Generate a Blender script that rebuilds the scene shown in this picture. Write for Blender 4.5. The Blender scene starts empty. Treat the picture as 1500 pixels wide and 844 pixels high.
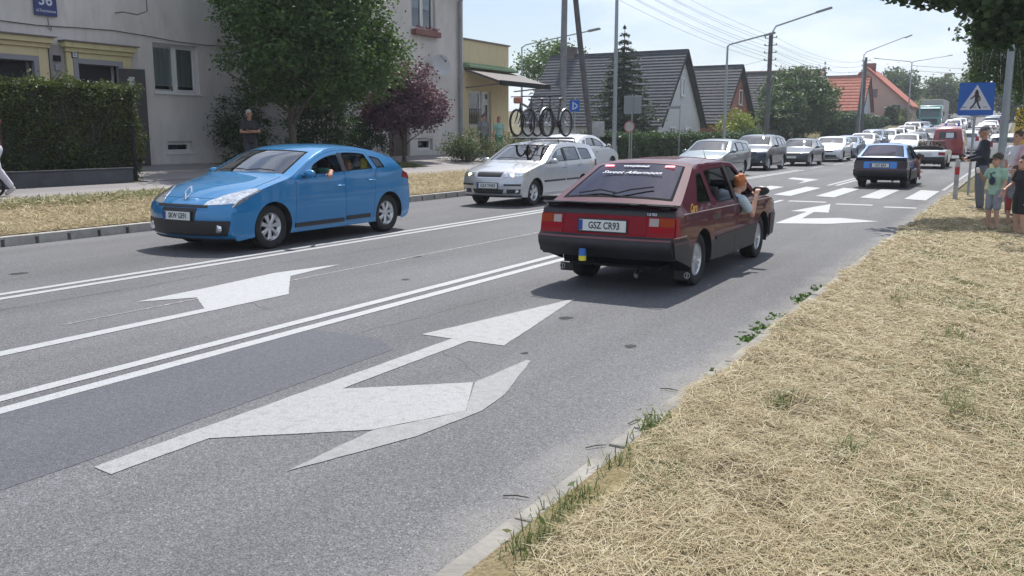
import bpy, bmesh, math, random
import numpy as np
from mathutils import Vector, Matrix
from mathutils.geometry import delaunay_2d_cdt
R=math.radians; PI=math.pi
random.seed(7); rng=np.random.default_rng(7)
sc=bpy.context.scene; COL=sc.collection
# ------------------------------------------------------------------ camera
cam_d=bpy.data.cameras.new('camera'); cam=bpy.data.objects.new('camera',cam_d); COL.objects.link(cam)
cam.location=(0,0,1.606); cam.rotation_euler=(R(90-9.86),0,R(29.81))
cam_d.sensor_width=36; cam_d.lens=31.08; cam_d.clip_end=6000; cam_d.clip_start=.05
sc.camera=cam
# ------------------------------------------------------------------ sky, sun, exposure
SUN_EL=57; SUN_DIR=Vector((-.27,.963,0)).normalized()          # horizontal direction towards the sun
w=bpy.data.worlds.new('World'); sc.world=w; w.use_nodes=True
nt=w.node_tree; nt.nodes.clear()
out=nt.nodes.new('ShaderNodeOutputWorld'); bg=nt.nodes.new('ShaderNodeBackground'); nt.links.new(bg.outputs[0],out.inputs[0])
sky=nt.nodes.new('ShaderNodeTexSky'); sky.sky_type='NISHITA'; sky.sun_disc=False
sky.sun_elevation=R(SUN_EL); sky.sun_rotation=math.atan2(SUN_DIR.x,SUN_DIR.y)
sky.air_density=1.0; sky.dust_density=1.6; sky.ozone_density=3.5
tc=nt.nodes.new('ShaderNodeTexCoord'); mp=nt.nodes.new('ShaderNodeMapping'); mp.inputs['Scale'].default_value=(1,1,3.2)
nt.links.new(tc.outputs['Generated'],mp.inputs[0])
nz=nt.nodes.new('ShaderNodeTexNoise'); nz.inputs['Scale'].default_value=4.2; nz.inputs['Detail'].default_value=7; nz.inputs['Roughness'].default_value=.55
nt.links.new(mp.outputs[0],nz.inputs[0])
rp=nt.nodes.new('ShaderNodeValToRGB'); rp.color_ramp.elements[0].position=.38; rp.color_ramp.elements[0].color=(.12,.12,.12,1)
rp.color_ramp.elements[1].position=.62; rp.color_ramp.elements[1].color=(.97,.97,.97,1); nt.links.new(nz.outputs[0],rp.inputs[0])
mx=nt.nodes.new('ShaderNodeMix'); mx.data_type='RGBA'; nt.links.new(rp.outputs[0],mx.inputs[0]); nt.links.new(sky.outputs[0],mx.inputs[6])
mx.inputs[7].default_value=(7.7,8.4,9.7,1)                     # thin high cloud veil
nt.links.new(mx.outputs[2],bg.inputs[0]); bg.inputs[1].default_value=.098
sl=bpy.data.lights.new('sun','SUN'); so=bpy.data.objects.new('sun',sl); COL.objects.link(so)
sl.energy=4.3; sl.angle=R(.6); sl.color=(1,.965,.91)
sd=Vector((SUN_DIR.x*math.cos(R(SUN_EL)),SUN_DIR.y*math.cos(R(SUN_EL)),math.sin(R(SUN_EL))))
so.rotation_euler=sd.to_track_quat('Z','Y').to_euler()
so.location=(0,0,60)
vs=sc.view_settings; vs.view_transform='Standard'; vs.look='None'; vs.gamma=1; vs.use_curve_mapping=False; vs.exposure=.38
sc.render.resolution_x=1024; sc.render.resolution_y=576
# ------------------------------------------------------------------ materials
_m={}
def mat(name,col=(.5,.5,.5),rough=.6,metal=0,coat=0,var=0,scale=8,spec=.5,bump=0,bscale=60,emit=0,island=0,trans=0,stretch=(1,1,1)):
    if name in _m: return _m[name]
    m=bpy.data.materials.new(name); _m[name]=m; m.use_nodes=True; nt=m.node_tree; b=nt.nodes['Principled BSDF']
    b.inputs['Base Color'].default_value=(*col,1); b.inputs['Roughness'].default_value=rough; b.inputs['Metallic'].default_value=metal
    b.inputs['Coat Weight'].default_value=coat; b.inputs['Coat Roughness'].default_value=.03; b.inputs['Specular IOR Level'].default_value=spec
    if emit: b.inputs['Emission Color'].default_value=(*col,1); b.inputs['Emission Strength'].default_value=emit
    L=nt.links.new; N=nt.nodes.new
    if var or bump:
        tc=N('ShaderNodeTexCoord'); mp=N('ShaderNodeMapping'); mp.inputs['Scale'].default_value=stretch; L(tc.outputs['Object'],mp.inputs[0])
    src=None
    if var:
        n=N('ShaderNodeTexNoise'); n.inputs['Scale'].default_value=scale; n.inputs['Detail'].default_value=6; n.inputs['Roughness'].default_value=.6; L(mp.outputs[0],n.inputs[0])
        r=N('ShaderNodeMapRange'); r.inputs[1].default_value=.3; r.inputs[2].default_value=.7; r.inputs[3].default_value=1-var; r.inputs[4].default_value=1+var; L(n.outputs[0],r.inputs[0]); src=r.outputs[0]
    if island:
        g=N('ShaderNodeNewGeometry'); r2=N('ShaderNodeMapRange'); r2.inputs[3].default_value=1-island; r2.inputs[4].default_value=1+island; L(g.outputs['Random Per Island'],r2.inputs[0])
        if src:
            mm=N('ShaderNodeMath'); mm.operation='MULTIPLY'; L(src,mm.inputs[0]); L(r2.outputs[0],mm.inputs[1]); src=mm.outputs[0]
        else: src=r2.outputs[0]
    if src:
        v=N('ShaderNodeVectorMath'); v.operation='SCALE'; v.inputs[0].default_value=col; L(src,v.inputs['Scale']); L(v.outputs[0],b.inputs['Base Color'])
        if trans: colout=v.outputs[0]
    if bump:
        n2=N('ShaderNodeTexNoise'); n2.inputs['Scale'].default_value=bscale; n2.inputs['Detail'].default_value=4; L(mp.outputs[0],n2.inputs[0])
        bp=N('ShaderNodeBump'); bp.inputs['Strength'].default_value=bump; bp.inputs['Distance'].default_value=.02; L(n2.outputs[0],bp.inputs['Height']); L(bp.outputs[0],b.inputs['Normal'])
    if trans:
        t=N('ShaderNodeBsdfTranslucent'); ms=N('ShaderNodeMixShader'); ms.inputs[0].default_value=trans
        t.inputs[0].default_value=(col[0]*1.3,col[1]*1.4,col[2]*.7,1)
        L(b.outputs[0],ms.inputs[1]); L(t.outputs[0],ms.inputs[2]); L(ms.outputs[0],nt.nodes['Material Output'].inputs[0])
    return m
def paint(name,col,metal=.0,rough=.35):
    return mat(name,col,rough,metal,coat=1.0,var=.05,scale=3)
def glassm(name,tint=(.55,.6,.6),dark=1.0,gc=(.95,.97,1,1)):
    if name in _m: return _m[name]
    m=bpy.data.materials.new(name); _m[name]=m; m.use_nodes=True; nt=m.node_tree; nt.nodes.clear(); N=nt.nodes.new; L=nt.links.new
    o=N('ShaderNodeOutputMaterial'); t=N('ShaderNodeBsdfTransparent'); t.inputs[0].default_value=(*tint,1)
    g=N('ShaderNodeBsdfGlossy'); g.inputs['Roughness'].default_value=.03; g.inputs[0].default_value=gc
    f=N('ShaderNodeFresnel'); f.inputs[0].default_value=1.52; a=N('ShaderNodeMath'); a.operation='MULTIPLY_ADD'; a.inputs[1].default_value=1.35; a.inputs[2].default_value=.05*dark; a.use_clamp=True
    L(f.outputs[0],a.inputs[0]); x=N('ShaderNodeMixShader'); L(a.outputs[0],x.inputs[0]); L(t.outputs[0],x.inputs[1]); L(g.outputs[0],x.inputs[2]); L(x.outputs[0],o.inputs[0])
    return m
BLACK=mat('black_plastic',(.018,.018,.02),.45,var=.15,scale=6); RUB=mat('rubber',(.012,.012,.013),.75,var=.2,scale=20)
CHROME=mat('chrome',(.75,.75,.76),.18,1); ALLOY=mat('alloy',(.55,.56,.58),.35,.85); DARK=mat('dark_cavity',(.01,.01,.011),.9)
GLASS=glassm('window_glass',(.62,.68,.68)); DGLASS=glassm('dark_window_glass',(.16,.17,.19),1.6); WHITE=mat('white_plastic',(.75,.75,.74),.4)
TGLASS=glassm('tinted_rear_glass',(.10,.10,.12),1.0,(.55,.55,.68,1))
LAMPG=glassm('lamp_cover',(.92,.94,.95)); REDL=mat('red_lamp',(.26,.006,.012),.45,spec=.2,coat=.1); AMBER=mat('amber_lamp',(.75,.17,.02),.22,coat=1); REFL=mat('reflector',(.8,.82,.84),.22,.9,var=.35,scale=35)
SEAL=mat('window_rubber',(.012,.012,.014),.85,spec=.06)
FABRIC=mat('seat_fabric',(.03,.03,.035),.9,var=.2,scale=30)
# ------------------------------------------------------------------ object helpers
def link(o,parent=None,**kw):
    COL.objects.link(o)
    if parent is not None: o.parent=parent
    for k,v in kw.items():
        if v: o[k]=v
    return o
def thing(name,loc,rz=0,label=None,category=None,group=None):
    o=bpy.data.objects.new(name,None); o.empty_display_size=.2; link(o,None,label=label,category=category,group=group)
    o.location=loc; o.rotation_euler=(0,0,rz); return o
class MB:
    def __init__(s): s.v=[]; s.f=[]; s.m=[]
    def add(s,vs,fs,mi=0):
        n=len(s.v); s.v.extend([tuple(p) for p in vs]); s.f.extend([tuple(i+n for i in f) for f in fs]); s.m.extend([mi]*len(fs)); return s
    def box(s,c,size,rz=0,mi=0,rot=None):
        hx,hy,hz=size[0]/2,size[1]/2,size[2]/2
        M=(rot if rot is not None else Matrix.Rotation(rz,3,'Z')); c=Vector(c)
        vs=[c+M@Vector((x*hx,y*hy,z*hz)) for z in(-1,1) for y in(-1,1) for x in(-1,1)]
        return s.add(vs,[(0,2,3,1),(4,5,7,6),(0,1,5,4),(2,6,7,3),(0,4,6,2),(1,3,7,5)],mi)
    def box2(s,a,b,mi=0):
        return s.box([(a[i]+b[i])/2 for i in range(3)],[abs(b[i]-a[i]) for i in range(3)],mi=mi)
    def tube(s,pts,r,n=8,mi=0,cap=True,flat=1.0):
        pts=[Vector(p) for p in pts]; k=len(pts); rs=r if hasattr(r,'__len__') else [r]*k
        up=Vector((0,0,1)); base=len(s.v); vs=[]
        prev=None
        for i,p in enumerate(pts):
            d=(pts[min(i+1,k-1)]-pts[max(i-1,0)]).normalized()
            if prev is None:
                a=d.cross(up) if abs(d.z)<.95 else d.cross(Vector((1,0,0)))
            else: a=prev-d*prev.dot(d)
            a.normalize(); prev=a; b=d.cross(a)
            for j in range(n):
                t=2*PI*j/n; vs.append(p+(a*math.cos(t)+b*math.sin(t)*flat)*rs[i])
        fs=[(i*n+j,i*n+(j+1)%n,(i+1)*n+(j+1)%n,(i+1)*n+j) for i in range(k-1) for j in range(n)]
        if cap: fs.append(tuple(range(n-1,-1,-1))); fs.append(tuple((k-1)*n+j for j in range(n)))
        return s.add(vs,fs,mi)
    def lathe(s,prof,n=24,c=(0,0,0),axis='Z',mi=0,cap=False):
        vs=[];c=Vector(c)
        for r,h in prof:
            for j in range(n):
                t=2*PI*j/n; a,b=r*math.cos(t),r*math.sin(t)
                vs.append(c+(Vector((a,b,h)) if axis=='Z' else Vector((a,h,b)) if axis=='Y' else Vector((h,a,b))))
        k=len(prof); fs=[(i*n+j,i*n+(j+1)%n,(i+1)*n+(j+1)%n,(i+1)*n+j) for i in range(k-1) for j in range(n)]
        if cap: fs.append(tuple(range(n))); fs.append(tuple((k-1)*n+j for j in range(n)))
        return s.add(vs,fs,mi)
    def ell(s,c,r,n=12,mi=0,rot=None):
        c=Vector(c); vs=[];m=max(6,n//2+2)
        for i in range(m+1):
            ph=PI*i/m
            for j in range(n):
                t=2*PI*j/n; q=Vector((r[0]*math.sin(ph)*math.cos(t),r[1]*math.sin(ph)*math.sin(t),r[2]*math.cos(ph)))
                vs.append(c+(rot@q if rot is not None else q))
        fs=[(i*n+j,(i+1)*n+j,(i+1)*n+(j+1)%n,i*n+(j+1)%n) for i in range(m) for j in range(n)]
        return s.add(vs,fs,mi)
    def prism(s,poly,a,b,plane='XZ',mi=0):   # polygon extruded between a and b along the third axis
        n=len(poly)
        def P(q,h): return {'XZ':(q[0],h,q[1]),'YZ':(h,q[0],q[1]),'XY':(q[0],q[1],h)}[plane]
        return s.add([P(q,a) for q in poly]+[P(q,b) for q in poly],[tuple(range(n)),tuple(range(2*n-1,n-1,-1))]+[(i,(i+1)%n,n+(i+1)%n,n+i) for i in range(n)],mi)
    def build(s,name,mats,parent=None,smooth=None,bevel=0,loc=None,rz=0,weld=0,**kw):
        me=bpy.data.meshes.new(name); me.from_pydata(s.v,[],s.f)
        mats=mats if isinstance(mats,(list,tuple)) else [mats]
        for m in mats: me.materials.append(m)
        if len(mats)>1: me.polygons.foreach_set('material_index',s.m)
        if weld or True:
            bm=bmesh.new(); bm.from_mesh(me)
            if weld: bmesh.ops.remove_doubles(bm,verts=bm.verts,dist=weld)
            bmesh.ops.recalc_face_normals(bm,faces=bm.faces) if not kw.pop('keepn',False) else None
            bm.to_mesh(me); bm.free()
        if smooth is not None:
            me.polygons.foreach_set('use_smooth',[True]*len(me.polygons)); me.set_sharp_from_angle(angle=R(smooth))
        me.update(); o=bpy.data.objects.new(name,me); link(o,parent,**kw)
        if loc is not None: o.location=loc
        if rz: o.rotation_euler=(0,0,rz)
        if bevel:
            b=o.modifiers.new('bevel','BEVEL'); b.width=bevel; b.segments=2; b.limit_method='ANGLE'; b.angle_limit=R(40)
        return o
def npmesh(name,V,F,mats,parent=None,mi=None,**kw):     # fast mesh from numpy: F has 3 or 4 columns
    V=np.asarray(V,dtype=np.float32); F=np.asarray(F,dtype=np.int32); k=F.shape[1]
    me=bpy.data.meshes.new(name); me.vertices.add(len(V)); me.vertices.foreach_set('co',V.ravel())
    me.loops.add(F.size); me.loops.foreach_set('vertex_index',F.ravel()); me.polygons.add(len(F))
    me.polygons.foreach_set('loop_start',np.arange(0,F.size,k,dtype=np.int32))
    me.polygons.foreach_set('loop_total',np.full(len(F),k,dtype=np.int32))
    for m in (mats if isinstance(mats,(list,tuple)) else [mats]): me.materials.append(m)
    if mi is not None: me.polygons.foreach_set('material_index',np.asarray(mi,dtype=np.int32))
    me.update(calc_edges=True); me.validate()
    o=bpy.data.objects.new(name,me); link(o,parent,**kw); return o
_font={}
def text(s,size,name,m,parent,loc,rot,align='CENTER',ext=.0006,shear=0,sx=1.0,bold=0,**kw):
    cu=bpy.data.curves.new(name,'FONT'); cu.body=s; cu.size=size; cu.align_x=align; cu.align_y='CENTER'; cu.extrude=ext; cu.shear=shear; cu.offset=bold
    cu.resolution_u=3
    o=bpy.data.objects.new(name+'_tmp',cu); COL.objects.link(o)
    dg=bpy.context.evaluated_depsgraph_get(); me=bpy.data.meshes.new_from_object(o.evaluated_get(dg)); bpy.data.objects.remove(o); bpy.data.curves.remove(cu)
    me.name=name; me.materials.clear(); me.materials.append(m)
    if sx!=1: me.transform(Matrix.Diagonal((sx,1,1,1)))
    q=bpy.data.objects.new(name,me); link(q,parent,**kw); q.location=loc; q.rotation_euler=rot; return q
def copy_tree(o,parent=None,recol=None,**kw):
    c=o.copy(); COL.objects.link(c)
    if parent is not None: c.parent=parent
    if recol and c.type=='MESH':
        for i,sl in enumerate(c.material_slots):
            mm=sl.material
            if mm and mm.name in recol: sl.link='OBJECT'; sl.material=recol[mm.name]
    for ch in list(o.children): copy_tree(ch,c,recol)
    for k,v in kw.items(): c[k]=v
    return c
# ------------------------------------------------------------------ terrain and road
def road_z(v):
    v=np.asarray(v,float); a=np.clip((v-50)/70,0,1)
    return np.where(v<=120,2.1*a**1.6,2.1+.048*(np.minimum(v,230)-120))
PROF=[(-400,1.2),(-60,.9),(-30,.85),(-20.2,.80),(-18.4,.70),(-16.5,.58),(-14.9,.47),(-14.2,.40),(-13.3,.20),(-12.86,.145),(-12.72,.14)]
PU=[p[0] for p in PROF]; PZ=[p[1] for p in PROF]
RU=[-1.72,-1.5,-1.0,0,3,8,30,400]; RZ=[.035,.05,.05,.04,.05,.12,.3,1.0]
def ground_z(u,v):
    u=np.asarray(u,float); v=np.asarray(v,float)
    z=np.where(u<-12.80,np.interp(u,PU,PZ),np.where(u>-1.73,np.interp(u,RU,RZ),-.06))
    return z+road_z(v)
def gz(u,v): return float(ground_z(u,v))
def sheet(name,us,vs,zf,m,kind='structure',**kw):
    U,V=np.meshgrid(us,vs); Z=zf(U,V); n=len(us)
    VV=np.stack([U,V,Z],-1).reshape(-1,3)
    i=np.arange(len(vs)-1)[:,None]*n+np.arange(n-1)[None,:]
    F=np.stack([i,i+1,i+1+n,i+n],-1).reshape(-1,4)
    o=npmesh(name,VV,F,m,None,kind=kind,**kw); o.data.polygons.foreach_set('use_smooth',[True]*len(F)); return o
def nodes(m):
    m.use_nodes=True; nt=m.node_tree; return nt,nt.nodes.new,nt.links.new,nt.nodes['Principled BSDF']
def asphalt(name,base,spk,patchy=.1,scale=1.0,speck=150,seed=0,tracks=True):
    m=bpy.data.materials.new(name); nt,N,L,b=nodes(m); b.inputs['Roughness'].default_value=.8; b.inputs['Specular IOR Level'].default_value=.35
    tc=N('ShaderNodeTexCoord'); mp=N('ShaderNodeMapping'); mp.inputs['Location'].default_value=(seed,seed*2,0); L(tc.outputs['Object'],mp.inputs[0])
    v=N('ShaderNodeTexVoronoi'); v.inputs['Scale'].default_value=speck; L(mp.outputs[0],v.inputs['Vector'])
    hs=N('ShaderNodeSeparateColor'); L(v.outputs['Color'],hs.inputs[0])
    mr=N('ShaderNodeMapRange'); mr.inputs[1].default_value=0; mr.inputs[2].default_value=1; mr.inputs[3].default_value=1-spk; mr.inputs[4].default_value=1+spk; L(hs.outputs[0],mr.inputs[0])
    # a few very light and very dark stones
    gt=N('ShaderNodeMath'); gt.operation='GREATER_THAN'; gt.inputs[1].default_value=.93; L(hs.outputs[1],gt.inputs[0])
    ad=N('ShaderNodeMath'); ad.operation='MULTIPLY_ADD'; ad.inputs[1].default_value=spk*1.6; L(gt.outputs[0],ad.inputs[0]); L(mr.outputs[0],ad.inputs[2])
    n=N('ShaderNodeTexNoise'); n.inputs['Scale'].default_value=.55*scale; n.inputs['Detail'].default_value=8; n.inputs['Roughness'].default_value=.62
    mp2=N('ShaderNodeMapping'); mp2.inputs['Scale'].default_value=(1,.28,1); L(tc.outputs['Object'],mp2.inputs[0]); L(mp2.outputs[0],n.inputs[0])
    r=N('ShaderNodeMapRange'); r.inputs[1].default_value=.3; r.inputs[2].default_value=.7; r.inputs[3].default_value=1-patchy; r.inputs[4].default_value=1+patchy; L(n.outputs[0],r.inputs[0])
    n3=N('ShaderNodeTexNoise'); n3.inputs['Scale'].default_value=28; n3.inputs['Detail'].default_value=3; L(tc.outputs['Object'],n3.inputs[0])
    r3=N('ShaderNodeMapRange'); r3.inputs[1].default_value=.3; r3.inputs[2].default_value=.7; r3.inputs[3].default_value=.88; r3.inputs[4].default_value=1.12; L(n3.outputs[0],r3.inputs[0])
    n5=N('ShaderNodeTexNoise'); n5.inputs['Scale'].default_value=1.0; n5.inputs['Detail'].default_value=3; mp5=N('ShaderNodeMapping'); mp5.inputs['Scale'].default_value=(1.3,.035,1); L(tc.outputs['Object'],mp5.inputs[0]); L(mp5.outputs[0],n5.inputs[0])
    r5=N('ShaderNodeMapRange'); r5.inputs[1].default_value=.35; r5.inputs[2].default_value=.65; r5.inputs[3].default_value=.90; r5.inputs[4].default_value=1.10; L(n5.outputs[0],r5.inputs[0]); m0=N('ShaderNodeMath'); m0.operation='MULTIPLY'; L(r.outputs[0],m0.inputs[0]); L(r5.outputs[0],m0.inputs[1])
    m1=N('ShaderNodeMath'); m1.operation='MULTIPLY'; L(ad.outputs[0],m1.inputs[0]); L(m0.outputs[0],m1.inputs[1])
    m2=N('ShaderNodeMath'); m2.operation='MULTIPLY'; L(m1.outputs[0],m2.inputs[0]); L(r3.outputs[0],m2.inputs[1])
    sv=N('ShaderNodeVectorMath'); sv.operation='SCALE'; sv.inputs[0].default_value=base; L(m2.outputs[0],sv.inputs['Scale'])
    cur=sv.outputs[0]
    if tracks:   # pale dust gathered along the right kerb (edge of the carriageway)
        sp=N('ShaderNodeSeparateXYZ'); L(tc.outputs['Object'],sp.inputs[0])
        nn=N('ShaderNodeTexNoise'); nn.inputs['Scale'].default_value=2.2; nn.inputs['Detail'].default_value=6; L(tc.outputs['Object'],nn.inputs[0])
        q=N('ShaderNodeMath'); q.operation='MULTIPLY_ADD'; q.inputs[1].default_value=.5; L(nn.outputs[0],q.inputs[0]); L(sp.outputs[0],q.inputs[2])
        mr2=N('ShaderNodeMapRange'); mr2.inputs[1].default_value=-1.75; mr2.inputs[2].default_value=-1.35; mr2.inputs[3].default_value=0; mr2.inputs[4].default_value=.9; L(q.outputs[0],mr2.inputs[0])
        mx=N('ShaderNodeMix'); mx.data_type='RGBA'; mx.inputs[7].default_value=(.25,.24,.22,1); L(mr2.outputs[0],mx.inputs[0]); L(cur,mx.inputs[6]); cur=mx.outputs[2]
    L(cur,b.inputs['Base Color'])
    bp=N('ShaderNodeBump'); bp.inputs['Strength'].default_value=.55; bp.inputs['Distance'].default_value=.006; L(v.outputs['Distance'],bp.inputs['Height']); L(bp.outputs[0],b.inputs['Normal'])
    return m
M_ASPH=asphalt('asphalt',(.112,.112,.119),.42,.22)
M_PATCH=asphalt('asphalt_patch',(.092,.096,.110),.28,.07,speck=170,seed=3,tracks=False)
M_PAVE=asphalt('pavement',(.25,.235,.235),.12,.12,speck=200,seed=8,tracks=False)
# dry soil / cut straw
def m_soil(name,c1,c2,c3,sc=1.0):
    m=bpy.data.materials.new(name); nt,N,L,b=nodes(m); b.inputs['Roughness'].default_value=.95; b.inputs['Specular IOR Level'].default_value=.1
    tc=N('ShaderNodeTexCoord'); n=N('ShaderNodeTexNoise'); n.inputs['Scale'].default_value=42*sc; n.inputs['Detail'].default_value=8; n.inputs['Roughness'].default_value=.75; L(tc.outputs['Object'],n.inputs[0])
    cr=N('ShaderNodeValToRGB'); e=cr.color_ramp.elements; e[0].position=.35; e[0].color=(*c1,1); e[1].position=.62; e[1].color=(*c2,1); L(n.outputs[0],cr.inputs[0])
    n2=N('ShaderNodeTexNoise'); n2.inputs['Scale'].default_value=1.1*sc; n2.inputs['Detail'].default_value=7; n2.inputs['Roughness'].default_value=.65; L(tc.outputs['Object'],n2.inputs[0])
    r=N('ShaderNodeMapRange'); r.inputs[1].default_value=.48; r.inputs[2].default_value=.66; L(n2.outputs[0],r.inputs[0])
    mx=N('ShaderNodeMix'); mx.data_type='RGBA'; L(r.outputs[0],mx.inputs[0]); L(cr.outputs[0],mx.inputs[6]); mx.inputs[7].default_value=(*c3,1); L(mx.outputs[2],b.inputs['Base Color'])
    bp=N('ShaderNodeBump'); bp.inputs['Strength'].default_value=.8; bp.inputs['Distance'].default_value=.03; L(n.outputs[0],bp.inputs['Height']); L(bp.outputs[0],b.inputs['Normal'])
    return m
M_SOIL=m_soil('dry_ground',(.16,.12,.07),(.42,.35,.22),(.24,.20,.10))
M_YARD=m_soil('yard_ground',(.10,.085,.05),(.20,.17,.10),(.08,.10,.03),.6)
vs_=np.unique(np.concatenate([np.arange(-30,60,1.5),np.arange(60,240,3),np.array([240,300,400,600,1000,2500])]))
lo=0.0
us_g=np.array([-2500,-400,-100,-60,-30,-24,-20.2,-18.4,-17.5,-16.5,-15.7,-14.9,-14.55,-14.2,-13.7,-13.3,-12.86,-12.81,-12.79,-10,-5,-1.74,-1.73,-1.5,-1.0,0,1.5,3,8,30,100,400,2500])
sheet('ground',us_g,vs_,lambda U,V:ground_z(U,V)-.012,M_YARD)
sheet('road',np.array([-12.71,-11,-9,-7,-5,-3.5,-2.5,-1.72]),vs_,lambda U,V:road_z(V)+0*U,M_ASPH)
sheet('pavement',np.array([-16.55,-15.7,-14.9]),vs_,lambda U,V:ground_z(U,V)+.004,M_PAVE)
sheet('yard_path',np.array([-20.15,-18.4,-16.6]),np.linspace(12.9,17.6,8),lambda U,V:ground_z(U,V)+.008,M_PAVE)
sheet('shop_path',np.array([-20.15,-18.4,-16.55]),np.linspace(23.6,36,8),lambda U,V:ground_z(U,V)+.008,M_PAVE)
sheet('verge',np.array([-1.62,-1.5,-1.0,-.5,0,.75,1.5,3,8,30]),np.linspace(-3,27,41),lambda U,V:ground_z(U,V)+.006,M_SOIL)
sheet('verge',np.array([-14.9,-14.55,-14.2,-13.7,-13.3,-12.86]),np.linspace(-3,60,81),lambda U,V:ground_z(U,V)+.006,M_SOIL)
sheet('pavement',np.array([.9,2,3.2]),np.linspace(27.0,120,40),lambda U,V:ground_z(U,V)+.012,M_PAVE)
sheet('crossing_landing',np.array([-1.60,-.5,3]),np.linspace(23.7,27,5),lambda U,V:ground_z(U,V)+.012,M_PAVE)
# kerbs
M_KERB=mat('kerb_concrete',(.34,.32,.29),.85,var=.22,scale=5,bump=.3,bscale=40)
M_KERBR=mat('kerb_worn_concrete',(.235,.222,.20),.9,var=.3,scale=4,bump=.5,bscale=30)
k=MB(); pitch=.52; v=-3.0; i=0
# left kerb: stones with drainage notches in the face
while v<62:
    zz=float(road_z(v)); g=.055
    # block: full stone apart from a low notch at its end
    k.box2((-12.86,v,zz-.1),(-12.71,v+pitch-g-.006,zz+.14))
    k.box2((-12.86,v+pitch-g-.004,zz-.1),(-12.775,v+pitch-.004,zz+.14)); k.box2((-12.774,v+pitch-g-.004,zz+.098),(-12.712,v+pitch-.004,zz+.139))
    v+=pitch
k.build('kerb',[M_KERB],None,bevel=.008,kind='structure')
k=MB(); v=62.
while v<230:
    z0,z1=float(road_z(v)),float(road_z(v+4)); k.add([(-12.86,v,z0-.1),(-12.71,v,z0-.1),(-12.71,v+4,z1-.1),(-12.86,v+4,z1-.1),(-12.86,v,z0+.14),(-12.71,v,z0+.14),(-12.71,v+4,z1+.14),(-12.86,v+4,z1+.14)],[(4,5,6,7),(1,2,6,5),(0,4,7,3)])
    v+=4
k.build('kerb',[M_KERB],None,kind='structure')
k=MB(); v=-3.
while v<120:
    ln=1.0 if v<60 else 4; z0=float(road_z(v+ln/2)); jx=random.uniform(-.008,.008); jz=random.uniform(-.008,.006)
    k.box((-1.66+jx,v+ln/2,z0-.03+jz),(.12,ln-.012,.14),rz=random.uniform(-.004,.004)); v+=ln
k.build('kerb',[M_KERBR],None,bevel=.012,kind='structure')
# ------------------------------------------------------------------ road paint
def m_mark(name,wear,lo=.46,col=(.37,.38,.39)):
    m=bpy.data.materials.new(name); nt,N,L,b=nodes(m); b.inputs['Roughness'].default_value=.6
    tc=N('ShaderNodeTexCoord'); n=N('ShaderNodeTexNoise'); n.inputs['Scale'].default_value=13; n.inputs['Detail'].default_value=12; n.inputs['Roughness'].default_value=.72; L(tc.outputs['Object'],n.inputs[0])
    r=N('ShaderNodeMapRange'); r.inputs[1].default_value=lo; r.inputs[2].default_value=lo+.10; r.inputs[3].default_value=wear; r.inputs[4].default_value=0; r.inputs[1].default_value=lo-.08; r.inputs[2].default_value=lo+.06; L(n.outputs[0],r.inputs[0])
    v=N('ShaderNodeTexVoronoi'); v.inputs['Scale'].default_value=150; L(tc.outputs['Object'],v.inputs['Vector']); hs=N('ShaderNodeSeparateColor'); L(v.outputs['Color'],hs.inputs[0])
    mr=N('ShaderNodeMapRange'); mr.inputs[3].default_value=.80; mr.inputs[4].default_value=1.12; L(hs.outputs[0],mr.inputs[0])
    sv=N('ShaderNodeVectorMath'); sv.operation='SCALE'; sv.inputs[0].default_value=col; L(mr.outputs[0],sv.inputs['Scale'])
    mx=N('ShaderNodeMix'); mx.data_type='RGBA'; L(r.outputs[0],mx.inputs[0]); L(sv.outputs[0],mx.inputs[6]); mx.inputs[7].default_value=(.17,.165,.165,1); L(mx.outputs[2],b.inputs['Base Color'])
    bp=N('ShaderNodeBump'); bp.inputs['Strength'].default_value=.35; bp.inputs['Distance'].default_value=.004; L(v.outputs['Distance'],bp.inputs['Height']); L(bp.outputs[0],b.inputs['Normal'])
    return m
MK=m_mark('road_paint',.35,.42); MKO=m_mark('road_paint_worn',.55,.44,(.29,.295,.30)); MKG=m_mark('road_paint_old_grey',.55,.5,(.24,.245,.25)); MKF=m_mark('road_paint_faded',.95,.58,(.5,.5,.5))
mk_n=[0]
def mark(polys,m,z=.004,name='road_marking'):
    b=MB()
    for p in polys:
        q=[]
        for a_,b_ in zip(p,list(p[1:])+[p[0]]):
            k_=max(1,min(40,int(math.dist(a_,b_)/.09))) if name in('road_marking','asphalt_patch') and max(a_[1],b_[1])<30 else 1
            for j_ in range(k_): jt=.0035 if j_ else 0; q.append((a_[0]+(b_[0]-a_[0])*j_/k_+random.uniform(-jt,jt),a_[1]+(b_[1]-a_[1])*j_/k_+random.uniform(-jt,jt)))
        p=q; n=len(p); b.add([(x,y,float(road_z(y))+z) for x,y in p],[tuple(range(n))])
    o=b.build(name,m,None,kind='structure'); return o
def strip(u,v0,v1,w,step=6.0):
    vs=list(np.arange(v0,v1,step))+[v1]
    return [[(u-w/2,a),(u+w/2,a),(u+w/2,b),(u-w/2,b)] for a,b in zip(vs[:-1],vs[1:]) if b-a>.01]
A=-5.22; B=-8.79
mark([[(-5.11,-3),(-3.93,-3),(-3.93,2.6),(-4.0,4.59),(-4.02,5.2),(-4.35,5.45),(-5.11,5.42)]],M_PATCH,.002,'asphalt_patch')
for s in(-.12,.12):
    mark(strip(A+s,-3,22.4,.12),MK); mark(strip(A+s,29.6,60,.12),MK); mark(strip(B+s,-3,42,.12),MK)
mark([q for v in np.arange(60,150,6) for q in strip(A,v,v+3,.12)],MK); mark([q for v in np.arange(44,150,6) for q in strip(B,v,v+3,.12)],MKO)
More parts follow.
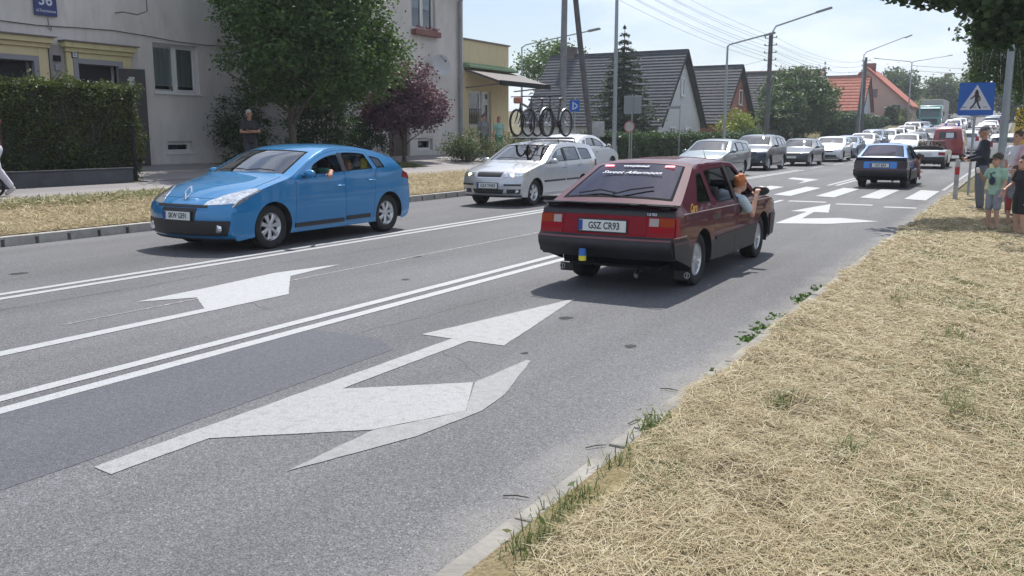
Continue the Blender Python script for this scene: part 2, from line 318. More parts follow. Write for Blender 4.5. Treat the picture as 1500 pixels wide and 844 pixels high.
# near arrow: straight on + right
mark([[(-3.82,2.55),(-3.66,2.53),(-3.656,3.12),(-2.99,3.66),(-2.72,4.2),(-3.01,4.74),(-3.656,4.2),(-3.67,5.72),(-3.35,5.724),(-3.74,7.8),(-4.13,5.724),(-3.83,5.72)]],MKO)
mark([[(-2.96,2.98),(-2.71,3.7),(-2.64,4.25),(-2.69,4.6),(-2.95,5.42),(-2.985,5.42),(-3.0,4.748),(-2.716,4.2),(-2.98,3.665)]],MKG)
# middle lane: left turn arrow for the opposite direction
mark([[(-6.56,-.5),(-6.40,-.5),(-6.38,6.56),(-7.19,7.43),(-7.32,8.45),(-7.52,7.5),(-7.40,6.4),(-7.36,5.5),(-7.04,5.96),(-6.52,5.60)]],MK)
mark([[(-7.02,4.5),(-6.99,4.5),(-6.83,16),(-6.87,16)]],MKF,.003,'road_joint')
# zebra crossing with stop dashes
for i,u in enumerate((-1.45-.55,-3.05,-4.15,-5.25,-6.35,-7.45,-8.55,-9.65,-10.75,-11.8)):
    u0=u if i else -2.0
    mark([[(u0-.52,24.2),(u0,23.9),(u0,28.0),(u0-.52,28.4)]],MK,.008,'zebra_stripe')
mark([[(-4.9,22.0),(-4.02,22.0),(-4.02,22.3),(-4.9,22.3)],[(-3.72,21.6),(-2.92,21.6),(-2.92,21.9),(-3.72,21.9)],[(-2.62,21.2),(-1.96,21.2),(-1.96,21.5),(-2.62,21.5)]],MK)
mark([[(-3.85,16.4),(-2.98,16.75),(-2.25,17.7),(-3.0,18.1),(-3.62,17.6),(-3.72,19.2),(-3.42,19.2),(-3.82,21.6),(-4.2,19.2),(-3.86,19.2)]],MK,.0045)
mark([[(-7.5,34.4),(-6.35,33.3),(-6.4,30.2),(-6.6,32.2),(-7.45,33.3)]],MK)
mark(strip(-12.4,29,60,.10),MKF); mark(strip(-1.95,28.5,60,.10),MKO)

# cracks, a tar seam and old oil drips in the asphalt
TAR=mat('tar_seam',(.030,.030,.033),.55); OIL=mat('oil_stain',(.045,.045,.048),.8,spec=.1,var=.3,scale=6)
def crack(u,v,n,du,dv,w,seed,m=TAR,name='asphalt_crack'):
    rd=random.Random(seed); a=[];x,y_=u,v; L_=[];R_=[]
    for i in range(n):
        ww=w*rd.uniform(.3,1.3)*(1 if 0<i<n-1 else .1); L_.append((x-ww*abs(dv)/(abs(du)+abs(dv)),y_-ww*abs(du)/(abs(du)+abs(dv)))); R_.append((x+ww*abs(dv)/(abs(du)+abs(dv)),y_+ww*abs(du)/(abs(du)+abs(dv)))); x+=du+rd.gauss(0,.018); y_+=dv+rd.gauss(0,.018)
    b=MB(); vs=[(p[0],p[1],float(road_z(p[1]))+.0015) for p in L_+R_]; b.add(vs,[(i,i+1,n+i+1,n+i) for i in range(n-1)]); b.build(name,m,None,kind='structure')
crack(-4.62,5.45,60,.006,.11,.0035,1); crack(-8.1,4.0,80,.0,.14,.004,2); crack(-2.35,4.6,30,-.05,.03,.0028,3); crack(-5.75,5.8,26,-.055,.02,.0028,4); crack(-3.2,9.0,30,.002,.1,.0028,5); crack(-6.0,12,60,.0,.15,.0045,6); crack(-10.2,6.5,70,.0,.14,.0045,7); crack(-4.5,11.5,24,-.06,.03,.0035,8)
def stain(u,v,r,seed):
    rd=random.Random(seed); n=18; b=MB(); b.add([(u+r*rd.uniform(.6,1.1)*math.cos(2*PI*i/n),v+r*1.4*rd.uniform(.6,1.1)*math.sin(2*PI*i/n),float(road_z(v))+.0012+seed*.00001) for i in range(n)],[tuple(range(n))]); b.build('oil_stain',OIL,None,kind='structure')
for i,(u,v,r_) in enumerate([(-2.5,6.2,.05),(-3.4,6.9,.07),(-3.3,12.6,.08),(-6.9,9.5,.07),(-5.9,7.9,.05),(-10.1,6.0,.09),(-3.1,5.6,.03),(-10.4,13.5,.1)]): stain(u,v,r_,i)
# ================================================================== vegetation helpers
def leaf_quads(P,size,up=.35,asp=.55,rs=None,droop=0):
    r=rs or rng; n=len(P); a=r.normal(size=(n,3)); a[:,2]=a[:,2]*.6-droop; a/=np.linalg.norm(a,axis=1)[:,None]+1e-9
    nn=r.normal(size=(n,3)); nn[:,2]=np.abs(nn[:,2])+up; b=np.cross(a,nn); b/=np.linalg.norm(b,axis=1)[:,None]+1e-9
    c=np.cross(a,b); s=(size*(.65+.7*r.random(n)))[:,None]
    V=np.stack([P-a*s*.5,P+b*s*asp*.5+c*s*.08,P+a*s*.5,P-b*s*asp*.5+c*s*.08],1).reshape(-1,3)
    F=np.arange(4*n).reshape(-1,4); return V,F
def blob_points(blobs,r=None,shell=.55):
    r=r or rng; out=[]
    for (c,rad,nc,per,sg) in blobs:
        d=r.normal(size=(nc,3)); d/=np.linalg.norm(d,axis=1)[:,None]; rr_=(shell+(1-shell)*r.random(nc))[:,None]
        C=np.array(c)+d*rr_*np.array(rad)
        P=np.repeat(C,per,0)+r.normal(size=(nc*per,3))*np.array(sg if hasattr(sg,'__len__') else (sg,sg,sg*.7)); out.append(P)
    return np.concatenate(out)
def leafm(name,col=(.1,.1,.1),isl=.35,tr=.28): return mat(name,col,.55,spec=.3,island=isl,trans=tr,var=.18,scale=1.1)
LEAF_G=leafm('leaf_green',(.070,.125,.033)); LEAF_D=leafm('leaf_dark_green',(.042,.080,.032)); LEAF_P=leafm('leaf_purple',(.125,.06,.10)); LEAF_Y=leafm('leaf_lime',(.17,.21,.03)); LEAF_H=leafm('leaf_hedge',(.065,.088,.024)); LEAF_B=leafm('leaf_birch',(.060,.095,.035)); LEAF_F=leafm('leaf_far',(.075,.115,.055)); NEED=leafm('needle_dark',(.028,.052,.032))
BARK=mat('bark',(.09,.07,.055),.9,var=.35,scale=14,bump=.5,bscale=25); BARKB=mat('bark_birch',(.38,.36,.34),.8,var=.5,scale=7,stretch=(1,1,.3))
def trunk(parent,h,r0,r1,limbs=5,spread=1.5,m=None,seed=1,lean=(0,0),base=-.1,top=None,start=.45):
    rd=random.Random(seed); b=MB(); n=7
    ax=[(lean[0]*(i/n)+rd.uniform(-.03,.03)*h*.3,lean[1]*(i/n)+rd.uniform(-.03,.03)*h*.3,base+(h-base)*i/n) for i in range(n+1)]; ax[0]=(0,0,base)
    b.tube(ax,[r0*1.25 if i==0 else r0+(r1-r0)*i/n for i in range(n+1)],9)
    for k in range(limbs):
        i=start+(1-start)*k/max(1,limbs); z=i*n; a=Vector(ax[int(z)]).lerp(Vector(ax[min(n,int(z)+1)]),z-int(z)); th=rd.uniform(0,6.28) if top is None else top+k*2.4
        d=Vector((math.cos(th),math.sin(th),rd.uniform(.4,.9)))*spread*rd.uniform(.7,1.1)
        rad=(r0+(r1-r0)*i)*.55; p=[a,a+d*.35+Vector((0,0,.05)),a+d*.7,a+d]; b.tube(p,[rad,rad*.75,rad*.5,rad*.2],6)
        for q in range(3):
            s=a+d*rd.uniform(.4,.85); e=Vector((rd.uniform(-1,1),rd.uniform(-1,1),rd.uniform(.1,.9)))*spread*.5; b.tube([s,s+e*.5,s+e],[rad*.35,rad*.22,rad*.08],5)
    return b.build('trunk',m or BARK,parent,smooth=50)
def tree(name,u,v,label,blobs,leafs,m,h,r0,seed=1,group=None,limbs=5,spread=1.4,asp=.6,droop=0,bark=None,cat='tree',shell=.5,start=.45,up=.35):
    z=gz(u,v); T=thing(name,(u,v,z),0,label,cat,group); r=np.random.default_rng(seed)
    P=blob_points(blobs,r,shell); V,F=leaf_quads(P,leafs,asp=asp,rs=r,droop=droop,up=up); npmesh('crown',V,F,m,T)
    trunk(T,h,r0,r0*.35,limbs,spread,bark,seed,start=start); return T
# ================================================================== apartment building
WX=-20.2
def m_plaster(name,col,st=.18,dark=(.30,.28,.27)):
    m=bpy.data.materials.new(name); nt,N,L,b=nodes(m); b.inputs['Roughness'].default_value=.9; b.inputs['Specular IOR Level'].default_value=.2
    tc=N('ShaderNodeTexCoord'); n=N('ShaderNodeTexNoise'); n.inputs['Scale'].default_value=.9; n.inputs['Detail'].default_value=9; n.inputs['Roughness'].default_value=.65
    mp=N('ShaderNodeMapping'); mp.inputs['Scale'].default_value=(1,1.2,.6); L(tc.outputs['Object'],mp.inputs[0]); L(mp.outputs[0],n.inputs[0])
    r=N('ShaderNodeMapRange'); r.inputs[1].default_value=.3; r.inputs[2].default_value=.7; r.inputs[3].default_value=1-st; r.inputs[4].default_value=1+st*.6; L(n.outputs[0],r.inputs[0])
    n2=N('ShaderNodeTexNoise'); n2.inputs['Scale'].default_value=3.2; n2.inputs['Detail'].default_value=10; n2.inputs['Roughness'].default_value=.7; mp2=N('ShaderNodeMapping'); mp2.inputs['Scale'].default_value=(1,1.6,.35); L(tc.outputs['Object'],mp2.inputs[0]); L(mp2.outputs[0],n2.inputs[0])
    r2=N('ShaderNodeMapRange'); r2.inputs[1].default_value=.52; r2.inputs[2].default_value=.72; r2.inputs[3].default_value=0; r2.inputs[4].default_value=.45; L(n2.outputs[0],r2.inputs[0])
    sv=N('ShaderNodeVectorMath'); sv.operation='SCALE'; sv.inputs[0].default_value=col; L(r.outputs[0],sv.inputs['Scale'])
    mx=N('ShaderNodeMix'); mx.data_type='RGBA'; L(r2.outputs[0],mx.inputs[0]); L(sv.outputs[0],mx.inputs[6]); mx.inputs[7].default_value=(*[c*.62 for c in col],1); L(mx.outputs[2],b.inputs['Base Color'])
    n3=N('ShaderNodeTexNoise'); n3.inputs['Scale'].default_value=70; n3.inputs['Detail'].default_value=4; L(tc.outputs['Object'],n3.inputs[0]); bp=N('ShaderNodeBump'); bp.inputs['Strength'].default_value=.4; bp.inputs['Distance'].default_value=.01; L(n3.outputs[0],bp.inputs['Height']); L(bp.outputs[0],b.inputs['Normal'])
    return m
PL=m_plaster('plaster_grey',(.60,.565,.53)); PLC=m_plaster('plaster_cream',(.60,.52,.30),.10); PLY=m_plaster('plaster_yellow',(.62,.52,.32),.06); PLW=m_plaster('plaster_white',(.50,.50,.50),.08)
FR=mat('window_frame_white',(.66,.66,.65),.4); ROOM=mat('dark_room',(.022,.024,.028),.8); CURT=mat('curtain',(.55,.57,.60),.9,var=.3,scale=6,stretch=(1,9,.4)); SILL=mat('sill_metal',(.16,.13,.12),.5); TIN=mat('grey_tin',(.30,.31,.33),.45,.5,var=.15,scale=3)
APT=thing('apartment_building',(WX,15,gz(WX,15)),0,'grey plastered two-storey apartment block with cream porches behind the hedge','building')
Z0=gz(WX,15)
def loc(u,v,z): return (u-WX,v-15,z-Z0)
def wall_with_holes(y0,y1,z0,z1,holes,m,parent,name='wall',x=0,depth=.30):
    ys=sorted(set([y0,y1]+[h[i] for h in holes for i in(0,1)])); zs=sorted(set([z0,z1]+[h[i] for h in holes for i in(2,3)])); mb=MB()
    for a,b_ in zip(ys[:-1],ys[1:]):
        for c,d in zip(zs[:-1],zs[1:]):
            cy,cz=(a+b_)/2,(c+d)/2
            if any(h[0]<cy<h[1] and h[2]<cz<h[3] for h in holes): continue
            mb.add([(x,a,c),(x,b_,c),(x,b_,d),(x,a,d)],[(0,1,2,3)])
    for h in holes:
        a,b_,c,d=h; q=[(a,c),(b_,c),(b_,d),(a,d)]
        for i in range(4):
            (p,r_),(s,t)=q[i],q[(i+1)%4]; mb.add([(x,p,r_),(x,s,t),(x-depth,s,t),(x-depth,p,r_)],[(0,1,2,3)])
    return mb.build(name,m,parent,weld=.0005)
def window(parent,y0,y1,z0,z1,x=0,split=2,fw=.065,rec=.12,sash=True,sillw=.05,curtain=.5,open_leaf=None,tilt=False,m=FR,name='window'):
    X=x-rec; f=MB(); 
    f.box2((X-.06,y0,z0),(X,y0+fw,z1)); f.box2((X-.06,y1-fw,z0),(X,y1,z1)); f.box2((X-.06,y0+fw,z1-fw),(X,y1-fw,z1)); f.box2((X-.06,y0+fw,z0),(X,y1-fw,z0+fw))
    w=(y1-y0-2*fw)/split
    for i in range(1,split): f.box2((X-.06,y0+fw+w*i-.04,z0+fw),(X-.001,y0+fw+w*i+.04,z1-fw))
    fo=f.build(name,m,parent,bevel=.006)
    for i in range(split):
        a=y0+fw+w*i+(.04 if i else 0); b_=y0+fw+w*(i+1)-(.04 if i<split-1 else 0); g=MB()
        s=.045
        for (p,q,r_,t) in ((a,a+s,z0+fw,z1-fw),(b_-s,b_,z0+fw,z1-fw),(a+s,b_-s,z0+fw,z0+fw+s),(a+s,b_-s,z1-fw-s,z1-fw)): g.box2((X-.055,p,r_),(X+.012,q,t))
        so_=g.build('sash',m,fo,bevel=.004)
        p=MB(); p.add([(X-.03,a+s,z0+fw+s),(X-.03,b_-s,z0+fw+s),(X-.03,b_-s,z1-fw-s),(X-.03,a+s,z1-fw-s)],[(0,1,2,3)]); p.build('pane',GLASS,so_ if False else fo)
        if tilt and i==0: so_.rotation_euler=(0,0,R(3))
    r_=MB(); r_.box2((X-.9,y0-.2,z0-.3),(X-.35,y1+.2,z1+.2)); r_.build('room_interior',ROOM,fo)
    if curtain:
        c=MB(); n=26; zt_=z1-fw; zb=z0+fw+(z1-z0)*(1-curtain)
        vs=[];
        for i in range(n+1):
            y=y0+.05+(y1-y0-.1)*i/n; dx=.02*math.sin(i*1.9); vs+=[(X-.09+dx,y,zb),(X-.09+dx,y,zt_)]
        c.add(vs,[(2*i,2*i+2,2*i+3,2*i+1) for i in range(n)]); c.build('curtain',CURT,fo,smooth=60)
    if sillw:
        s=MB(); s.box2((X-.02,y0-.06,z0-.035),(x+sillw,y1+.06,z0-.003)); s.build('sill',FR if m is FR else SILL,fo,bevel=.005)
    return fo
y=lambda v:v-15; zz=lambda z:z-Z0
zg=gz(WX,15)
H=[]   # openings: y0,y1,z0,z1 in local coordinates
Wn=(y(16.17),y(17.66),zz(2.70),zz(4.0)); Wb=(y(16.45),y(17.30),zz(1.10),zz(1.42)); Wh=(y(20.2),y(21.2),zz(2.62),zz(4.0)); Wu=(y(27.75),y(29.3),zz(5.50),zz(7.0))
Wu2=(y(15.8),y(17.3),zz(5.50),zz(7.0)); Wu3=(y(20.2),y(21.6),zz(5.5),zz(7.0)); Wu4=(y(11.6),y(13.0),zz(5.75),zz(7.0)); Dr=(y(26.2),y(27.5),zz(.80),zz(2.95)); Wb2=(y(28.0),y(29.0),zz(1.0),zz(1.45)); Wm=(y(23.8),y(25.1),zz(2.62),zz(4.0))
P1=(y(11.65),y(12.78),zz(.80),zz(3.28)); P2=(y(13.90),y(15.02),zz(.80),zz(3.30))
wall_with_holes(y(4.0),y(31.25),-.4,zz(7.35),[Wn,Wb,Wh,Wu,Wu2,Wu3,Wu4,Dr,Wb2,Wm,P1,P2],PL,APT)
b=MB(); b.box2((-9.0,y(31.25)-.3,-.4),(-.002,y(31.25)-.001,zz(7.35))); b.box2((-9.0,y(4),-.4),(-.002,y(4)+.3,zz(7.35))); b.box2((-9.0,y(4),-.4),(-8.7,y(31.25),zz(7.35))); b.build('wall',PL,APT)
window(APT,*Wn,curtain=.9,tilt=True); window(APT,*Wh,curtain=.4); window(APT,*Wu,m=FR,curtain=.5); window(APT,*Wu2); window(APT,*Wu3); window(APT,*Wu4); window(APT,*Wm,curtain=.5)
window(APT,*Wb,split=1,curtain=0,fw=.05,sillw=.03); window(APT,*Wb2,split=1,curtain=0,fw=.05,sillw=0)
# window box with flowers on the upper window
b=MB(); b.box2((.02,Wu[0]-.05,Wu[2]-.22),(.24,Wu[1]+.05,Wu[2]-.02)); fb=b.build('flower_box',mat('terracotta_brown',(.20,.08,.07),.7),APT,bevel=.01)
P=np.array([(.13+rng.normal()*.07,rng.uniform(Wu[0],Wu[1]),Wu[2]+rng.random()*.12) for _ in range(260)]); V,F=leaf_quads(P,.06); npmesh('foliage',V,F,[leafm('flower_pink',(.35,.08,.12))],fb)
# porches (shallow framed portals with cornices)
def porch(v0,v1,ztop,m,opening,step):
    p=MB(); zt_=zz(ztop); o=opening
    p.box2((.003,v0,-.3),(.10,o[0]-.12,zt_-.30)); p.box2((.003,o[1]+.12,-.3),(.10,v1,zt_-.30)); p.box2((.003,o[0]-.12,o[3]+.12),(.10,o[1]+.12,zt_-.30))
    s=p.build('porch_surround',m,APT,bevel=.01)
    c=MB(); c.box2((.0,v0-.04,zt_-.30),(.16,v1+.04,zt_-.20)); c.box2((.0,v0-.10,zt_-.199),(.24,v1+.10,zt_-.07)); c.build('cornice',m,s,bevel=.01)
    c=MB(); c.box2((.0,v0-.14,zt_-.069),(.30,v1+.14,zt_-.04)); c.build('cornice_flashing',SILL,s)
    f=MB(); f.box2((-.10,o[0]-.12,-.2),(.13,o[0],o[3]+.12)); f.box2((-.10,o[1],-.2),(.13,o[1]+.12,o[3]+.12)); f.box2((-.10,o[0],o[3]),(.13,o[1],o[3]+.12)); f.build('door_frame',mat('door_surround_grey',(.26,.25,.27),.8),s,bevel=.006)
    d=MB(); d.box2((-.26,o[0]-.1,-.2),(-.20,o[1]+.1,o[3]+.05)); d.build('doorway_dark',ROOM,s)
    return s
pa=porch(y(10.9),y(13.15),3.90,PLY,P1,.2); pb=porch(y(13.62),y(15.42),3.86,PLC,P2,.2)
# open entrance doors standing outwards
for (oy,side) in ((P2[1],1),):
    d=MB(); w_=.62; d.box2((0,0,0),(.045,w_,2.45)); do=d.build('door',mat('door_dark',(.02,.018,.018),.5),APT,bevel=.006); do.location=(.10,oy,-.0+.0); do.rotation_euler=(0,0,R(-28))
    g=MB(); g.box2((-.01,.22,1.5),(.055,.36,2.25)); g.build('pane',mat('frosted_pane',(.35,.36,.37),.4),do)
# brick pier with meter boxes between the porches
b=MB(); b.box2((.003,y(13.22),-.3),(.05,y(13.58),zz(3.7))); br=b.build('pier',m_plaster('old_render',(.30,.27,.26),.3),APT)
b=MB(); b.box2((.051,y(13.30),zz(3.32)),(.12,y(13.46),zz(3.45))); b.build('wall_lamp',DARK,br); b=MB(); b.box2((.051,y(13.32),zz(3.1)),(.10,y(13.45),zz(3.24))); b.build('door_bell_box',TIN,br,bevel=.01)
# entrance door by the plum tree
b=MB(); b.box2((-.2,Dr[0],Dr[2]),(-.14,Dr[1],Dr[3])); b.build('door',mat('door_brown',(.06,.03,.025),.5),APT); b=MB(); b.box2((-.14,Dr[0]+.02,Dr[2]),(-.06,Dr[0]+.30,Dr[3])); b.box2((-.14,Dr[0]+.305,Dr[2]),(-.02,Dr[0]+.36,Dr[3])); b.build('door_frame',mat('door_maroon',(.10,.05,.045),.5),APT)
# roof with eaves, gutter, downpipe, cable, brackets
b=MB(); b.box2((-9.3,y(3.6),zz(7.35)),(.42,y(31.6),zz(7.47))); sl_=b.build('roof',mat('eaves_brown',(.13,.09,.085),.7),APT)
b=MB(); b.prism([(-9.35,zz(7.475)),(.45,zz(7.475)),(-4.4,zz(9.8))],y(3.6),y(31.6),'XZ'); b.build('roof_tiles',mat('tile_brown',(.16,.08,.06),.8,var=.2,scale=12),sl_)
b=MB(); b.tube([(.50,y(3.6),zz(7.42)),(.50,y(31.6),zz(7.42))],.07,10); g_=b.build('gutter',TIN,APT,smooth=50)
b=MB(); b.tube([(.48,y(30.85),zz(7.4)),(.42,y(30.85),zz(7.15)),(.12,y(30.85),zz(6.8)),(.12,y(30.85),zz(1.1))],.075,10); b.build('downpipe',TIN,APT,smooth=50)
b=MB(); b.tube([(.03,y(9)+i*1.0,zz(4.18)+.05*math.sin(i*1.3)-.008*i) for i in range(13)],.012,5); b.build('cable',mat('cable_grey',(.08,.075,.075),.7),APT)
b=MB(); b.tube([(.03,y(15.1),zz(4.62)),(.35,y(15.1),zz(4.62)),(.35,y(15.5),zz(4.60)),(.35,y(15.8),zz(4.72)),(.35,y(15.8),zz(5.0))],.018,6); b.build('bracket',SILL,APT)
b=MB(); b.tube([(.06,y(13.25),zz(4.3)),(.06,y(13.27),zz(4.05)),(.06,y(13.3),zz(4.02)),(.06,y(13.33),zz(4.1))],.012,6); b.build('hook',SILL,APT)
# house number plate
NB=thing('house_number_sign',(WX+.05,13.22,4.62),0,'blue house number plate 36 on the grey wall above the porches','sign')
b=MB(); b.box((0,0,0),(.03,.56,.56)); b.build('panel',mat('sign_navy',(.03,.045,.16),.4),NB,bevel=.004); text('36',.36,'numerals',mat('sign_white',(.55,.57,.65),.5),NB,(.018,0,.07),(R(90),0,R(90)),bold=.006); text('ul.Zwyciestwa',.085,'street_name',mat('sign_white'),NB,(.018,0,-.17),(R(90),0,R(90)),bold=.001)
NC=thing('letter_plate',(WX+.115,13.83,3.50),0,'small square plate with the letter C beside the cream porch door','sign')
b=MB(); b.box((0,0,0),(.02,.17,.17)); b.build('panel',mat('sign_black',(.03,.03,.03),.5),NC,bevel=.003); b=MB(); b.box((.012,0,0),(.004,.12,.12)); b.build('field',mat('sign_white'),NC); text('C',.11,'letter',mat('sign_black'),NC,(.0155,0,0),(R(90),0,R(90)),bold=.002)
# satellite dish
SD=thing('satellite_dish',(WX+.05,29.0,4.20),0,'pale satellite dish on the grey wall beside the plum tree','satellite dish')
b=MB(); b.tube([(0,-.35,-.05),(.25,-.2,-.05),(.30,0,0)],.02,6); b.box((.02,-.35,-.05),(.04,.12,.3)); b.build('bracket',SILL,SD)
b=MB(); rot=Matrix.Rotation(R(62),3,'Z')@Matrix.Rotation(R(78),3,'X'); pr_=[(r_,.10*(r_/.38)**2) for r_ in np.linspace(.001,.38,8)]
for r_,h in pr_: pass
vs=[];n=24
for r_,h in pr_:
    for j in range(n): vs.append(Vector((.36,0,.02))+rot@Vector((r_*math.cos(2*PI*j/n),r_*1.08*math.sin(2*PI*j/n),h)))
b.add(vs,[(i*n+j,i*n+(j+1)%n,(i+1)*n+(j+1)%n,(i+1)*n+j) for i in range(7) for j in range(n)]); d_=b.build('dish',mat('dish_grey',(.45,.45,.46),.5),SD,smooth=60); b=MB(); b.tube([Vector((.36,0,.02))+rot@Vector((0,.36,.1)),Vector((.36,0,.02))+rot@Vector((0,.05,.42))],.012,5); b.box(Vector((.36,0,.02))+rot@Vector((0,.05,.44)),(.06,.06,.08)); b.build('receiver_arm',SILL,SD)
# ================================================================== shop
SH=thing('shop_building',(WX,33,gz(WX,33)),0,'small yellow flat-roofed shop with a green cornice and dark awning','building'); Zs=gz(WX,33)
y2=lambda v:v-33; z2=lambda z:z-Zs
Ws=(y2(31.65),y2(32.75),z2(1.95),z2(3.42)); Ds=(y2(32.85),y2(33.45),z2(1.0),z2(3.42))
wall_with_holes(y2(31.26),y2(34.95),-.3,z2(4.3),[(Ws[0],Ds[1],Ws[2],Ws[3]),(Ds[0],Ds[1],Ds[2],Ws[2])],PLY,SH)
b=MB(); b.box2((-6,y2(34.65),-.3),(-.002,y2(34.95),z2(4.3))); b.box2((-6,y2(31.26),-.3),(-5.7,y2(34.95),z2(4.3))); b.build('wall',PLY,SH)
b=MB(); b.box2((-6,y2(31.26),z2(4.5)),(0.0,y2(34.95),z2(5.42))); b.build('parapet',PLY,SH); b=MB(); b.box2((-6.05,y2(31.26),z2(5.42)),(.06,y2(35.02),z2(5.48))); b.build('parapet_cap',SILL,SH)
b=MB(); b.box2((-6.1,y2(31.26),z2(4.30)),(.30,y2(35.35),z2(4.40))); b.box2((-6.1,y2(31.26),z2(4.402)),(.16,y2(35.2),z2(4.5))); b.build('cornice',mat('cornice_green',(.20,.30,.17),.7),SH,bevel=.01)
b=MB(); b.prism([(.0,z2(4.28)),(.0,z2(4.20)),(1.75,z2(3.62)),(1.75,z2(3.72))],y2(31.3),y2(35.6),'XZ'); aw=b.build('awning',mat('awning_roof',(.10,.085,.085),.7,var=.2,scale=20,stretch=(1,8,1)),SH)
b=MB(); b.box2((1.70,y2(31.3),z2(3.55)),(1.78,y2(35.6),z2(3.75))); b.build('awning_edge',DARK,aw)
for q in(31.4,35.4): b=MB(); b.tube([(.02,y2(q),z2(3.5)),(1.7,y2(q),z2(3.62))],.03,6); b.build('awning_beam',SILL,aw)
b=MB(); b.box2((.02,y2(34.75),z2(.9)),(.06,y2(35.4),z2(3.5))); 
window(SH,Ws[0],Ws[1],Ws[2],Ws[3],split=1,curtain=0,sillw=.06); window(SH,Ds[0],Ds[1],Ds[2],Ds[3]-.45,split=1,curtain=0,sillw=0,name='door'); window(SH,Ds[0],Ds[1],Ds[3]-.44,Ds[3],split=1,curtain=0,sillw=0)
b=MB()
for q in np.linspace(Ws[0]+.1,Ws[1]-.1,8): b.tube([(-.02,q,Ws[2]+.05),(-.02,q,Ws[3]-.75)],.009,5)
for q in(Ws[2]+.1,Ws[2]+.38,Ws[3]-.76): b.tube([(-.02,Ws[0]+.05,q),(-.02,Ws[1]-.05,q)],.009,5)
b.build('window_grille',DARK,SH)
SR=thing('handrail',(WX+1.0,32.6,gz(WX+1,32.6)),0,'curved beige handrail at the shop steps','handrail')
b=MB(); b.tube([(0,-.9,.85),(0,.3,.95),(0,1.0,.95),(.2,1.6,.6),(.3,1.9,0)],.03,7); b.build('rail',mat('rail_beige',(.45,.36,.22),.6),SR,smooth=50); b=MB(); b.tube([(0,-.9,0),(0,-.9,.87)],.025,6); b.build('post',mat('rail_beige'),SR); b=MB(); b.tube([(0,.6,0),(0,.6,.95)],.025,6); b.build('post',mat('rail_beige'),SR)
ST=thing('ladder',(WX+.6,31.6,gz(WX+.6,31.6)),0,'weathered wooden ladder leaning beside the shop window','ladder')
b=MB(); b.tube([(.45,-.22,0),(.05,-.22,1.75)],.028,5); b.build('rail',mat('old_wood',(.25,.20,.12),.8),ST); b=MB(); b.tube([(.45,.22,0),(.05,.22,1.75)],.028,5); b.build('rail',mat('old_wood'),ST)
for i in range(7): q=.2+i*.22; b=MB(); b.tube([(.45-.4*q/1.75,-.22,q),(.45-.4*q/1.75,.22,q)],.018,5); b.build('rung',mat('old_wood'),ST)
# ================================================================== gabled houses
def roofm(name,c1,c2):
    return mat(name,c1,.75,var=.25,scale=3,spec=.3)
def gable_house(name,u0,v0,v1,va,depth,ze,zr,wall,roof,label,wins=(),chim=None,courses=15,group='gabled houses along the left side of the road',over=.35,trim=None,strip=.0):
    zb=gz(u0,(v0+v1)/2); T=thing(name,(u0,(v0+v1)/2,zb),0,label,'house',group); vm=(v0+v1)/2; ze-=zb; zr-=zb; a,b_,p=v0-vm,v1-vm,va-vm
    sl=(zr-ze)/(p-a)
    w=MB(); w.prism([(a,-.5),(b_,-.5),(b_,ze),(p,zr-.1),(a,ze)],-depth,0,'YZ'); w.build('wall',wall,T)
    r=MB(); n=courses
    for (q0,q1) in ((a,p),(b_,p)):
        d=1 if q1>q0 else -1; L_=math.hypot(q1-q0,zr-ze); dy,dz=(q1-q0)/L_,(zr-ze)/L_; nrm=(-dz*d,abs(dy))
        st=-over*1.1; tot=L_-st; 
        for i in range(n):
            s0=st+tot*i/n; s1=st+tot*(i+1)/n
            A=(q0+dy*s0+nrm[0]*.125,ze+dz*s0+nrm[1]*.125); B_=(q0+dy*s1+nrm[0]*.085,ze+dz*s1+nrm[1]*.085)
            C_=(q0+dy*s1+nrm[0]*.02,ze+dz*s1+nrm[1]*.02); D_=(q0+dy*s0+nrm[0]*.02,ze+dz*s0+nrm[1]*.02)
            r.prism([A,B_,C_,D_],-depth-.2,over,'YZ')
    r.box2((-depth-.2,p-.12,zr+.02),(over,p+.12,zr+.16))
    ro=r.build('roof',roof,T)
    # verge boards on the gable
    vb=MB()
    for (q0,q1) in ((a,p),(b_,p)):
        L_=math.hypot(q1-q0,zr-ze); dy,dz=(q1-q0)/L_,(zr-ze)/L_; vb.prism([(q0-dy*over*1.1,ze-dz*over*1.1-.06),(q1,zr-.10),(q1,zr+.14),(q0-dy*over*1.1,ze-dz*over*1.1+.18)],over+.002,over+.06,'YZ')
    vb.build('verge_board',trim or DARK,ro)
    for (y0,y1,z0,z1) in wins: window(T,y0-vm,y1-vm,z0-zb,z1-zb,x=.09,split=1 if y1-y0<1 else 2,rec=.02,curtain=.4,fw=.06,sillw=.03)
    if chim: c=MB(); cu,cv,cz,cw=chim; c.box2((cu-u0-cw,cv-vm-.3,zr-1.6),(cu-u0+cw,cv-vm+.3,cz-zb)); c.box2((cu-u0-cw-.06,cv-vm-.36,cz-zb),(cu-u0+cw+.06,cv-vm+.36,cz-zb+.1)); c.build('chimney',mat('chimney_dark',(.10,.085,.08),.8),ro)
    return T
SLATE=roofm('roof_slate',(.060,.066,.078),0); SLATE2=roofm('roof_slate_brown',(.058,.062,.070),0); ORNG=roofm('roof_orange',(.36,.11,.07),0); PINK=roofm('roof_pinkish',(.30,.19,.16),0)
for m_,lt in((SLATE,(.26,.28,.30)),(SLATE2,(.17,.17,.175))):   # pale lapped edges of the tin courses: worn coating, repeats with each course
    pass
WHG=m_plaster('gable_grey',(.55,.56,.57),.06); BRK=m_plaster('gable_brick',(.30,.13,.10),.1); BEI=m_plaster('gable_beige',(.46,.36,.31),.06)
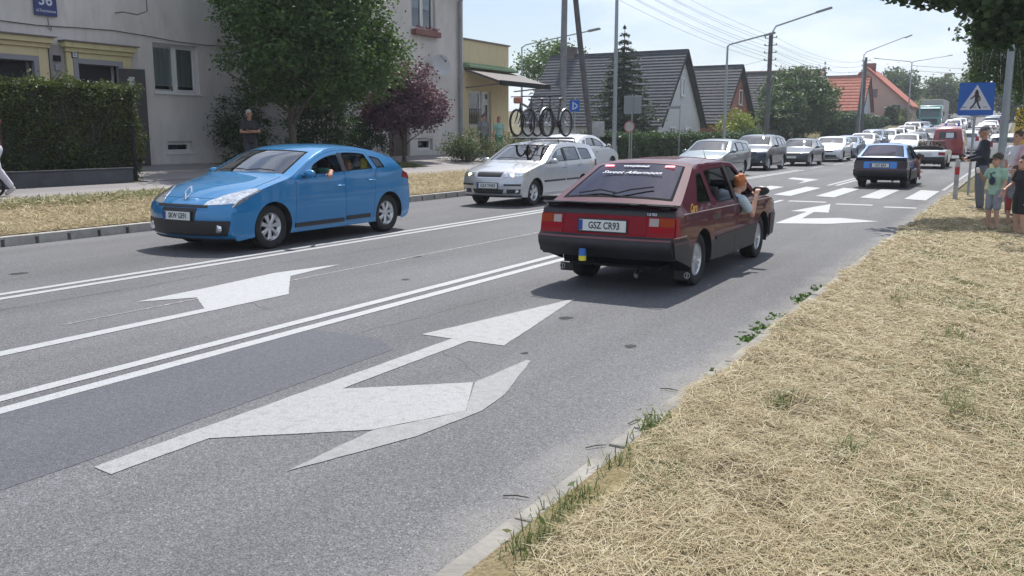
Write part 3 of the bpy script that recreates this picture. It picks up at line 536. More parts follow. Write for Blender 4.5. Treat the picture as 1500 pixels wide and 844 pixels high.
gable_house('gabled_house',-20,53.3,61.6,57.5,9.6,2.35,6.95,WHG,SLATE,'pale grey gabled house with steep striped dark roof, nearest beyond the shop',[(57.2,57.9,4.1,5.3),(55.2,56.3,1.3,2.1),(58.3,59.5,1.3,2.1)],(-28.3,57.5,7.5,.5),courses=24)
gable_house('gabled_house',-20,66.6,75.0,70.7,10.5,2.6,6.85,BRK,SLATE2,'brick-red gabled house with a grey roof, second beyond the shop',[(71.0,71.9,3.9,5.1),(68.0,69.2,1.4,2.2)],None,courses=19)
gable_house('gabled_house',-20,80,88.4,84.2,11,2.9,7.1,WHG,SLATE2,'pale house with a grey roof showing between the lamp pole and the big round tree',[(84.6,85.6,3.9,5.0)],None,courses=19)
gable_house('gabled_house',-20,98,107.5,103,11,3.9,8.5,BEI,PINK,'beige gabled house with a faded pinkish roof behind the small spruce',[(103,104,5,6.2)],None,courses=11)
gable_house('gabled_house',-17.4,114,122,118,11,4.6,8.5,WHG,ORNG,'white house with an orange-red roof between the leaning poles and the spruce',[(117.4,118.3,5.4,6.4)],None,courses=11)
def cross_house(u0,u1,v0,dep,ze,zr,wall,roof,label,wins=()):
    um=(u0+u1)/2; T=gable_house('gabled_house',0,0,1,.5,1,1,2,wall,roof,label) if 0 else None
    zb=gz(um,v0); T=thing('gabled_house',(um,v0,zb),0,label,'house','gabled houses along the left side of the road'); ze-=zb;zr-=zb; h=(u1-u0)/2
    w=MB(); w.prism([(-h,-1),(h,-1),(h,ze),(0,zr-.1),(-h,ze)],0,dep,'XZ'); w.build('wall',wall,T)
    r=MB()
    for s in(-1,1):
        q=[(s*(h+.4),ze-(zr-ze)/h*.4),(0,zr),(0,zr+.22),(s*(h+.4),ze-(zr-ze)/h*.4+.22)]; r.prism(q,-.4,dep+.4,'XZ')
    ro=r.build('roof',roof,T); c=MB(); c.box2((-.6,3,zr-.8),(.6,3.8,zr+.9)); c.build('chimney',mat('chimney_red',(.22,.07,.06),.8),ro)
    for (x0,x1,z0,z1) in wins: f=MB(); f.box2((x0,-.05,z0),(x1,.02,z1)); f.build('window',mat('far_window',(.10,.11,.12),.2),T)
    return T
cross_house(-24.5,-13.6,128,11,5.4,10.2,BEI,ORNG,'beige house with its broad gable to the street and a red roof, farthest but one',[(-1.2,-.3,3.2,4.3),(.6,1.5,3.2,4.3),(3.4,4.4,1.2,2.2)])
cross_house(-20,-9,196,10,8.4,12.6,BEI,roofm('roof_terracotta',(.26,.11,.07),0),'far house with a terracotta roof above the dark trees')
gable_house('gabled_house',-20,140,150,145,10,7.6,10.3,WHG,SLATE,'dark-roofed house rising behind the red-roofed gable',[],None,courses=8)
# ================================================================== hedges
def hedge(name,u0,u1,v0,v1,z0,z1,label,m,dens=900,leaf=.07,core=True,group=None,seed=3,rough=.13):
    um,vm=(u0+u1)/2,(v0+v1)/2; T=thing(name,(um,vm,z0),0,label,'hedge',group); r=np.random.default_rng(seed); a,b_,h=(u1-u0)/2,(v1-v0)/2,z1-z0
    fs=[((1,0,0),2*b_*h),((-1,0,0),2*b_*h*.3),((0,1,0),2*a*h),((0,-1,0),2*a*h),((0,0,1),4*a*b_)]; Ps=[]
    for n_,ar in fs:
        n=int(ar*dens); q=r.uniform(-1,1,(n,3))*np.array([a,b_,h/2]); 
        ax=[i for i in range(3) if n_[i]][0]; q[:,ax]=n_[ax]*[a,b_,h/2][ax]
        wob=.5*np.sin(q[:,1]*3.1+q[:,2]*4)+.5*np.sin(q[:,1]*7.3-q[:,2]*5.1+q[:,0]*6); q[:,ax]+=n_[ax]*(wob*rough-np.abs(r.normal(size=n))*.11); q+=r.normal(size=(n,3))*.03
        if ax==2: q[:,2]+=np.where(r.random(n)<.06,r.random(n)*.16,0)
        q[:,2]+=h/2; Ps.append(q)
    P=np.concatenate(Ps); V,F=leaf_quads(P,leaf,rs=r,asp=.6); npmesh('foliage',V,F,m,T)
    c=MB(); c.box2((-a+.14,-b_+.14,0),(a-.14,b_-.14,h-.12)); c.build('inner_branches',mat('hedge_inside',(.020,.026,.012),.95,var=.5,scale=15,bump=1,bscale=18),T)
    b=MB(); 
    b.box2((a*.2,-b_*.9,-.1),(a*.9,b_*.9,.03))
    for i in range(int(b_*4)): q=r.uniform(-b_*.9,b_*.9); b.tube([(a*.5,q,0),(a*.8,q+r.normal()*.1,h*.5),(a*.9,q+r.normal()*.15,h*.8)],[.018,.012,.006],5)
    b.build('stems',BARK,T); return T
hedge('hedge',-18.1,-16.95,3.5,13.2,.60,2.68,'tall clipped green hedge behind the dark planter wall on the left',LEAF_H,dens=1250,leaf=.062)
hedge('hedge',-16.6,-15.4,36.5,62,.5,1.62,'long low dark hedge in front of the gabled houses',LEAF_D,dens=170,leaf=.15,seed=5,rough=.12)
hedge('hedge',-16.6,-15.2,86,122,1.3,3.6,'dark hedge beyond the big round tree',LEAF_D,dens=70,leaf=.28,seed=6,rough=.2)
hedge('hedge',-16.0,-14.8,124,160,2.6,5.0,'overgrown hedge at the top of the rise',LEAF_D,dens=50,leaf=.34,seed=7,rough=.25)
# planter wall and gate post
PW=thing('planter_wall',(-16.62,8,.58),0,'low dark grey garden wall under the tall hedge','wall')
b=MB(); b.box2((-.06,-11,-.2),(.06,4.55,.30)); b.build('wall',mat('dark_concrete',(.055,.058,.065),.8,var=.25,scale=3,bump=.3,bscale=20),PW,bevel=.01); b=MB(); b.box2((-.075,-11,.302),(.075,4.57,.33)); b.build('coping',mat('dark_concrete'),PW,bevel=.006)
GP=thing('fence_post',(-16.75,12.75,.6),0,'thin black steel post at the end of the hedge','post'); b=MB(); b.box2((-.03,-.03,0),(.03,.03,1.18)); b.build('post',DARK,GP); b=MB(); b.lathe([(.001,1.22),(.035,1.2),(.04,1.18)],10); b.build('cap',DARK,GP)
# ================================================================== trees and shrubs
tree('broadleaf_tree',-17.5,18.4,'large round-crowned green tree in front of the grey apartment wall',
  [((.3,1.0,3.3),(1.8,2.35,1.6),230,100,.22),((-.1,.9,5.0),(2.0,2.55,1.9),260,100,.24),((.2,-1.6,4.4),(1.2,1.1,1.0),60,80,.2),((.5,-1.3,3.1),(1.2,1.3,.8),40,80,.18),((.9,2.6,3.0),(1.2,1.4,.9),45,80,.18),((0,.6,2.3),(1.6,2.1,.55),70,80,.17)],.115,LEAF_G,3.6,.13,seed=11,limbs=7,spread=1.7,start=.35)
tree('plum_tree',-18.1,24.3,'purple-leaved plum tree between the green tree and the downpipe',
  [((0,0,1.9),(1.1,1.9,.9),120,70,.17),((.2,-.2,2.6),(.9,1.3,.8),70,70,.15),((.2,1.3,1.8),(.7,.9,.7),40,60,.14),((.1,-1.3,1.7),(.8,.8,.6),40,60,.14)],.10,LEAF_P,1.9,.07,seed=12,limbs=6,spread=1.0,start=.3)
def shrub(name,u,v,label,rad,m,leaf=.08,n=60,per=60,h=None,seed=1,cz=None,group=None,cat='bush',sg=.13):
    z=gz(u,v); T=thing(name,(u,v,z),0,label,cat,group); r=np.random.default_rng(seed)
    P=blob_points([((0,0,cz if cz is not None else rad[2]*.85),rad,n,per,sg)],r,.35); P=P[P[:,2]>.02]; V,F=leaf_quads(P,leaf,rs=r); npmesh('foliage',V,F,m,T)
    b=MB(); rd=random.Random(seed)
    for i in range(6): a=rd.uniform(0,6.28); d=rd.uniform(.2,.7); b.tube([(0,0,-.05),(rad[0]*d*.5*math.cos(a),rad[1]*d*.5*math.sin(a),rad[2]*.6),(rad[0]*d*math.cos(a),rad[1]*d*math.sin(a),rad[2]*1.3)],[.03,.02,.008],5)
    b.build('stems',BARK,T); return T
shrub('bush',-19.1,18.2,'dark evergreen bush against the wall behind the standing man',(.8,1.05,1.2),LEAF_D,.08,90,70,seed=21)
shrub('bush',-18.6,20.9,'dense dark bush under the round-crowned tree',(1.0,1.7,1.5),LEAF_D,.085,130,80,seed=22)
shrub('bush',-18.9,23.3,'dark bush between the tree trunk and the plum tree',(.8,1.1,1.1),LEAF_D,.085,60,70,seed=23)
shrub('bush',-17.3,27.2,'grey-green spreading bush by the downpipe and ladder',(.9,1.6,.62),leafm('leaf_greygreen',(.085,.11,.055)),.075,80,80,seed=24)
shrub('bush',-17.3,30.2,'grey-green bush in front of the shop window',(.8,1.1,.52),leafm('leaf_greygreen'),.075,50,70,seed=25)
def conifer(u,v,h,rad,label,n=16,seed=5,needle=.13,per=170,base=.3):
    z=gz(u,v); T=thing('spruce_tree',(u,v,z),0,label,'tree'); r=np.random.default_rng(seed); Ps=[];b=MB()
    b.tube([(0,0,-.1),(0,0,h*.5),(0,0,h)],[.16,.09,.015],8)
    for i in range(n):
        q=i/(n-1); zz_=base+(h*.98-base)*q; rr_=rad*(1-q)**.85+.06; k=9 if q<.8 else 5
        for j in range(k):
            a=2*PI*j/k+i*.7+r.normal()*.15; L_=rr_*r.uniform(.75,1.12); m_=max(12,int(per*(L_/rad)))
            t=r.random(m_)**.7; w=(.10+.16*t)*L_; P=np.stack([np.cos(a)*t*L_-np.sin(a)*r.normal(size=m_)*w*.6,np.sin(a)*t*L_+np.cos(a)*r.normal(size=m_)*w*.6,zz_-t*L_*.28+r.normal(size=m_)*.05],-1); Ps.append(P)
            b.tube([(0,0,zz_),(math.cos(a)*L_*.9,math.sin(a)*L_*.9,zz_-L_*.25)],[.025,.006],4)
    V,F=leaf_quads(np.concatenate(Ps),needle,rs=r,asp=.3); npmesh('crown',V,F,NEED,T); b.build('trunk',BARK,T); return T
conifer(-21.5,51.2,7.3,2.9,'dark spruce in front of the striped roof of the nearest gabled house',18,5,.2,260)
conifer(-21.0,110,7.5,1.6,'small spruce with tiered branches between the round tree and the orange roof',13,6,.2,70,base=1)
tree('broadleaf_tree',-17.5,80.5,'big dense round tree between the grey roofs and the red roof',[((0,0,2.8),(3.2,5.4,2.7),200,80,.36),((0,.6,4.6),(2.4,3.6,1.6),100,80,.32),((0,-4.6,1.6),(2,2.4,1.4),40,70,.3)],.27,LEAF_F,4,.25,seed=31,limbs=6,spread=2.4,start=.2)
shrub('bush',-17,60.7,'lime-green round bush below the street lamp',(1.4,2.7,1.35),LEAF_Y,.17,70,55,seed=32,sg=.25)
shrub('bush',-15.6,58.5,'low dark bush beside the lime-green one',(1.0,2.0,.75),LEAF_D,.16,40,50,seed=33,sg=.2)
shrub('bush',-12.9,141,'flat-topped pale green bush in front of the far houses',(2.6,4.0,1.3),leafm('leaf_pale',(.16,.21,.06)),.3,80,45,seed=34,sg=.35,cz=2.0)
shrub('bush',-14.6,128,'pale bush beside the flat-topped one',(1.4,3.5,1.1),leafm('leaf_pale'),.22,50,45,seed=35,sg=.3)
for i,(u,v,rx,ry,h,lb) in enumerate([(-19,156,5,6,8,'dark tree behind the far lamp pole'),(-12,165,4.5,6,7.5,'dark tree left of the truck'),(-25,165,5,5,7,'dark tree behind the broad gable'),(-8.5,176,2.8,4,8,'dark pointed tree right of the terracotta roof'),(-2,150,4,6,8,'dark tree above the far traffic'),(5,150,5,6,9,'dark tree at the right of the far traffic')]):
    tree('broadleaf_tree',u,v,lb,[((0,0,h*.5),(rx*.8,ry*.8,h*.42),90,60,.6)],.5,LEAF_F,h*.6,.3,seed=40+i,group='dark trees on the rise',limbs=4,spread=2.5)
tree('broadleaf_tree',-23,45,'pale green treetop behind the striped roof',[((0,0,4.9),(2.2,2.2,1.9),60,60,.35)],.2,LEAF_G,5,.2,seed=51,limbs=4) if 0 else None
tree('broadleaf_tree',-32,62,'treetop showing over the ridge of the nearest gabled house',[((0,0,5.6),(2.6,3.0,2.2),80,60,.4)],.26,LEAF_G,5,.25,seed=52,limbs=4)
# overhanging maple (trunk outside the picture on the right) and drooping birch
tree('maple_tree',1.5,19.4,'dark-leaved maple reaching over the road from the right edge',
  [((-3.35,-.3,4.35),(.95,1.3,.36),46,36,.13),((-2.4,0,4.25),(1.2,1.5,.6),62,40,.14),((-2.1,.5,3.65),(.62,.9,.42),30,36,.12),((-1.2,0,5.0),(1.2,1.8,.7),50,40,.18),((.4,0,6.0),(2.0,2.4,1.4),80,50,.24),((-.6,-1.8,5.8),(2.0,1.4,.9),40,45,.2)],.15,LEAF_D,4.9,.17,seed=61,limbs=8,spread=2.2,start=.5,asp=.85)
def birch(u,v,label,seed,h=11,rad=2.4,z=None,nst=230,zlo=2.0):
    z=gz(u,v); T=thing('birch_tree',(u,v,z),0,label,'tree'); r=np.random.default_rng(seed); Ps=[];b=MB()
    for i in range(nst):
        a=r.uniform(0,2*PI); q=math.sqrt(r.random())*rad; x,y_=q*math.cos(a),q*math.sin(a); zt_=h*r.uniform(.45,.98)*(1-.25*(q/rad)**2); L_=r.uniform(1.2,3.6); zb=max(zlo+r.random()*.9,zt_-L_)
        m_=int((zt_-zb)*60)+4; t=np.linspace(0,1,m_); sw=r.normal(size=2)*.25
        P=np.stack([x+sw[0]*t+r.normal(size=m_)*.08,y_+sw[1]*t+r.normal(size=m_)*.08,zt_+(zb-zt_)*t],-1); Ps.append(P); 
        if i%2==0: b.tube([(x,y_,zt_),(x+sw[0]*.5,y_+sw[1]*.5,(zt_+zb)/2),(x+sw[0],y_+sw[1],zb)],[.012,.008,.003],4); b.tube([(0,0,zt_*.75),(x*.6,y_*.6,zt_*1.0),(x,y_,zt_)],[.04,.02,.012],4)
    V,F=leaf_quads(np.concatenate(Ps),.115,rs=r,droop=.8); npmesh('crown',V,F,LEAF_B,T)
    b.tube([(0,0,-.1),(.05,0,h*.4),(0,.1,h*.75),(0,0,h)],[.17,.13,.07,.02],9); b.build('trunk',BARKB,T); return T
birch(1.35,29.5,'drooping birch hanging behind the crossing sign at the right edge',71,nst=700,rad=3.0,zlo=2.2)
birch(3.2,36,'second birch at the far right behind the people',72,nst=420,rad=3.6,zlo=1.4,h=12)
# leafy twigs entering at the top left corner
tree('broadleaf_tree',-14.6,2.2,'light green branch reaching in at the top left corner',[((-.1,3.2,4.1),(.7,1.0,.55),45,50,.13),((0,1.2,4.6),(1.2,1.8,1.1),50,40,.2)],.08,leafm('leaf_fresh',(.09,.14,.03)),4.3,.12,seed=81,limbs=6,spread=1.6,start=.5)
# ------------------------------------------------------------------ car body generator
def in_poly(P,poly):
    x,y=P[:,0],P[:,1]; r=np.zeros(len(P),bool); n=len(poly)
    for i in range(n):
        x1,y1=poly[i]; x2,y2=poly[(i+1)%n]
        if y1==y2: continue
        c=((y1>y)!=(y2>y))&(x<(x2-x1)*(y-y1)/(y2-y1)+x1); r^=c
    return r
def seglen(poly): return [math.dist(poly[i],poly[(i+1)%len(poly)]) for i in range(len(poly))]
def rounded(poly,r,n=4):
    out=[];k=len(poly)
    for i in range(k):
        p=np.array(poly[i][:2],float); a=np.array(poly[i-1][:2],float); b=np.array(poly[(i+1)%k][:2],float)
        rr=poly[i][2] if len(poly[i])>2 else r
        la,lb=np.linalg.norm(a-p),np.linalg.norm(b-p); q=min(rr,.48*la,.48*lb)
        if q<1e-4: out.append(tuple(p)); continue
        A=p+(a-p)/la*q; Bq=p+(b-p)/lb*q
        for j in range(n+1):
            t=j/n; out.append(tuple((1-t)**2*A+2*t*(1-t)*p+t*t*Bq))
    return out
def refine(poly,d):
    out=[]
    for i in range(len(poly)):
        a=np.array(poly[i]); b=np.array(poly[(i+1)%len(poly)]); n=max(1,int(math.ceil(np.linalg.norm(b-a)/d)))
        for j in range(n): out.append(tuple(a+(b-a)*j/n))
    return out
def inset(poly,d):
    P=np.array(poly); n=len(P); area=sum(P[i][0]*P[(i+1)%n][1]-P[(i+1)%n][0]*P[i][1] for i in range(n)); s=1 if area>0 else -1
    out=[]
    for i in range(n):
        e1=P[i]-P[i-1]; e2=P[(i+1)%n]-P[i]; e1=e1/(np.linalg.norm(e1)+1e-9); e2=e2/(np.linalg.norm(e2)+1e-9)
        n1=np.array([-e1[1],e1[0]])*s; n2=np.array([-e2[1],e2[0]])*s; m=n1+n2; l=np.linalg.norm(m)
        if l<.2: m=n1; l=1
        m=m/l; c=max(.5,m@n1); out.append(tuple(P[i]+m*d/c))
    return out
def tri(outer,holes=(),grid=.08,extra=(),aspect=1.0):
    """triangulate polygon with holes, with interior grid points; returns points, tris, boundary loops"""
    pts=[];edges=[]
    loops=[outer]+list(holes)
    for lp in loops:
        s=len(pts); pts+=[(p[0]*aspect,p[1]) for p in lp]; edges+=[(s+i,s+(i+1)%len(lp)) for i in range(len(lp))]
    for ln in extra:
        s=len(pts); pts+=[(p[0]*aspect,p[1]) for p in ln]; edges+=[(s+i,s+i+1) for i in range(len(ln)-1)]
    nb=len(pts); P=np.array(pts); lo=P.min(0); hi=P.max(0)
    gx=np.arange(lo[0]+grid*.5,hi[0],grid); gy=np.arange(lo[1]+grid*.5,hi[1],grid)
    if len(gx) and len(gy):
        G=np.array([(x+(grid/2 if j%2 else 0),y) for j,y in enumerate(gy) for x in gx])
        ok=np.ones(len(G),bool)
        B=[]
        for a,b in edges:
            L=math.dist(pts[a],pts[b]); n=max(1,int(L/(grid*.5)))
            for j in range(n): t=j/n; B.append((pts[a][0]*(1-t)+pts[b][0]*t,pts[a][1]*(1-t)+pts[b][1]*t))
        B=np.array(B)
        d=np.sqrt(((G[:,None,:]-B[None,:,:])**2).sum(-1)).min(1); ok&=d>grid*.38
        o2=[(p[0]*aspect,p[1]) for p in outer]; ok&=in_poly(G,o2); G=G[ok]; pts+=[tuple(g) for g in G]
    r=delaunay_2d_cdt([Vector(p) for p in pts],edges,[],0,1e-5)
    V=np.array([tuple(v) for v in r[0]]); F=[tuple(f) for f in r[2]]
    C=np.array([V[list(f)].mean(0) for f in F]); keep=in_poly(C,[(p[0]*aspect,p[1]) for p in outer])
    for h in holes: keep&=~in_poly(C,[(p[0]*aspect,p[1]) for p in h])
    F=[f for f,kk in zip(F,keep) if kk]; V[:,0]/=aspect
    return V,F
def boundary(F):
    c={}
    for f in F:
        for i in range(len(f)):
            e=(f[i],f[(i+1)%len(f)]); c[e]=1
    return [e for e in c if (e[1],e[0]) not in c]
class Car:
    def __init__(s,L,W,keys,belt,wb,fo,R_,xf=.9,cf=.16,xr=.7,cr=.10,tk=.10,tumble=20,p=2.6,Ra=None,pinch=.02):
        s.L,s.W,s.belt,s.wb,s.fo,s.R=L,W,belt,wb,fo,R_; s.xf,s.cf,s.xr,s.cr,s.tk,s.tum,s.p=xf,cf,xr,cr,tk,math.tan(R(tumble)),p; s.Ra=Ra or R_+.045; s.pinch=pinch
        T=[];Q=[]; n=len(keys); K=[np.array([k[0],k[1],k[3],k[4]],float) for k in keys]
        for i in range(n):
            if i==0 or i==n-1: T.append(i);Q.append(K[i]);continue
            la=np.linalg.norm((K[i]-K[i-1])[:2]); lb=np.linalg.norm((K[i+1]-K[i])[:2]); r=keys[i][2]
            qa=min(r,.495*la); qb=min(r,.495*lb)
            A=K[i]+(K[i-1]-K[i])*qa/la; B_=K[i]+(K[i+1]-K[i])*qb/lb; ns=3 if r<.06 else 6
            for j in range(ns+1):
                t=j/ns; Q.append((1-t)**2*A+2*t*(1-t)*K[i]+t*t*B_)
                ta=i-qa/la; tb=i+qb/lb; T.append(ta+(tb-ta)*t)
        # refine long gaps
        T2=[];Q2=[]
        for i in range(len(T)-1):
            d=np.linalg.norm((Q[i+1]-Q[i])[:2]); m=max(1,int(math.ceil(d/.11)))
            for j in range(m): T2.append(T[i]+(T[i+1]-T[i])*j/m); Q2.append(Q[i]+(Q[i+1]-Q[i])*j/m)
        T2.append(T[-1]);Q2.append(Q[-1]); s.T=np.array(T2); s.Q=np.array(Q2); s.keys=keys
    def hw(s,x,z):
        x=np.asarray(x,float);z=np.asarray(z,float)
        e=1-s.cf*np.clip(1-x/s.xf,0,1)**2-s.cr*np.clip(1-(s.L-x)/s.xr,0,1)**2
        w=s.W/2*e; zc=.58
        low=w*(1-s.tk*np.clip((zc-z)/zc,0,1)**2); b=s.belt(x) if callable(s.belt) else s.belt
        mid=w*(1-s.pinch*np.clip((z-zc)/np.maximum(b-zc,.05),0,1)**2)
        d=np.clip(z-b,0,9); return np.where(z<zc,low,mid)-d*s.tum-d*d*.10
    def Lp(s,t,sv):
        t=np.asarray(t,float); sv=np.asarray(sv,float)
        x,z,bx,bz=[np.interp(t,s.T,s.Q[:,i]) for i in range(4)]; g=1-np.abs(sv)**s.p
        y=sv*s.hw(x,z); return np.stack([x+bx*g,y,z+bz*g],-1)
    def out(s,P):   # local coordinates: forward = -x, centred
        P=np.array(P,float); P[...,0]-=s.L/2; return P
    def side(s,V,off=0):
        V=np.asarray(V,float); return np.stack([V[:,0],s.hw(V[:,0],V[:,1])+off,V[:,1]],-1)
    def front_t(s,z,rear=False):   # outline parameter of the front (or rear) face at height z
        zz=s.Q[:,1]; n=len(zz); im=int(np.argmax(zz))
        if not rear:
            return np.interp(z,zz[:im+1],s.T[:im+1])
        return np.interp(z,zz[im:][::-1],s.T[im:][::-1])
    # ---- builders
    def shell(s,doors,holes,lower,bottom,glass,paintm,lowm=None,splitz=None,sg=.86,grid=.085,splitline=None):
        """body: side panels (cut by doors / holes) + lofted top.  glass: list of (t0,t1,sg0) cut from loft"""
        mb=MB()
        outline=[tuple(q[:2]) for q in s.Q]
        poly=outline+refine_open(bottom,.07)
        ex=[splitline] if splitline else []
        cuts=[h for h in holes]+[d for d in doors]
        V,F=tri(poly,[refine(c,.06) for c in cuts],grid,ex)
        for sg_ in(1,-1):
            P=s.side(V); P[:,1]*=sg_; P=s.out(P)
            if lowm is not None:
                C=np.array([V[list(f)].mean(0) for f in F]); low=s.is_low(C)
            else: low=np.zeros(len(F),bool)
            Fo=[f if sg_==1 else f[::-1] for f in F]
            a=[f for f,l in zip(Fo,low) if not l]; b=[f for f,l in zip(Fo,low) if l]
            n=len(mb.v); mb.v+= [tuple(p) for p in P]; mb.f+=[tuple(i+n for i in f) for f in a+b]; mb.m+=[0]*len(a)+[1]*len(b)
        # loft
        cols=sorted(set([round(math.sin(u*PI/2),4) for u in np.linspace(-1,1,25)]+[-sg,sg]))
        cols=np.array([c for c in cols if not (abs(abs(c)-sg)<.03 and abs(abs(c)-sg)>1e-6)])
        T=s.T; tt,ss=np.meshgrid(T,cols,indexing='ij'); P=s.out(s.Lp(tt,ss)); nr,nc=tt.shape; n=len(mb.v); mb.v+=[tuple(p) for p in P.reshape(-1,3)]
        gl=[MB() for _ in glass]
        for i in range(nr-1):
            tm=(T[i]+T[i+1])/2
            for j in range(nc-1):
                sm=(cols[j]+cols[j+1])/2; hole=False
                for (t0,t1) in glass:
                    if t0<tm<t1 and abs(sm)<sg: hole=True
                if hole: continue
                f=(n+i*nc+j,n+i*nc+j+1,n+(i+1)*nc+j+1,n+(i+1)*nc+j)
                x,z=(s.Q[i][0]+s.Q[i+1][0])/2,(s.Q[i][1]+s.Q[i+1][1])/2
                lo=lowm is not None and bool(s.is_low(np.array([[x,z]]))[0])
                mb.f.append(f); mb.m.append(1 if lo else 0)
        return mb
    def glass_patch(s,t0,t1,sg,off=-.004,edge=.035):
        T=sorted(set([t0,t1,t0+(t1-t0)*.05,t1-(t1-t0)*.05]+[t for t in s.T if t0<t<t1])); c=sorted(set([-sg,sg,-sg+edge*1.3,sg-edge*1.3]+list(np.linspace(-sg*.85,sg*.85,11))))
        tt,ss=np.meshgrid(T,c,indexing='ij'); P=s.out(s.Lp(tt,ss)); P[...,2]+=off; nr,nc=tt.shape
        m=MB(); m.v=[tuple(p) for p in P.reshape(-1,3)]
        for i in range(nr-1):
            for j in range(nc-1):
                e=(i==0 or i==nr-2 or j==0 or j==nc-2); m.f.append((i*nc+j,i*nc+j+1,(i+1)*nc+j+1,(i+1)*nc+j)); m.m.append(1 if e else 0)
        return m
    def patch(s,poly,off=.004,thick=.012,holes=(),grid=.07,kind='side',both=True,mb=None,mi=0,sides=(1,-1)):
        """raised plate following the body surface; kind side: (x,z) ; loft: (t,s)"""
        mb=mb or MB()
        if kind=='side':
            V,F=tri(refine(poly,grid),[refine(h,grid) for h in holes],grid)
            for sg in (sides if both else (1,)):
                A=s.out(s.side(V,off)*np.array([1,sg,1])); B_=s.out(s.side(V,off-thick)*np.array([1,sg,1])); s._slab(mb,A,B_,F,mi)
        else:
            V,F=tri(refine(poly,.08),[refine(h,.08) for h in holes],.08,aspect=1.0)
            P=s.Lp(V[:,0],V[:,1]); e=1e-3
            dt=s.Lp(V[:,0]+e,V[:,1])-s.Lp(V[:,0]-e,V[:,1]); ds=s.Lp(V[:,0],V[:,1]+e)-s.Lp(V[:,0],V[:,1]-e)
            N=np.cross(ds,dt); N/=np.linalg.norm(N,axis=1)[:,None]+1e-9
            c=np.array([s.L/2,0,.6]); fl=np.sign(((P-c)*N).sum(1)); N*=fl[:,None]
            s._slab(mb,s.out(P+N*off),s.out(P+N*(off-thick)),F,mi)
        return mb
    def _slab(s,mb,A,B_,F,mi):
        n=len(mb.v); k=len(A); mb.v+=[tuple(p) for p in A]+[tuple(p) for p in B_]
        fs=[tuple(i+n for i in f) for f in F]
        for a,b in boundary(F): fs.append((n+a,n+b,n+k+b,n+k+a))
        mb.f+=fs; mb.m+=[mi]*len(fs)
    def fp(s,pts,rear=False,sclamp=1.0):   # (y,z) on the front/rear face -> (t,s)
        o=[]
        for y,z in pts:
            t=float(s.front_t(z,rear)); x=np.interp(t,s.T,s.Q[:,0]); zz=np.interp(t,s.T,s.Q[:,1]); o.append((t,max(-sclamp,min(sclamp,y/float(s.hw(x,zz))))))
        return o
    def is_low(s,C): return C[:,1]<s.lowz(C[:,0])
    def bottom(s,zs,x0=None,x1=None,n=9):
        """closed lower edge from rear bumper bottom to front bumper bottom with both wheel arches"""
        xr,zr=s.Q[-1][:2]; xf,zf=s.Q[0][:2]; pts=[]
        for xw in (s.fo+s.wb,s.fo):
            dz=s.R-zs; dx=math.sqrt(max(s.Ra**2-dz**2,.01)); a0=math.atan2(-dz,dx); a1=PI-a0
            for j in range(n*2+1):
                a=a0+(a1-a0)*j/(n*2); pts.append((xw+s.Ra*math.cos(a),s.R+s.Ra*math.sin(a)))
        return [(xr,zr)]+pts+[(xf,zf)]
def pair(c,name,poly,m,T,off=.004,thick=.012,**kw):
    for sg in(1,-1): c.patch(poly,off,thick,sides=(sg,)).build(name,m,T,smooth=40,**kw)
def refine_open(p,d):
    out=[]
    for a,b in zip(p[:-1],p[1:]):
        n=max(1,int(math.ceil(math.dist(a,b)/d)))
        for j in range(n):
            q=(a[0]+(b[0]-a[0])*j/n,a[1]+(b[1]-a[1])*j/n); out.append(q)
    return out[1:]
def rr(x0,z0,x1,z1,r=.02,n=3): return rounded([(x0,z0),(x1,z0),(x1,z1),(x0,z1)],r,n)
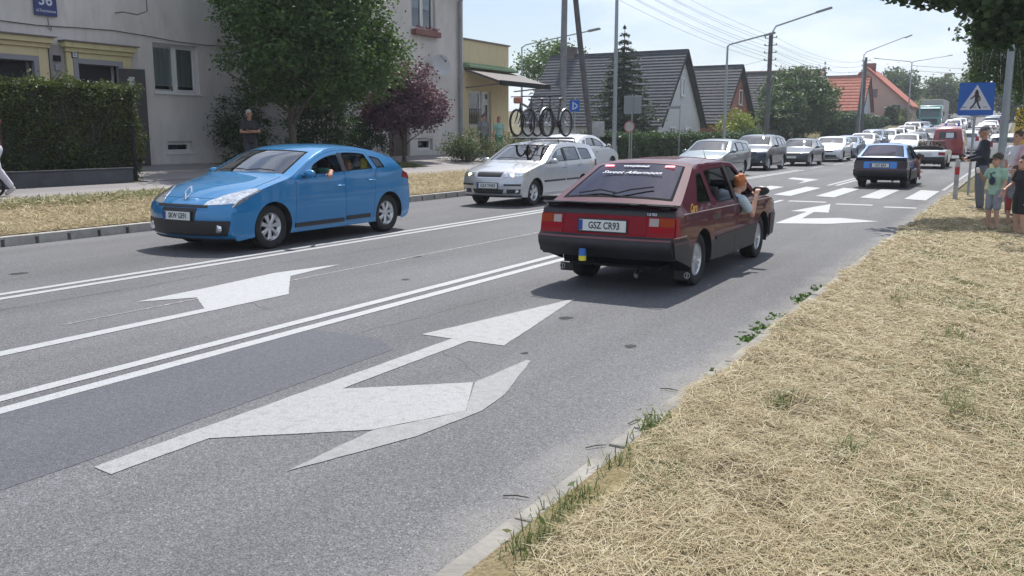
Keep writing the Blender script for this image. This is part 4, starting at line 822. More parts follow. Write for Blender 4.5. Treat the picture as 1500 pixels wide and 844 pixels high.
def make_wheel(car,x,side,R_,W_,parent,style='six',rim=.62,yo=None,col=None):
    """wheel > tyre, rim ; located at its hub"""
    y=yo if yo is not None else car.W/2*.93-W_/2
    hub=MB(); hub.lathe([(.001,-.01),(R_*.5,-.01),(R_*.5,.02),(.001,.02)],16,axis='Y'); 
    h=hub.build('wheel',DARK,parent,smooth=40); h.location=(x-car.L/2,y*side,R_)
    if side<0: h.rotation_euler=(0,0,PI)
    w=W_/2; rr_=R_*rim
    t=MB(); t.lathe([(rr_,w*.72),(rr_+.01,w*.86),(rr_+.03,w*.97),(R_*.90,w),(R_*.965,w*.90),(R_*.995,w*.72),(R_,w*.4),(R_,0),(R_,-w*.4),(R_*.995,-w*.72),(R_*.965,-w*.9),(R_*.9,-w),(rr_+.02,-w),(rr_,-w*.8)],40,axis='Y')
    t.build('tyre',RUB,h,smooth=35)
    b=MB(); 
    b.lathe([(rr_*.80,w*.40),(rr_*.93,w*.66),(rr_*.985,w*.80),(rr_*1.0,w*.80),(rr_*1.0,w*.2),(rr_*.88,w*.0),(rr_*.80,w*.40)],40,axis='Y')
    b.lathe([(.001,w*.72),(rr_*.10,w*.72),(rr_*.22,w*.64),(rr_*.24,w*.3),(.001,w*.3)],20,axis='Y')
    def spoke(a,wi,wo,th,y0,y1,r0=.16,r1=.90):
        c,s_=math.cos(a),math.sin(a); vs=[]
        for r,wd,yy in((r0*rr_,wi,y0),((r0+r1)/2*rr_,(wi+wo)*.42,(y0+y1)/2+.006),(r1*rr_,wo,y1)):
            for q,d in((-wd,yy-.008),(-wd*.6,yy+.006),(wd*.6,yy+.006),(wd,yy-.008),(wd,yy-th),(-wd,yy-th)):
                vs.append((r*c-q*s_,d,r*s_+q*c))
        fs=[(i*6+j,i*6+(j+1)%6,(i+1)*6+(j+1)%6,(i+1)*6+j) for i in range(2) for j in range(6)]
        b.add(vs,fs)
    if style=='six':
        for k in range(7): spoke(2*PI*k/7+.3,.026,.042,.03,w*.62,w*.68)
    elif style=='multi':
        for k in range(10): spoke(2*PI*k/10,.013,.022,.03,w*.55,w*.62)
    elif style=='five':
        for k in range(5): spoke(2*PI*k/5+.2,.03,.055,.03,w*.6,w*.66)
    elif style=='blade':
        for k in range(16): spoke(2*PI*k/16,.010,.016,.03,w*.58,w*.64)
    b.build('rim',col or ALLOY,h,smooth=35)
    d=MB(); d.lathe([(.001,w*.05),(rr_*.92,w*.05),(rr_*.92,-w*.3),(.001,-w*.3)],24,axis='Y'); d.lathe([(.001,w*.2),(rr_*.6,w*.2),(rr_*.6,w*.1)],24,axis='Y',mi=1)
    d.build('brake_disc',[DARK,mat('brake_steel',(.12,.12,.12),.5,.6)],h,smooth=40)
    return h
def wells(car,parent,zs=.2,depth=.24):
    m=MB()
    for xw in(car.fo,car.fo+car.wb):
        for sg in(1,-1):
            n=14; vs=[]
            for j in range(n+1):
                a=-.25+(PI+.5)*j/n; x=xw+car.Ra*math.cos(a); z=car.R+car.Ra*math.sin(a); hw=float(car.hw(x,z))
                vs+= [(x-car.L/2,sg*(hw-.004),z),(x-car.L/2,sg*(hw-depth),z)]
            m.add(vs,[(2*j,2*j+1,2*j+3,2*j+2) for j in range(n)])
            c=len(m.v); m.add([(xw-car.L/2,sg*(float(car.hw(xw,.6))-depth),car.R)]+[vs[2*j+1] for j in range(n+1)],[(0,j+1,j+2) for j in range(n)])
    m.box2((.35-car.L/2,-car.W*.33,zs),(car.L/2-.35,car.W*.33,zs+.03)); m.box2((car.fo+car.Ra+.02-car.L/2,-car.W*.45,zs+.001),(car.fo+car.wb-car.Ra-.02-car.L/2,car.W*.45,zs+.028))
    return m.build('underbody',DARK,parent,smooth=40)
def seatmb(x,y,L,h=.32,back=.62,wd=.48,m=None):
    m=m or MB(); X=x-L/2
    m.box((X,y,h+.08),(.50,wd,.17)); m.box((X+.30,y,h+.38),(.13,wd*.92,back),rot=Matrix.Rotation(R(16),3,'Y')); m.box((X+.40,y,h+.79),(.09,.25,.17),rot=Matrix.Rotation(R(14),3,'Y'))
    return m
def interior(car,parent,xdash,xs1,xs2,beltz,steer=-1,low=.28):
    s=MB()
    for y in(-.36,.36): seatmb(xs1,y,car.L,m=s)
    s.box((xs2-car.L/2,0,.42),(.5,1.2,.16)); s.box((xs2+.32-car.L/2,0,.66),(.13,1.2,.52),rot=Matrix.Rotation(R(18),3,'Y'))
    for y in(-.38,.38): s.box((xs2+.42-car.L/2,y,.98),(.08,.24,.13))
    s.build('seats',FABRIC,parent,bevel=.03)
    d=MB(); d.box((xdash-car.L/2,0,beltz-.13),(.42,car.W*.78,.22)); d.box2((xdash-.1-car.L/2,-car.W*.4,low),(xdash+.1-car.L/2,car.W*.4,beltz-.2)); d.box((xdash+.6-car.L/2,0,.42),(.9,.2,.22))
    d.box2((xdash-car.L/2,-car.W*.44,low-.02),(xs2+.4-car.L/2,car.W*.44,low))
    d.build('dashboard',FABRIC,parent,bevel=.03)
    st=MB(); n=20; 
    pts=[(xdash+.34-car.L/2+.17*math.sin(2*PI*i/n)*.42*-1,steer*.36+.185*math.cos(2*PI*i/n),beltz-.04+.185*math.sin(2*PI*i/n)*.9) for i in range(n+1)]
    st.tube(pts,.014,6,cap=False); st.tube([(xdash+.1-car.L/2,steer*.36,beltz-.12),(xdash+.34-car.L/2,steer*.36,beltz-.04)],.02,6); st.box((xdash+.34-car.L/2,steer*.36,beltz-.04),(.03,.3,.05))
    st.build('steering_wheel',BLACK,parent,smooth=40)
def plate(parent,txt,x,y,z,facing,w=.52,h=.114,tilt=0,frame=True,eu=True,loc_only=False):
    """number plate standing on the front/rear; facing -1 = looks to -x (front)"""
    p=MB(); 
    p.box((0,0,0),(.006,w,h)); o=p.build('number_plate',mat('plate_white',(.62,.64,.62),.45),parent,bevel=.002); o.location=(x,y,z); o.rotation_euler=(0,R(tilt)*-facing,0 if facing<0 else PI)
    f=MB(); f.box((.004,0,0),(.008,w+.03,h+.03)); f.build('plate_frame',BLACK,o,bevel=.003)
    if eu: e=MB(); e.box((-.0036,w/2-.022,0),(.002,.042,h-.008)); e.build('country_band',mat('eu_blue',(.02,.05,.3),.5),o)
    text(txt,.098,'plate_text',mat('plate_ink',(.02,.02,.025),.6),o,(-.0042,-.02,-.002),(R(90),0,R(-90)),sx=.80,bold=.0022)
    return o
def mirror(car,parent,x,z,m,side,sz=(.11,.17,.12),out=.15):
    hw=float(car.hw(x,z)); b=MB(); X=x-car.L/2
    b.ell((X,side*(hw+out*.72),z+.04),(sz[0]/2,sz[1]/2+.02,sz[2]/2),14); o=b.build('wing_mirror',m,parent,smooth=60)
    a=MB(); a.prism([(X-.05,side*(hw-.02)),(X+.04,side*(hw-.02)),(X+.03,side*(hw+out*.6)),(X-.01,side*(hw+out*.6))],z-.015,z+.015,'XY'); a.box((X+sz[0]/2-.012,side*(hw+out*.74),z+.04),(.012,sz[1]*.85,sz[2]*.8)); a.build('mirror_foot',BLACK,o,bevel=.004)
    return o
def wiper(parent,pts,m=None):
    b=MB(); b.tube(pts,.008,5); p,q=Vector(pts[-2]),Vector(pts[-1]); return b.build('wiper',m or BLACK,parent)
def handle(car,parent,x,z,m,w=.16,sides=(1,-1),flush=False):
    for sg in sides:
        b=MB(); 
        if flush: b=car.patch(rr(x-w/2,z-.028,x+w/2,z+.028,.012),.003,.01,sides=(sg,))
        else:
            hw=float(car.hw(x,z)); X=x-car.L/2
            b.tube([(X-w/2,sg*(hw+.002),z),(X-w/2+.02,sg*(hw+.032),z+.002),(X+w/2-.02,sg*(hw+.034),z+.004),(X+w/2,sg*(hw+.002),z+.004)],[.012,.013,.013,.012],8,flat=.7)
        b.build('handle',m,parent,smooth=50)
def assemble(car,name,P,doors,holes,splitline,glass,sg,mats,parent,zs,wheelstyle,seal=SEAL,sideglass=GLASS,frontglass=GLASS,rearglass=GLASS,open_windows=(),thick=.03,lowname=None,tyre=.2,detail=True,glassnames=('windscreen','rear_window')):
    """mats=(paint,lower) ; doors=[(poly,[windows],handle)] ; holes=[fixed side windows] ; glass=[(t0,t1)...]"""
    gap=.004
    body=car.shell([d[0] for d in doors],holes,None,car.bottom(zs),glass,mats[0],mats[1] if car.lowz else None,splitline=splitline,sg=sg)
    bo=body.build('body',[mats[0],mats[1] or mats[0]],parent,smooth=52,weld=.0006)
    for di,(poly,wins,hd) in enumerate(doors):
        for sg_ in(1,-1):
            dm=MB(); pin=inset(refine(poly,.06),gap); ws=[refine(wn,.06) for wn in wins]
            V,F=tri(pin,ws,.085,[splitline] if (splitline and car.lowz) else [])
            A=car.out(car.side(V)*np.array([1,sg_,1])); B_=car.out(car.side(V,-thick)*np.array([1,sg_,1]))
            C=np.array([V[list(f)].mean(0) for f in F]); low=car.is_low(C) if car.lowz else np.zeros(len(F),bool)
            n=len(dm.v); k=len(A); dm.v+=[tuple(p) for p in A]+[tuple(p) for p in B_]
            dm.f+=[tuple(i+n for i in f) for f in F]; dm.m+=[1 if l else 0 for l in low]
            fs=[(n+a,n+b,n+k+b,n+k+a) for a,b in boundary(F)]; dm.f+=fs; dm.m+=[0]*len(fs)
            fs=[tuple(i+n+k for i in f[::-1]) for f in F]; dm.f+=fs; dm.m+=[2]*len(fs)
            do=dm.build('door',[mats[0],mats[1] or mats[0],FABRIC],parent,smooth=52)
            for wi,wn in enumerate(wins):
                rb=car.patch(wn,.002,.02,holes=[inset(refine(wn,.06),.013)],sides=(sg_,),grid=.06); rb.build('window_seal',seal,do,smooth=40)
                if (di,sg_) in open_windows and wi==0: continue
                g=car.patch(inset(refine(wn,.06),.010),-.008,.004,sides=(sg_,)); g.build('door_window',sideglass,do,smooth=60)
            if hd:
                handle(car,do,hd[0],hd[1],hd[2],sides=(sg_,),flush=hd[3] if len(hd)>3 else False)
    for h in holes:
        for sg_ in(1,-1):
            rb=car.patch(h,.002,.02,holes=[inset(refine(h,.06),.013)],sides=(sg_,),grid=.06); so_=rb.build('window_seal',seal,parent,smooth=40)
            g=car.patch(inset(refine(h,.06),.010),-.006,.004,sides=(sg_,)); g.build('side_window',sideglass,parent,smooth=60)
    for i,(t0,t1) in enumerate(glass):
        gm=car.glass_patch(t0,t1,sg); gm.build(glassnames[i],[frontglass if i==0 else rearglass,seal],parent,smooth=60)
    wells(car,parent,zs)
    for xw in(car.fo,car.fo+car.wb):
        for sg_ in(1,-1): make_wheel(car,xw,sg_,car.R,tyre,parent,wheelstyle)
    return bo
# ================================================================== the red hatchback
def make_boxy(name,loc,rz,label,pc,group=None,tail=None,lowcol=None,hero=True,plt='GSZ CR93',style='blade'):
    T=thing(name,loc,rz,label,'car',group)
    L=4.32
    keys=[(.10,.27,0,-.03,0),(.04,.46,.02,-.10,0),(.03,.56,.03,-.12,0),(.07,.58,.02,-.12,0),(.09,.71,.05,-.10,.01),(.28,.765,.2,-.04,.025),(1.06,.855,.04,-.10,.02),   # 6 = base of windscreen
          (1.66,1.265,.10,-.10,.045),(2.15,1.30,.3,0,.05),(3.12,1.28,.12,.03,.05),     # 9 = top of hatch glass
          (3.93,.915,.03,.06,.03),(4.14,.845,.04,.05,.01),(4.19,.58,.03,.05,0),(4.235,.565,.02,.06,0),(4.245,.49,.06,.06,0),(4.12,.375,0,.05,0)]
    belt=lambda x: .80+.03*np.clip(x/L,0,1)
    c=Car(L,1.52,keys,belt,2.51,.80,.285,cf=.07,xf=.7,cr=.05,xr=.5,tk=.07,tumble=21,pinch=.015,Ra=.335)
    c.lowz=lambda x: np.interp(x,[0,.45,.46,3.86,3.87,4.4],[.57,.57,.47,.47,.57,.57])
    M=pc; LOW=mat('grey_black_plastic',(.022,.022,.026),.5,var=.2,scale=5) if lowcol is None else lowcol
    split=[(.6,.47),(1.2,.47),(2.2,.47),(3.2,.47)]
    W1=rounded([(1.24,.855,.02),(2.02,.855,.03),(2.02,1.235,.04),(1.72,1.225,.06)],.03)
    W2=rounded([(2.13,.855,.03),(2.74,.855,.03),(2.88,.95,.03),(2.88,1.215,.04),(2.13,1.235,.04)],.03)
    W3=rounded([(3.00,.875,.03),(3.46,.895,.03),(3.16,1.19,.04),(3.00,1.195,.03)],.03)
    D1=rounded([(1.165,.22,.03),(2.07,.22,.03),(2.07,1.27,.03),(1.70,1.258,.05),(1.17,.90,.03),(1.14,.7,.02)],.03)
    D2=rounded([(2.08,.22,.03),(2.72,.22,.05),(2.88,.46,.1),(2.95,.66,.08),(2.95,1.25,.04),(2.08,1.27,.03)],.03)
    # keep the door clear of the rear arch
    BH=mat('handle_black',(.02,.02,.02),.4)
    c.lowz2=c.lowz
    body=assemble(c,name,None,[(D1,[W1],(1.92,.70,BH,True)),(D2,[W2],(2.80,.71,BH,True))],[W3],None,[(6.06,6.93),(9.08,9.95)],.87,(M,LOW),T,.235,style,rearglass=TGLASS,open_windows=((0,1),(1,1)) if hero else (),sideglass=GLASS)
    X=lambda x:x-L/2
    # B pillar black cover, sill strip, side moulding, bright belt line
    pair(c,'pillar_cover',rr(2.035,.84,2.115,1.25,.01),BLACK,T,.006,.008)
    pair(c,'side_moulding',rr(1.14,.455,2.86,.49,.008),LOW,T,.012,.016)
    pair(c,'belt_trim',[(.38,.772),(3.95,.808),(3.95,.816),(.38,.780)],mat('trim_pink_grey',(.45,.36,.37),.3),T,.0035,.006)
    if True:
        pair(c,'bumper_trim',[(3.86,.59),(4.17,.59),(4.17,.597),(3.86,.597)],mat('trim_pink_grey'),T,.004,.006)
    # bumpers as separate shells
    bm_=MB(); 
    c.patch([(12.2,-.995),(15,-.995),(15,.995),(12.2,.995)],.022,.03,kind='loft',mb=bm_); c.patch(rounded([(3.74,.34),(4.17,.385),(4.23,.565),(3.86,.565),(3.80,.45)],.02),.020,.03,mb=bm_)
    bm_.build('rear_bumper',LOW,T,smooth=50)
    bt=MB(); c.patch([(12.95,-.985),(13.1,-.985),(13.1,.985),(12.95,.985)],.03,.012,kind='loft',mb=bt); c.patch([(3.86,.53),(4.22,.53),(4.22,.54),(3.86,.54)],.026,.008,mb=bt); bt.build('bumper_strip',mat('trim_dull_red',(.16,.05,.06),.4),T)
    fb=MB(); c.patch([(0,-.99),(2.9,-.99),(2.9,.99),(0,.99)],.02,.03,kind='loft',mb=fb); c.patch(rounded([(.12,.27),(.42,.27),(.46,.5),(.44,.56),(.05,.56)],.02),.018,.03,mb=fb); fb.build('front_bumper',LOW,T,smooth=50)
    # tail: panel, lamps, plate, spoiler
    RP=tail if tail else mat('red_tail_panel',(.22,.004,.013),.5,coat=.12,spec=.15) if hero else M
    c.patch(c.fp([(-.46,.58),(.46,.58),(.46,.79),(-.46,.79)],True),.006,.012,kind='loft').build('tail_panel',RP,T,smooth=40)
    for sg in(1,-1):
        lb=MB()
        def q(y0,y1,z0,z1,o,mi): c.patch(c.fp([(sg*y0,z0),(sg*y1,z0),(sg*y1,z1),(sg*y0,z1)],True),o,.012,kind='loft',mb=lb,mi=mi)
        q(.465,.745,.58,.79,.010,0); q(.485,.58,.70,.775,.014,1); q(.59,.735,.70,.78,.014,2); q(.485,.735,.64,.69,.0135,3)
        c.patch(rounded([(4.06,.60),(4.175,.60),(4.14,.78),(4.06,.78)],.01),.008,.012,sides=(sg,),mb=lb,mi=0)
        SM=mat('smoked_lamp',(.035,.012,.014),.3,coat=.5); lb.build('tail_light',[SM]*4 if tail else [REDL,mat('reverse_lamp',(.40,.34,.33),.5,spec=.2),mat('tail_amber',(.30,.045,.010),.5,spec=.15),mat('tail_red',(.30,.004,.012),.5,spec=.15)],T,smooth=40)
    xr=float(c.Lp(c.front_t(.70,True),0)[0]); 
    if plt: plate(T,plt,X(xr)+.022,-.01,.69,1,tilt=-4)
    # black spoiler over the tail
    sp=MB(); t=np.linspace(-.72,.72,17); 
    prof=[(4.00,.90),(4.11,.905),(4.215,.917),(4.23,.902),(4.14,.875),(4.01,.88)]; vs=[];n=len(prof)
    for y in t:
        for (x,z) in prof: vs.append((X(x-.10*(abs(y)/.8)**3),y,z+.012*(1-(y/.8)**2)))
    sp.add(vs,[(i*n+j,(i+1)*n+j,(i+1)*n+(j+1)%n,i*n+(j+1)%n) for i in range(16) for j in range(n)]+[tuple(range(n)),tuple(16*n+j for j in range(n-1,-1,-1))])
    for y in(-.6,0,.6): sp.box((X(4.05),y,.86),(.1,.12,.06))
    so_=sp.build('rear_spoiler',BLACK,T,smooth=40)
    rb=MB()
    for a,b_ in((-.70,-.20),(-.12,.28),(.36,.70)): rb.box((X(4.215),(a+b_)/2,.923),(.022,abs(b_-a),.006),rot=Matrix.Rotation(R(-8),3,'Y'))
    rb.build('spoiler_painted_highlight',mat('highlight_grey',(.16,.16,.17),.3),so_)  # broken highlight along the spoiler lip, put in as paler grey strips
    c.patch(c.fp([(-.73,.795),(.73,.795),(.73,.855),(-.73,.855)],True),.006,.01,kind='loft').build('tail_garnish',BLACK,T,smooth=40)
    # rear wiper
    wt=c.out(c.Lp(9.93,-.05)); w1=c.out(c.Lp(9.72,.52)); wiper(T,[tuple(wt+[0,0,.02]),tuple(c.out(c.Lp(9.83,.2))+[0,0,.03]),tuple(w1+[0,0,.022])])
    wiper(T,[tuple(c.out(c.Lp(9.90,-.62))+[0,0,.018]),tuple(c.out(c.Lp(9.84,-.3))+[0,0,.026]),tuple(c.out(c.Lp(9.90,.02))+[0,0,.02])])
    # exhaust and tow bar
    ex=MB(); ex.tube([(X(3.7),.36,.24),(X(4.14),.36,.235),(X(4.24),.37,.205)],.024,10); ex.build('exhaust',CHROME,T,smooth=40)
    # front: grille, headlights
    c.patch(c.fp([(-.40,.60),(.40,.60),(.40,.70),(-.40,.70)]),.004,.01,kind='loft').build('grille',BLACK,T,smooth=40)
    for sg in(1,-1): c.patch(c.fp([(sg*.44,.60),(sg*.72,.60),(sg*.70,.70),(sg*.44,.70)]),.006,.01,kind='loft').build('headlight',REFL,T,smooth=40)
    wiper(T,[tuple(c.out(c.Lp(6.1,.3))+[0,0,.02]),tuple(c.out(c.Lp(6.2,0))+[0,0,.03]),tuple(c.out(c.Lp(6.12,-.5))+[0,0,.02])])
    for sg in(1,-1): mirror(c,T,1.26,.87,BLACK,sg,(.10,.18,.12),.14)
    interior(c,T,1.2,1.9,2.7,.83)
    return T,c
RED=paint('burgundy_paint',(.070,.002,.016),0,.6); RED.node_tree.nodes['Principled BSDF'].inputs['Coat Weight'].default_value=.65; RED.node_tree.nodes['Principled BSDF'].inputs['Specular IOR Level'].default_value=.15
U0=-3.655; RX0=9.17-.80-2.51     # rear axle at v=9.17 -> car centre
vc=9.17+ (2.51+.80) - 4.32/2
car1,c1=make_boxy('hatchback_car',(U0,vc,0),R(-90),'burgundy old hatchback with rear spoiler and a passenger leaning out of it',RED)
L1=4.32; X1=lambda x:x-L1/2
def on_glass(c,t,s_,up=.004): 
    return c.out(c.Lp(t,s_))+np.array([0.002,0,up])
# rear window stickers and interior red brake lamps
tv=c1.out(c1.Lp(9.2,0))-c1.out(c1.Lp(9.8,0)); ang=math.atan2(tv[2],-tv[0])   # slope of the glass
STK=mat('sticker_white',(.6,.62,.66),.5)
p=c1.out(c1.Lp(9.36,0)); 
text('Sweet Afternoon',.085,'rear_window_lettering',STK,car1,(p[0]+.006,p[1]-.02,p[2]+.008),(ang,0,R(90)),shear=.4,sx=1.15,bold=.0005)
p=c1.out(c1.Lp(9.19,0)); text('www.polonez.pl',.045,'rear_window_lettering',STK,car1,(p[0]+.006,p[1]-.02,p[2]+.008),(ang,0,R(90)),sx=1.0,bold=.002)
for y in(-.40,.40):
    p=c1.out(c1.Lp(9.17,y/.66)); b=MB(); b.box((0,0,0),(.035,.11,.010)); o=b.build('brake_light',mat('lit_brake_lamp',(1,.25,.3),.4,emit=1.2),car1,bevel=.004); o.location=(p[0],p[1],p[2]+.010); o.rotation_euler=(0,ang,0)
q=c1.side(np.array([[3.62,.855]]),.006)[0]
text('Caro',.12,'pillar_lettering',mat('sticker_yellow',(.65,.36,.03),.5),car1,(q[0]-L1/2,q[1],q[2]),(R(84),0,R(180)),shear=.3,sx=.9,bold=.003)
text('1.6 GLI',.035,'spoiler_lettering',STK,car1,(X1(4.255),.53,.828),(R(90),0,R(90)),bold=.001)
# tow ball with a blue and yellow cap, mud flap badges, antenna
b=MB(); b.tube([(X1(4.05),-.18,.30),(X1(4.28),-.18,.30),(X1(4.33),-.18,.37)],.017,8); tb=b.build('tow_bar',DARK,car1,smooth=40)
b=MB(); b.lathe([(.001,.075),(.034,.07),(.04,.04),(.04,.0)],14,c=(X1(4.335),-.18,.385),mi=0); b.lathe([(.04,.0),(.04,-.05),(.02,-.052)],14,c=(X1(4.335),-.18,.385),mi=1); b.build('tow_ball_cover',[mat('cap_blue',(.03,.14,.42),.5),mat('cap_yellow',(.75,.65,.05),.5)],tb,smooth=40)
for y in(.66,-.66):
    b=MB(); b.box((X1(3.72),y,.160),(.01,.15,.09)); fl=b.build('mud_flap',BLACK,car1); 
    b=MB(); b.lathe([(.026,.002),(.032,.002),(.032,-.002),(.026,-.002)],20,axis='X',c=(X1(3.73),y+(.07 if y>0 else -.05),.165)); b.box((X1(3.73),y+(.07 if y>0 else -.05),.165),(.003,.008,.045)); b.build('flap_badge',mat('badge_grey',(.5,.5,.5),.5),fl)
b=MB(); b.tube([(X1(1.9),.30,1.32),(X1(2.0),.32,1.36),(X1(2.2),.36,1.46)],[.006,.003,.001],5); b.build('antenna',BLACK,car1)
# ================================================================== modern cars (parametric)
HLAMP=mat('headlamp_glass',(.72,.74,.76),.12,.75,coat=1,var=.45,scale=22)
def zt(c,x):   # height of the side outline above x
    im=int(np.argmax(c.Q[:,0]>=.3)); X=c.Q[:,0]; Z=c.Q[:,1]; ok=[0]
    xs=[];zs=[];last=-1
    for a,b in zip(X,Z):
        if a>last+1e-4 and b>.45: xs.append(a);zs.append(b);last=a
    return np.interp(x,xs,zs)
def dlo(c,xlb,xlt,xrb,xrt,bot,mt=.085,r=.03,n=7):
    top=[]
    for i in range(n+1):
        x=xrt+(xlt-xrt)*i/n; top.append((x,max(float(zt(c,x))-mt,float(bot(x))+.012,)))
    return rounded([(xlb,float(bot(xlb)),r),(xrb,float(bot(xrb)),r)]+[(p[0],p[1],r if i in(0,n) else .02) for i,p in enumerate(top)],r,3)
def make_modern(name,loc,rz,label,pc,spec,group=None,plt=None,hero=False,roof_dark=False,cat='car'):
    T=thing(name,loc,rz,label,cat,group); g=spec; L=g['L']; W=g['W']
    c=Car(L,W,g['keys'],g['belt'],g['wb'],g['fo'],g['R'],cf=g.get('cf',.16),xf=g.get('xf',.9),cr=g.get('cr',.10),xr=.7,tk=g.get('tk',.10),tumble=g.get('tumble',20),pinch=.012,Ra=g.get('Ra',g['R']+.04))
    c.lowz=(lambda x: 0*x+g['lowz']) if g.get('lowz') else None
    LOW=mat('grey_black_plastic'); kb=g['kb']; kf=g['kf']; kr=g['kr']; kg=g['kg']    # key indices: ws base, roof front, hatch glass top, hatch glass base
    bot=lambda x: c.belt(x)+.03
    xa=g['keys'][kb][0]; xrf=g['keys'][kf][0]
    ap=g.get('ap',.13)      # thickness of the windscreen pillar
    zs=g.get('zs',.23); B=g['B']; arch0=g['fo']+c.Ra; archr=g['fo']+g['wb']-c.Ra
    xl=xa+g.get('aw',.34)
    W1=dlo(c,xl,xl+.10,B-.045,B-.055,bot,g.get('mtf',.10),r=.02,n=12)
    W1=[p for p in W1]
    df=max(arch0+.06,xa-.0)
    D1t=[(x,float(zt(c,x))-.045) for x in np.linspace(B-.012,xl-.02,10)]
    # door front edge up to the belt then along the pillar
    D1=rounded([(df,zs+.05),(B,zs+.05)]+[(p[0],p[1],.03) for p in D1t]+[(df+.05,float(c.belt(df))+.012,.02)],.03)
    Cx=g['C']; 
    W2=dlo(c,B+.055,B+.055,Cx[0]-.05,Cx[1]-.05,bot,.085)
    D2t=[(x,float(zt(c,x))-.045) for x in np.linspace(Cx[1],B+.012,5)]
    ang=[R(a) for a in (190,170,150,130,112)]; Rb=c.Ra+.055
    av=[(g['fo']+g['wb']+Rb*math.cos(a),g['R']+Rb*math.sin(a)) for a in ang]
    av=[p for p in av if p[1]>zs+.08 and p[0]<Cx[0]-.02]
    D2=rounded([(B+.008,zs+.05),(av[0][0]-.02,zs+.05)]+av+[(Cx[0],max(av[-1][1]+.12,c.belt(Cx[0])-.12),.06),(Cx[0],float(c.belt(Cx[0]))+.02,.02)]+[(p[0],p[1],.03) for p in D2t],.03)
    holes=[]
    if g.get('Dx'):
        Dx=g['Dx']; holes.append(dlo(c,Cx[0]+.05,Cx[1]+.05,Dx[0],Dx[1],bot,g.get('mt3',.10)))
    BH=pc if g.get('ph') else BLACK
    hz=g.get('hz',.86)
    split=[(archr-.3-.6*i,g['lowz']) for i in range(3)] if g.get('lowz') else None
    sgl=DGLASS if not hero else GLASS
    fg=glassm('windscreen_glass',(.6,.66,.66),2.2) if hero else DGLASS
    assemble(c,name,None,[(D1,[W1],(B-.13,hz,BH)),(D2,[W2],(Cx[0]-.12,hz+g.get('dh',.05),BH))],holes,split,[(kb+.06,kf-.07),(kr+.08,kg-.1)],g.get('sg',.86),(pc,LOW),T,zs,g.get('wheel','six'),
        sideglass=sgl,frontglass=fg,rearglass=DGLASS if not hero else GLASS,open_windows=g.get('open',()),tyre=.2)
    X=lambda x:x-L/2
    pair(c,'pillar_cover',[(B-.042,float(bot(B))),(B+.05,float(bot(B))),(B+.05,float(zt(c,B))-.085),(B-.042,float(zt(c,B))-.085)],BLACK,T,.005,.008)
    for i,(x0,z0,x1,z1) in enumerate(g.get('mould',())): pair(c,'side_moulding',[(x0,z0),(x1,z0+(z1-z0)*0+.0),(x1,z1+.0),(x0,z1)],BLACK,T,.012,.016)
    for nm,kind,poly,mt,off in g['front']:
        if kind=='f': c.patch(c.fp(poly),off,.014,kind='loft').build(nm,mt,T,smooth=40)
        if kind=='fm':
            for sg in(1,-1): c.patch(c.fp([(sg*y,z) for y,z in poly]),off,.014,kind='loft').build(nm,mt,T,smooth=40)
        if kind=='tm':
            for sg in(1,-1):
                mb=c.patch([(t,sg*s_) for t,s_ in poly[0]],off,.014,kind='loft')
                if poly[1]: c.patch(poly[1],off*.8,.014,sides=(sg,),mb=mb)
                mb.build(nm,mt,T,smooth=50)
        if kind=='r': c.patch(c.fp(poly,True),off,.014,kind='loft').build(nm,mt,T,smooth=40)
        if kind=='rm':
            for sg in(1,-1):
                mb=c.patch(c.fp([(sg*y,z) for y,z in poly[0]],True),off,.014,kind='loft')
                if poly[1]: c.patch(poly[1],off*.8,.014,sides=(sg,),mb=mb)
                mb.build(nm,mt,T,smooth=50)
        if kind=='c':
            for sg in(1,-1):
                y,z,r=poly; t=float(c.front_t(z)); P=c.out(c.Lp(t,sg*y/float(c.hw(np.interp(t,c.T,c.Q[:,0]),z)))); mb=MB(); mb.lathe([(.001,-.02),(r*.8,-.018),(r,-.006),(r,.03)],18,axis='X'); o=mb.build(nm,mt,T,smooth=40); o.location=P; o.rotation_euler=(0,0,R(sg*g.get('fa',18)))
    if plt:
        zp=g.get('zp',.5); t=float(c.front_t(zp)); xp=float(c.out(c.Lp(t,0))[0]); plate(T,plt,xp-.015,0,zp,-1,tilt=3)
    else:
        zp=g.get('zp',.5); t=float(c.front_t(zp)); xp=float(c.out(c.Lp(t,0))[0]); b=MB(); b.box((xp-.012,0,zp),(.012,.52,.114)); b.build('number_plate',mat('plate_white'),T)
    mx_=g.get('mx',xa+.33)
    for sg in(1,-1): mirror(c,T,mx_,float(c.belt(mx_))+.02,pc if g.get('pm',1) else BLACK,sg)
    if hero:
        interior(c,T,xa+.25,B-.28,g['fo']+g['wb']-.45,float(c.belt(B))-.02)
        for (a,b_,d) in ((.55,.1,-.5),(-.05,-.4,-.75)) if 0 else ():
            pass
        for (y0,y1) in((.60,-.02),(-.05,-.66)):
            t0=kb+.10; P=[c.out(c.Lp(t0,y0))+[-.0,0,.022],c.out(c.Lp(t0+.03,(y0+y1)/2))+[0,0,.034],c.out(c.Lp(t0+.02,y1))+[0,0,.028]]; wiper(T,[tuple(p) for p in P])
    # hood shut line
    hd=MB()
    k4=g.get('hoodt',kb-2)
    for sg in(1,-1): c.patch([(k4+.2,sg*(.86)),(kb-.05,sg*.845),(kb-.05,sg*.855),(k4+.2,sg*.87)],.0015,.003,kind='loft',mb=hd)
    c.patch([(k4+.2,-.86),(k4+.2,.86),(k4+.22,.86),(k4+.22,-.86)],.0015,.003,kind='loft',mb=hd); hd.build('bonnet_gap',DARK,T)
    return T,c
def lin(a,b,L): return lambda x: a+(b-a)*np.clip(np.asarray(x,float)/L,0,1)
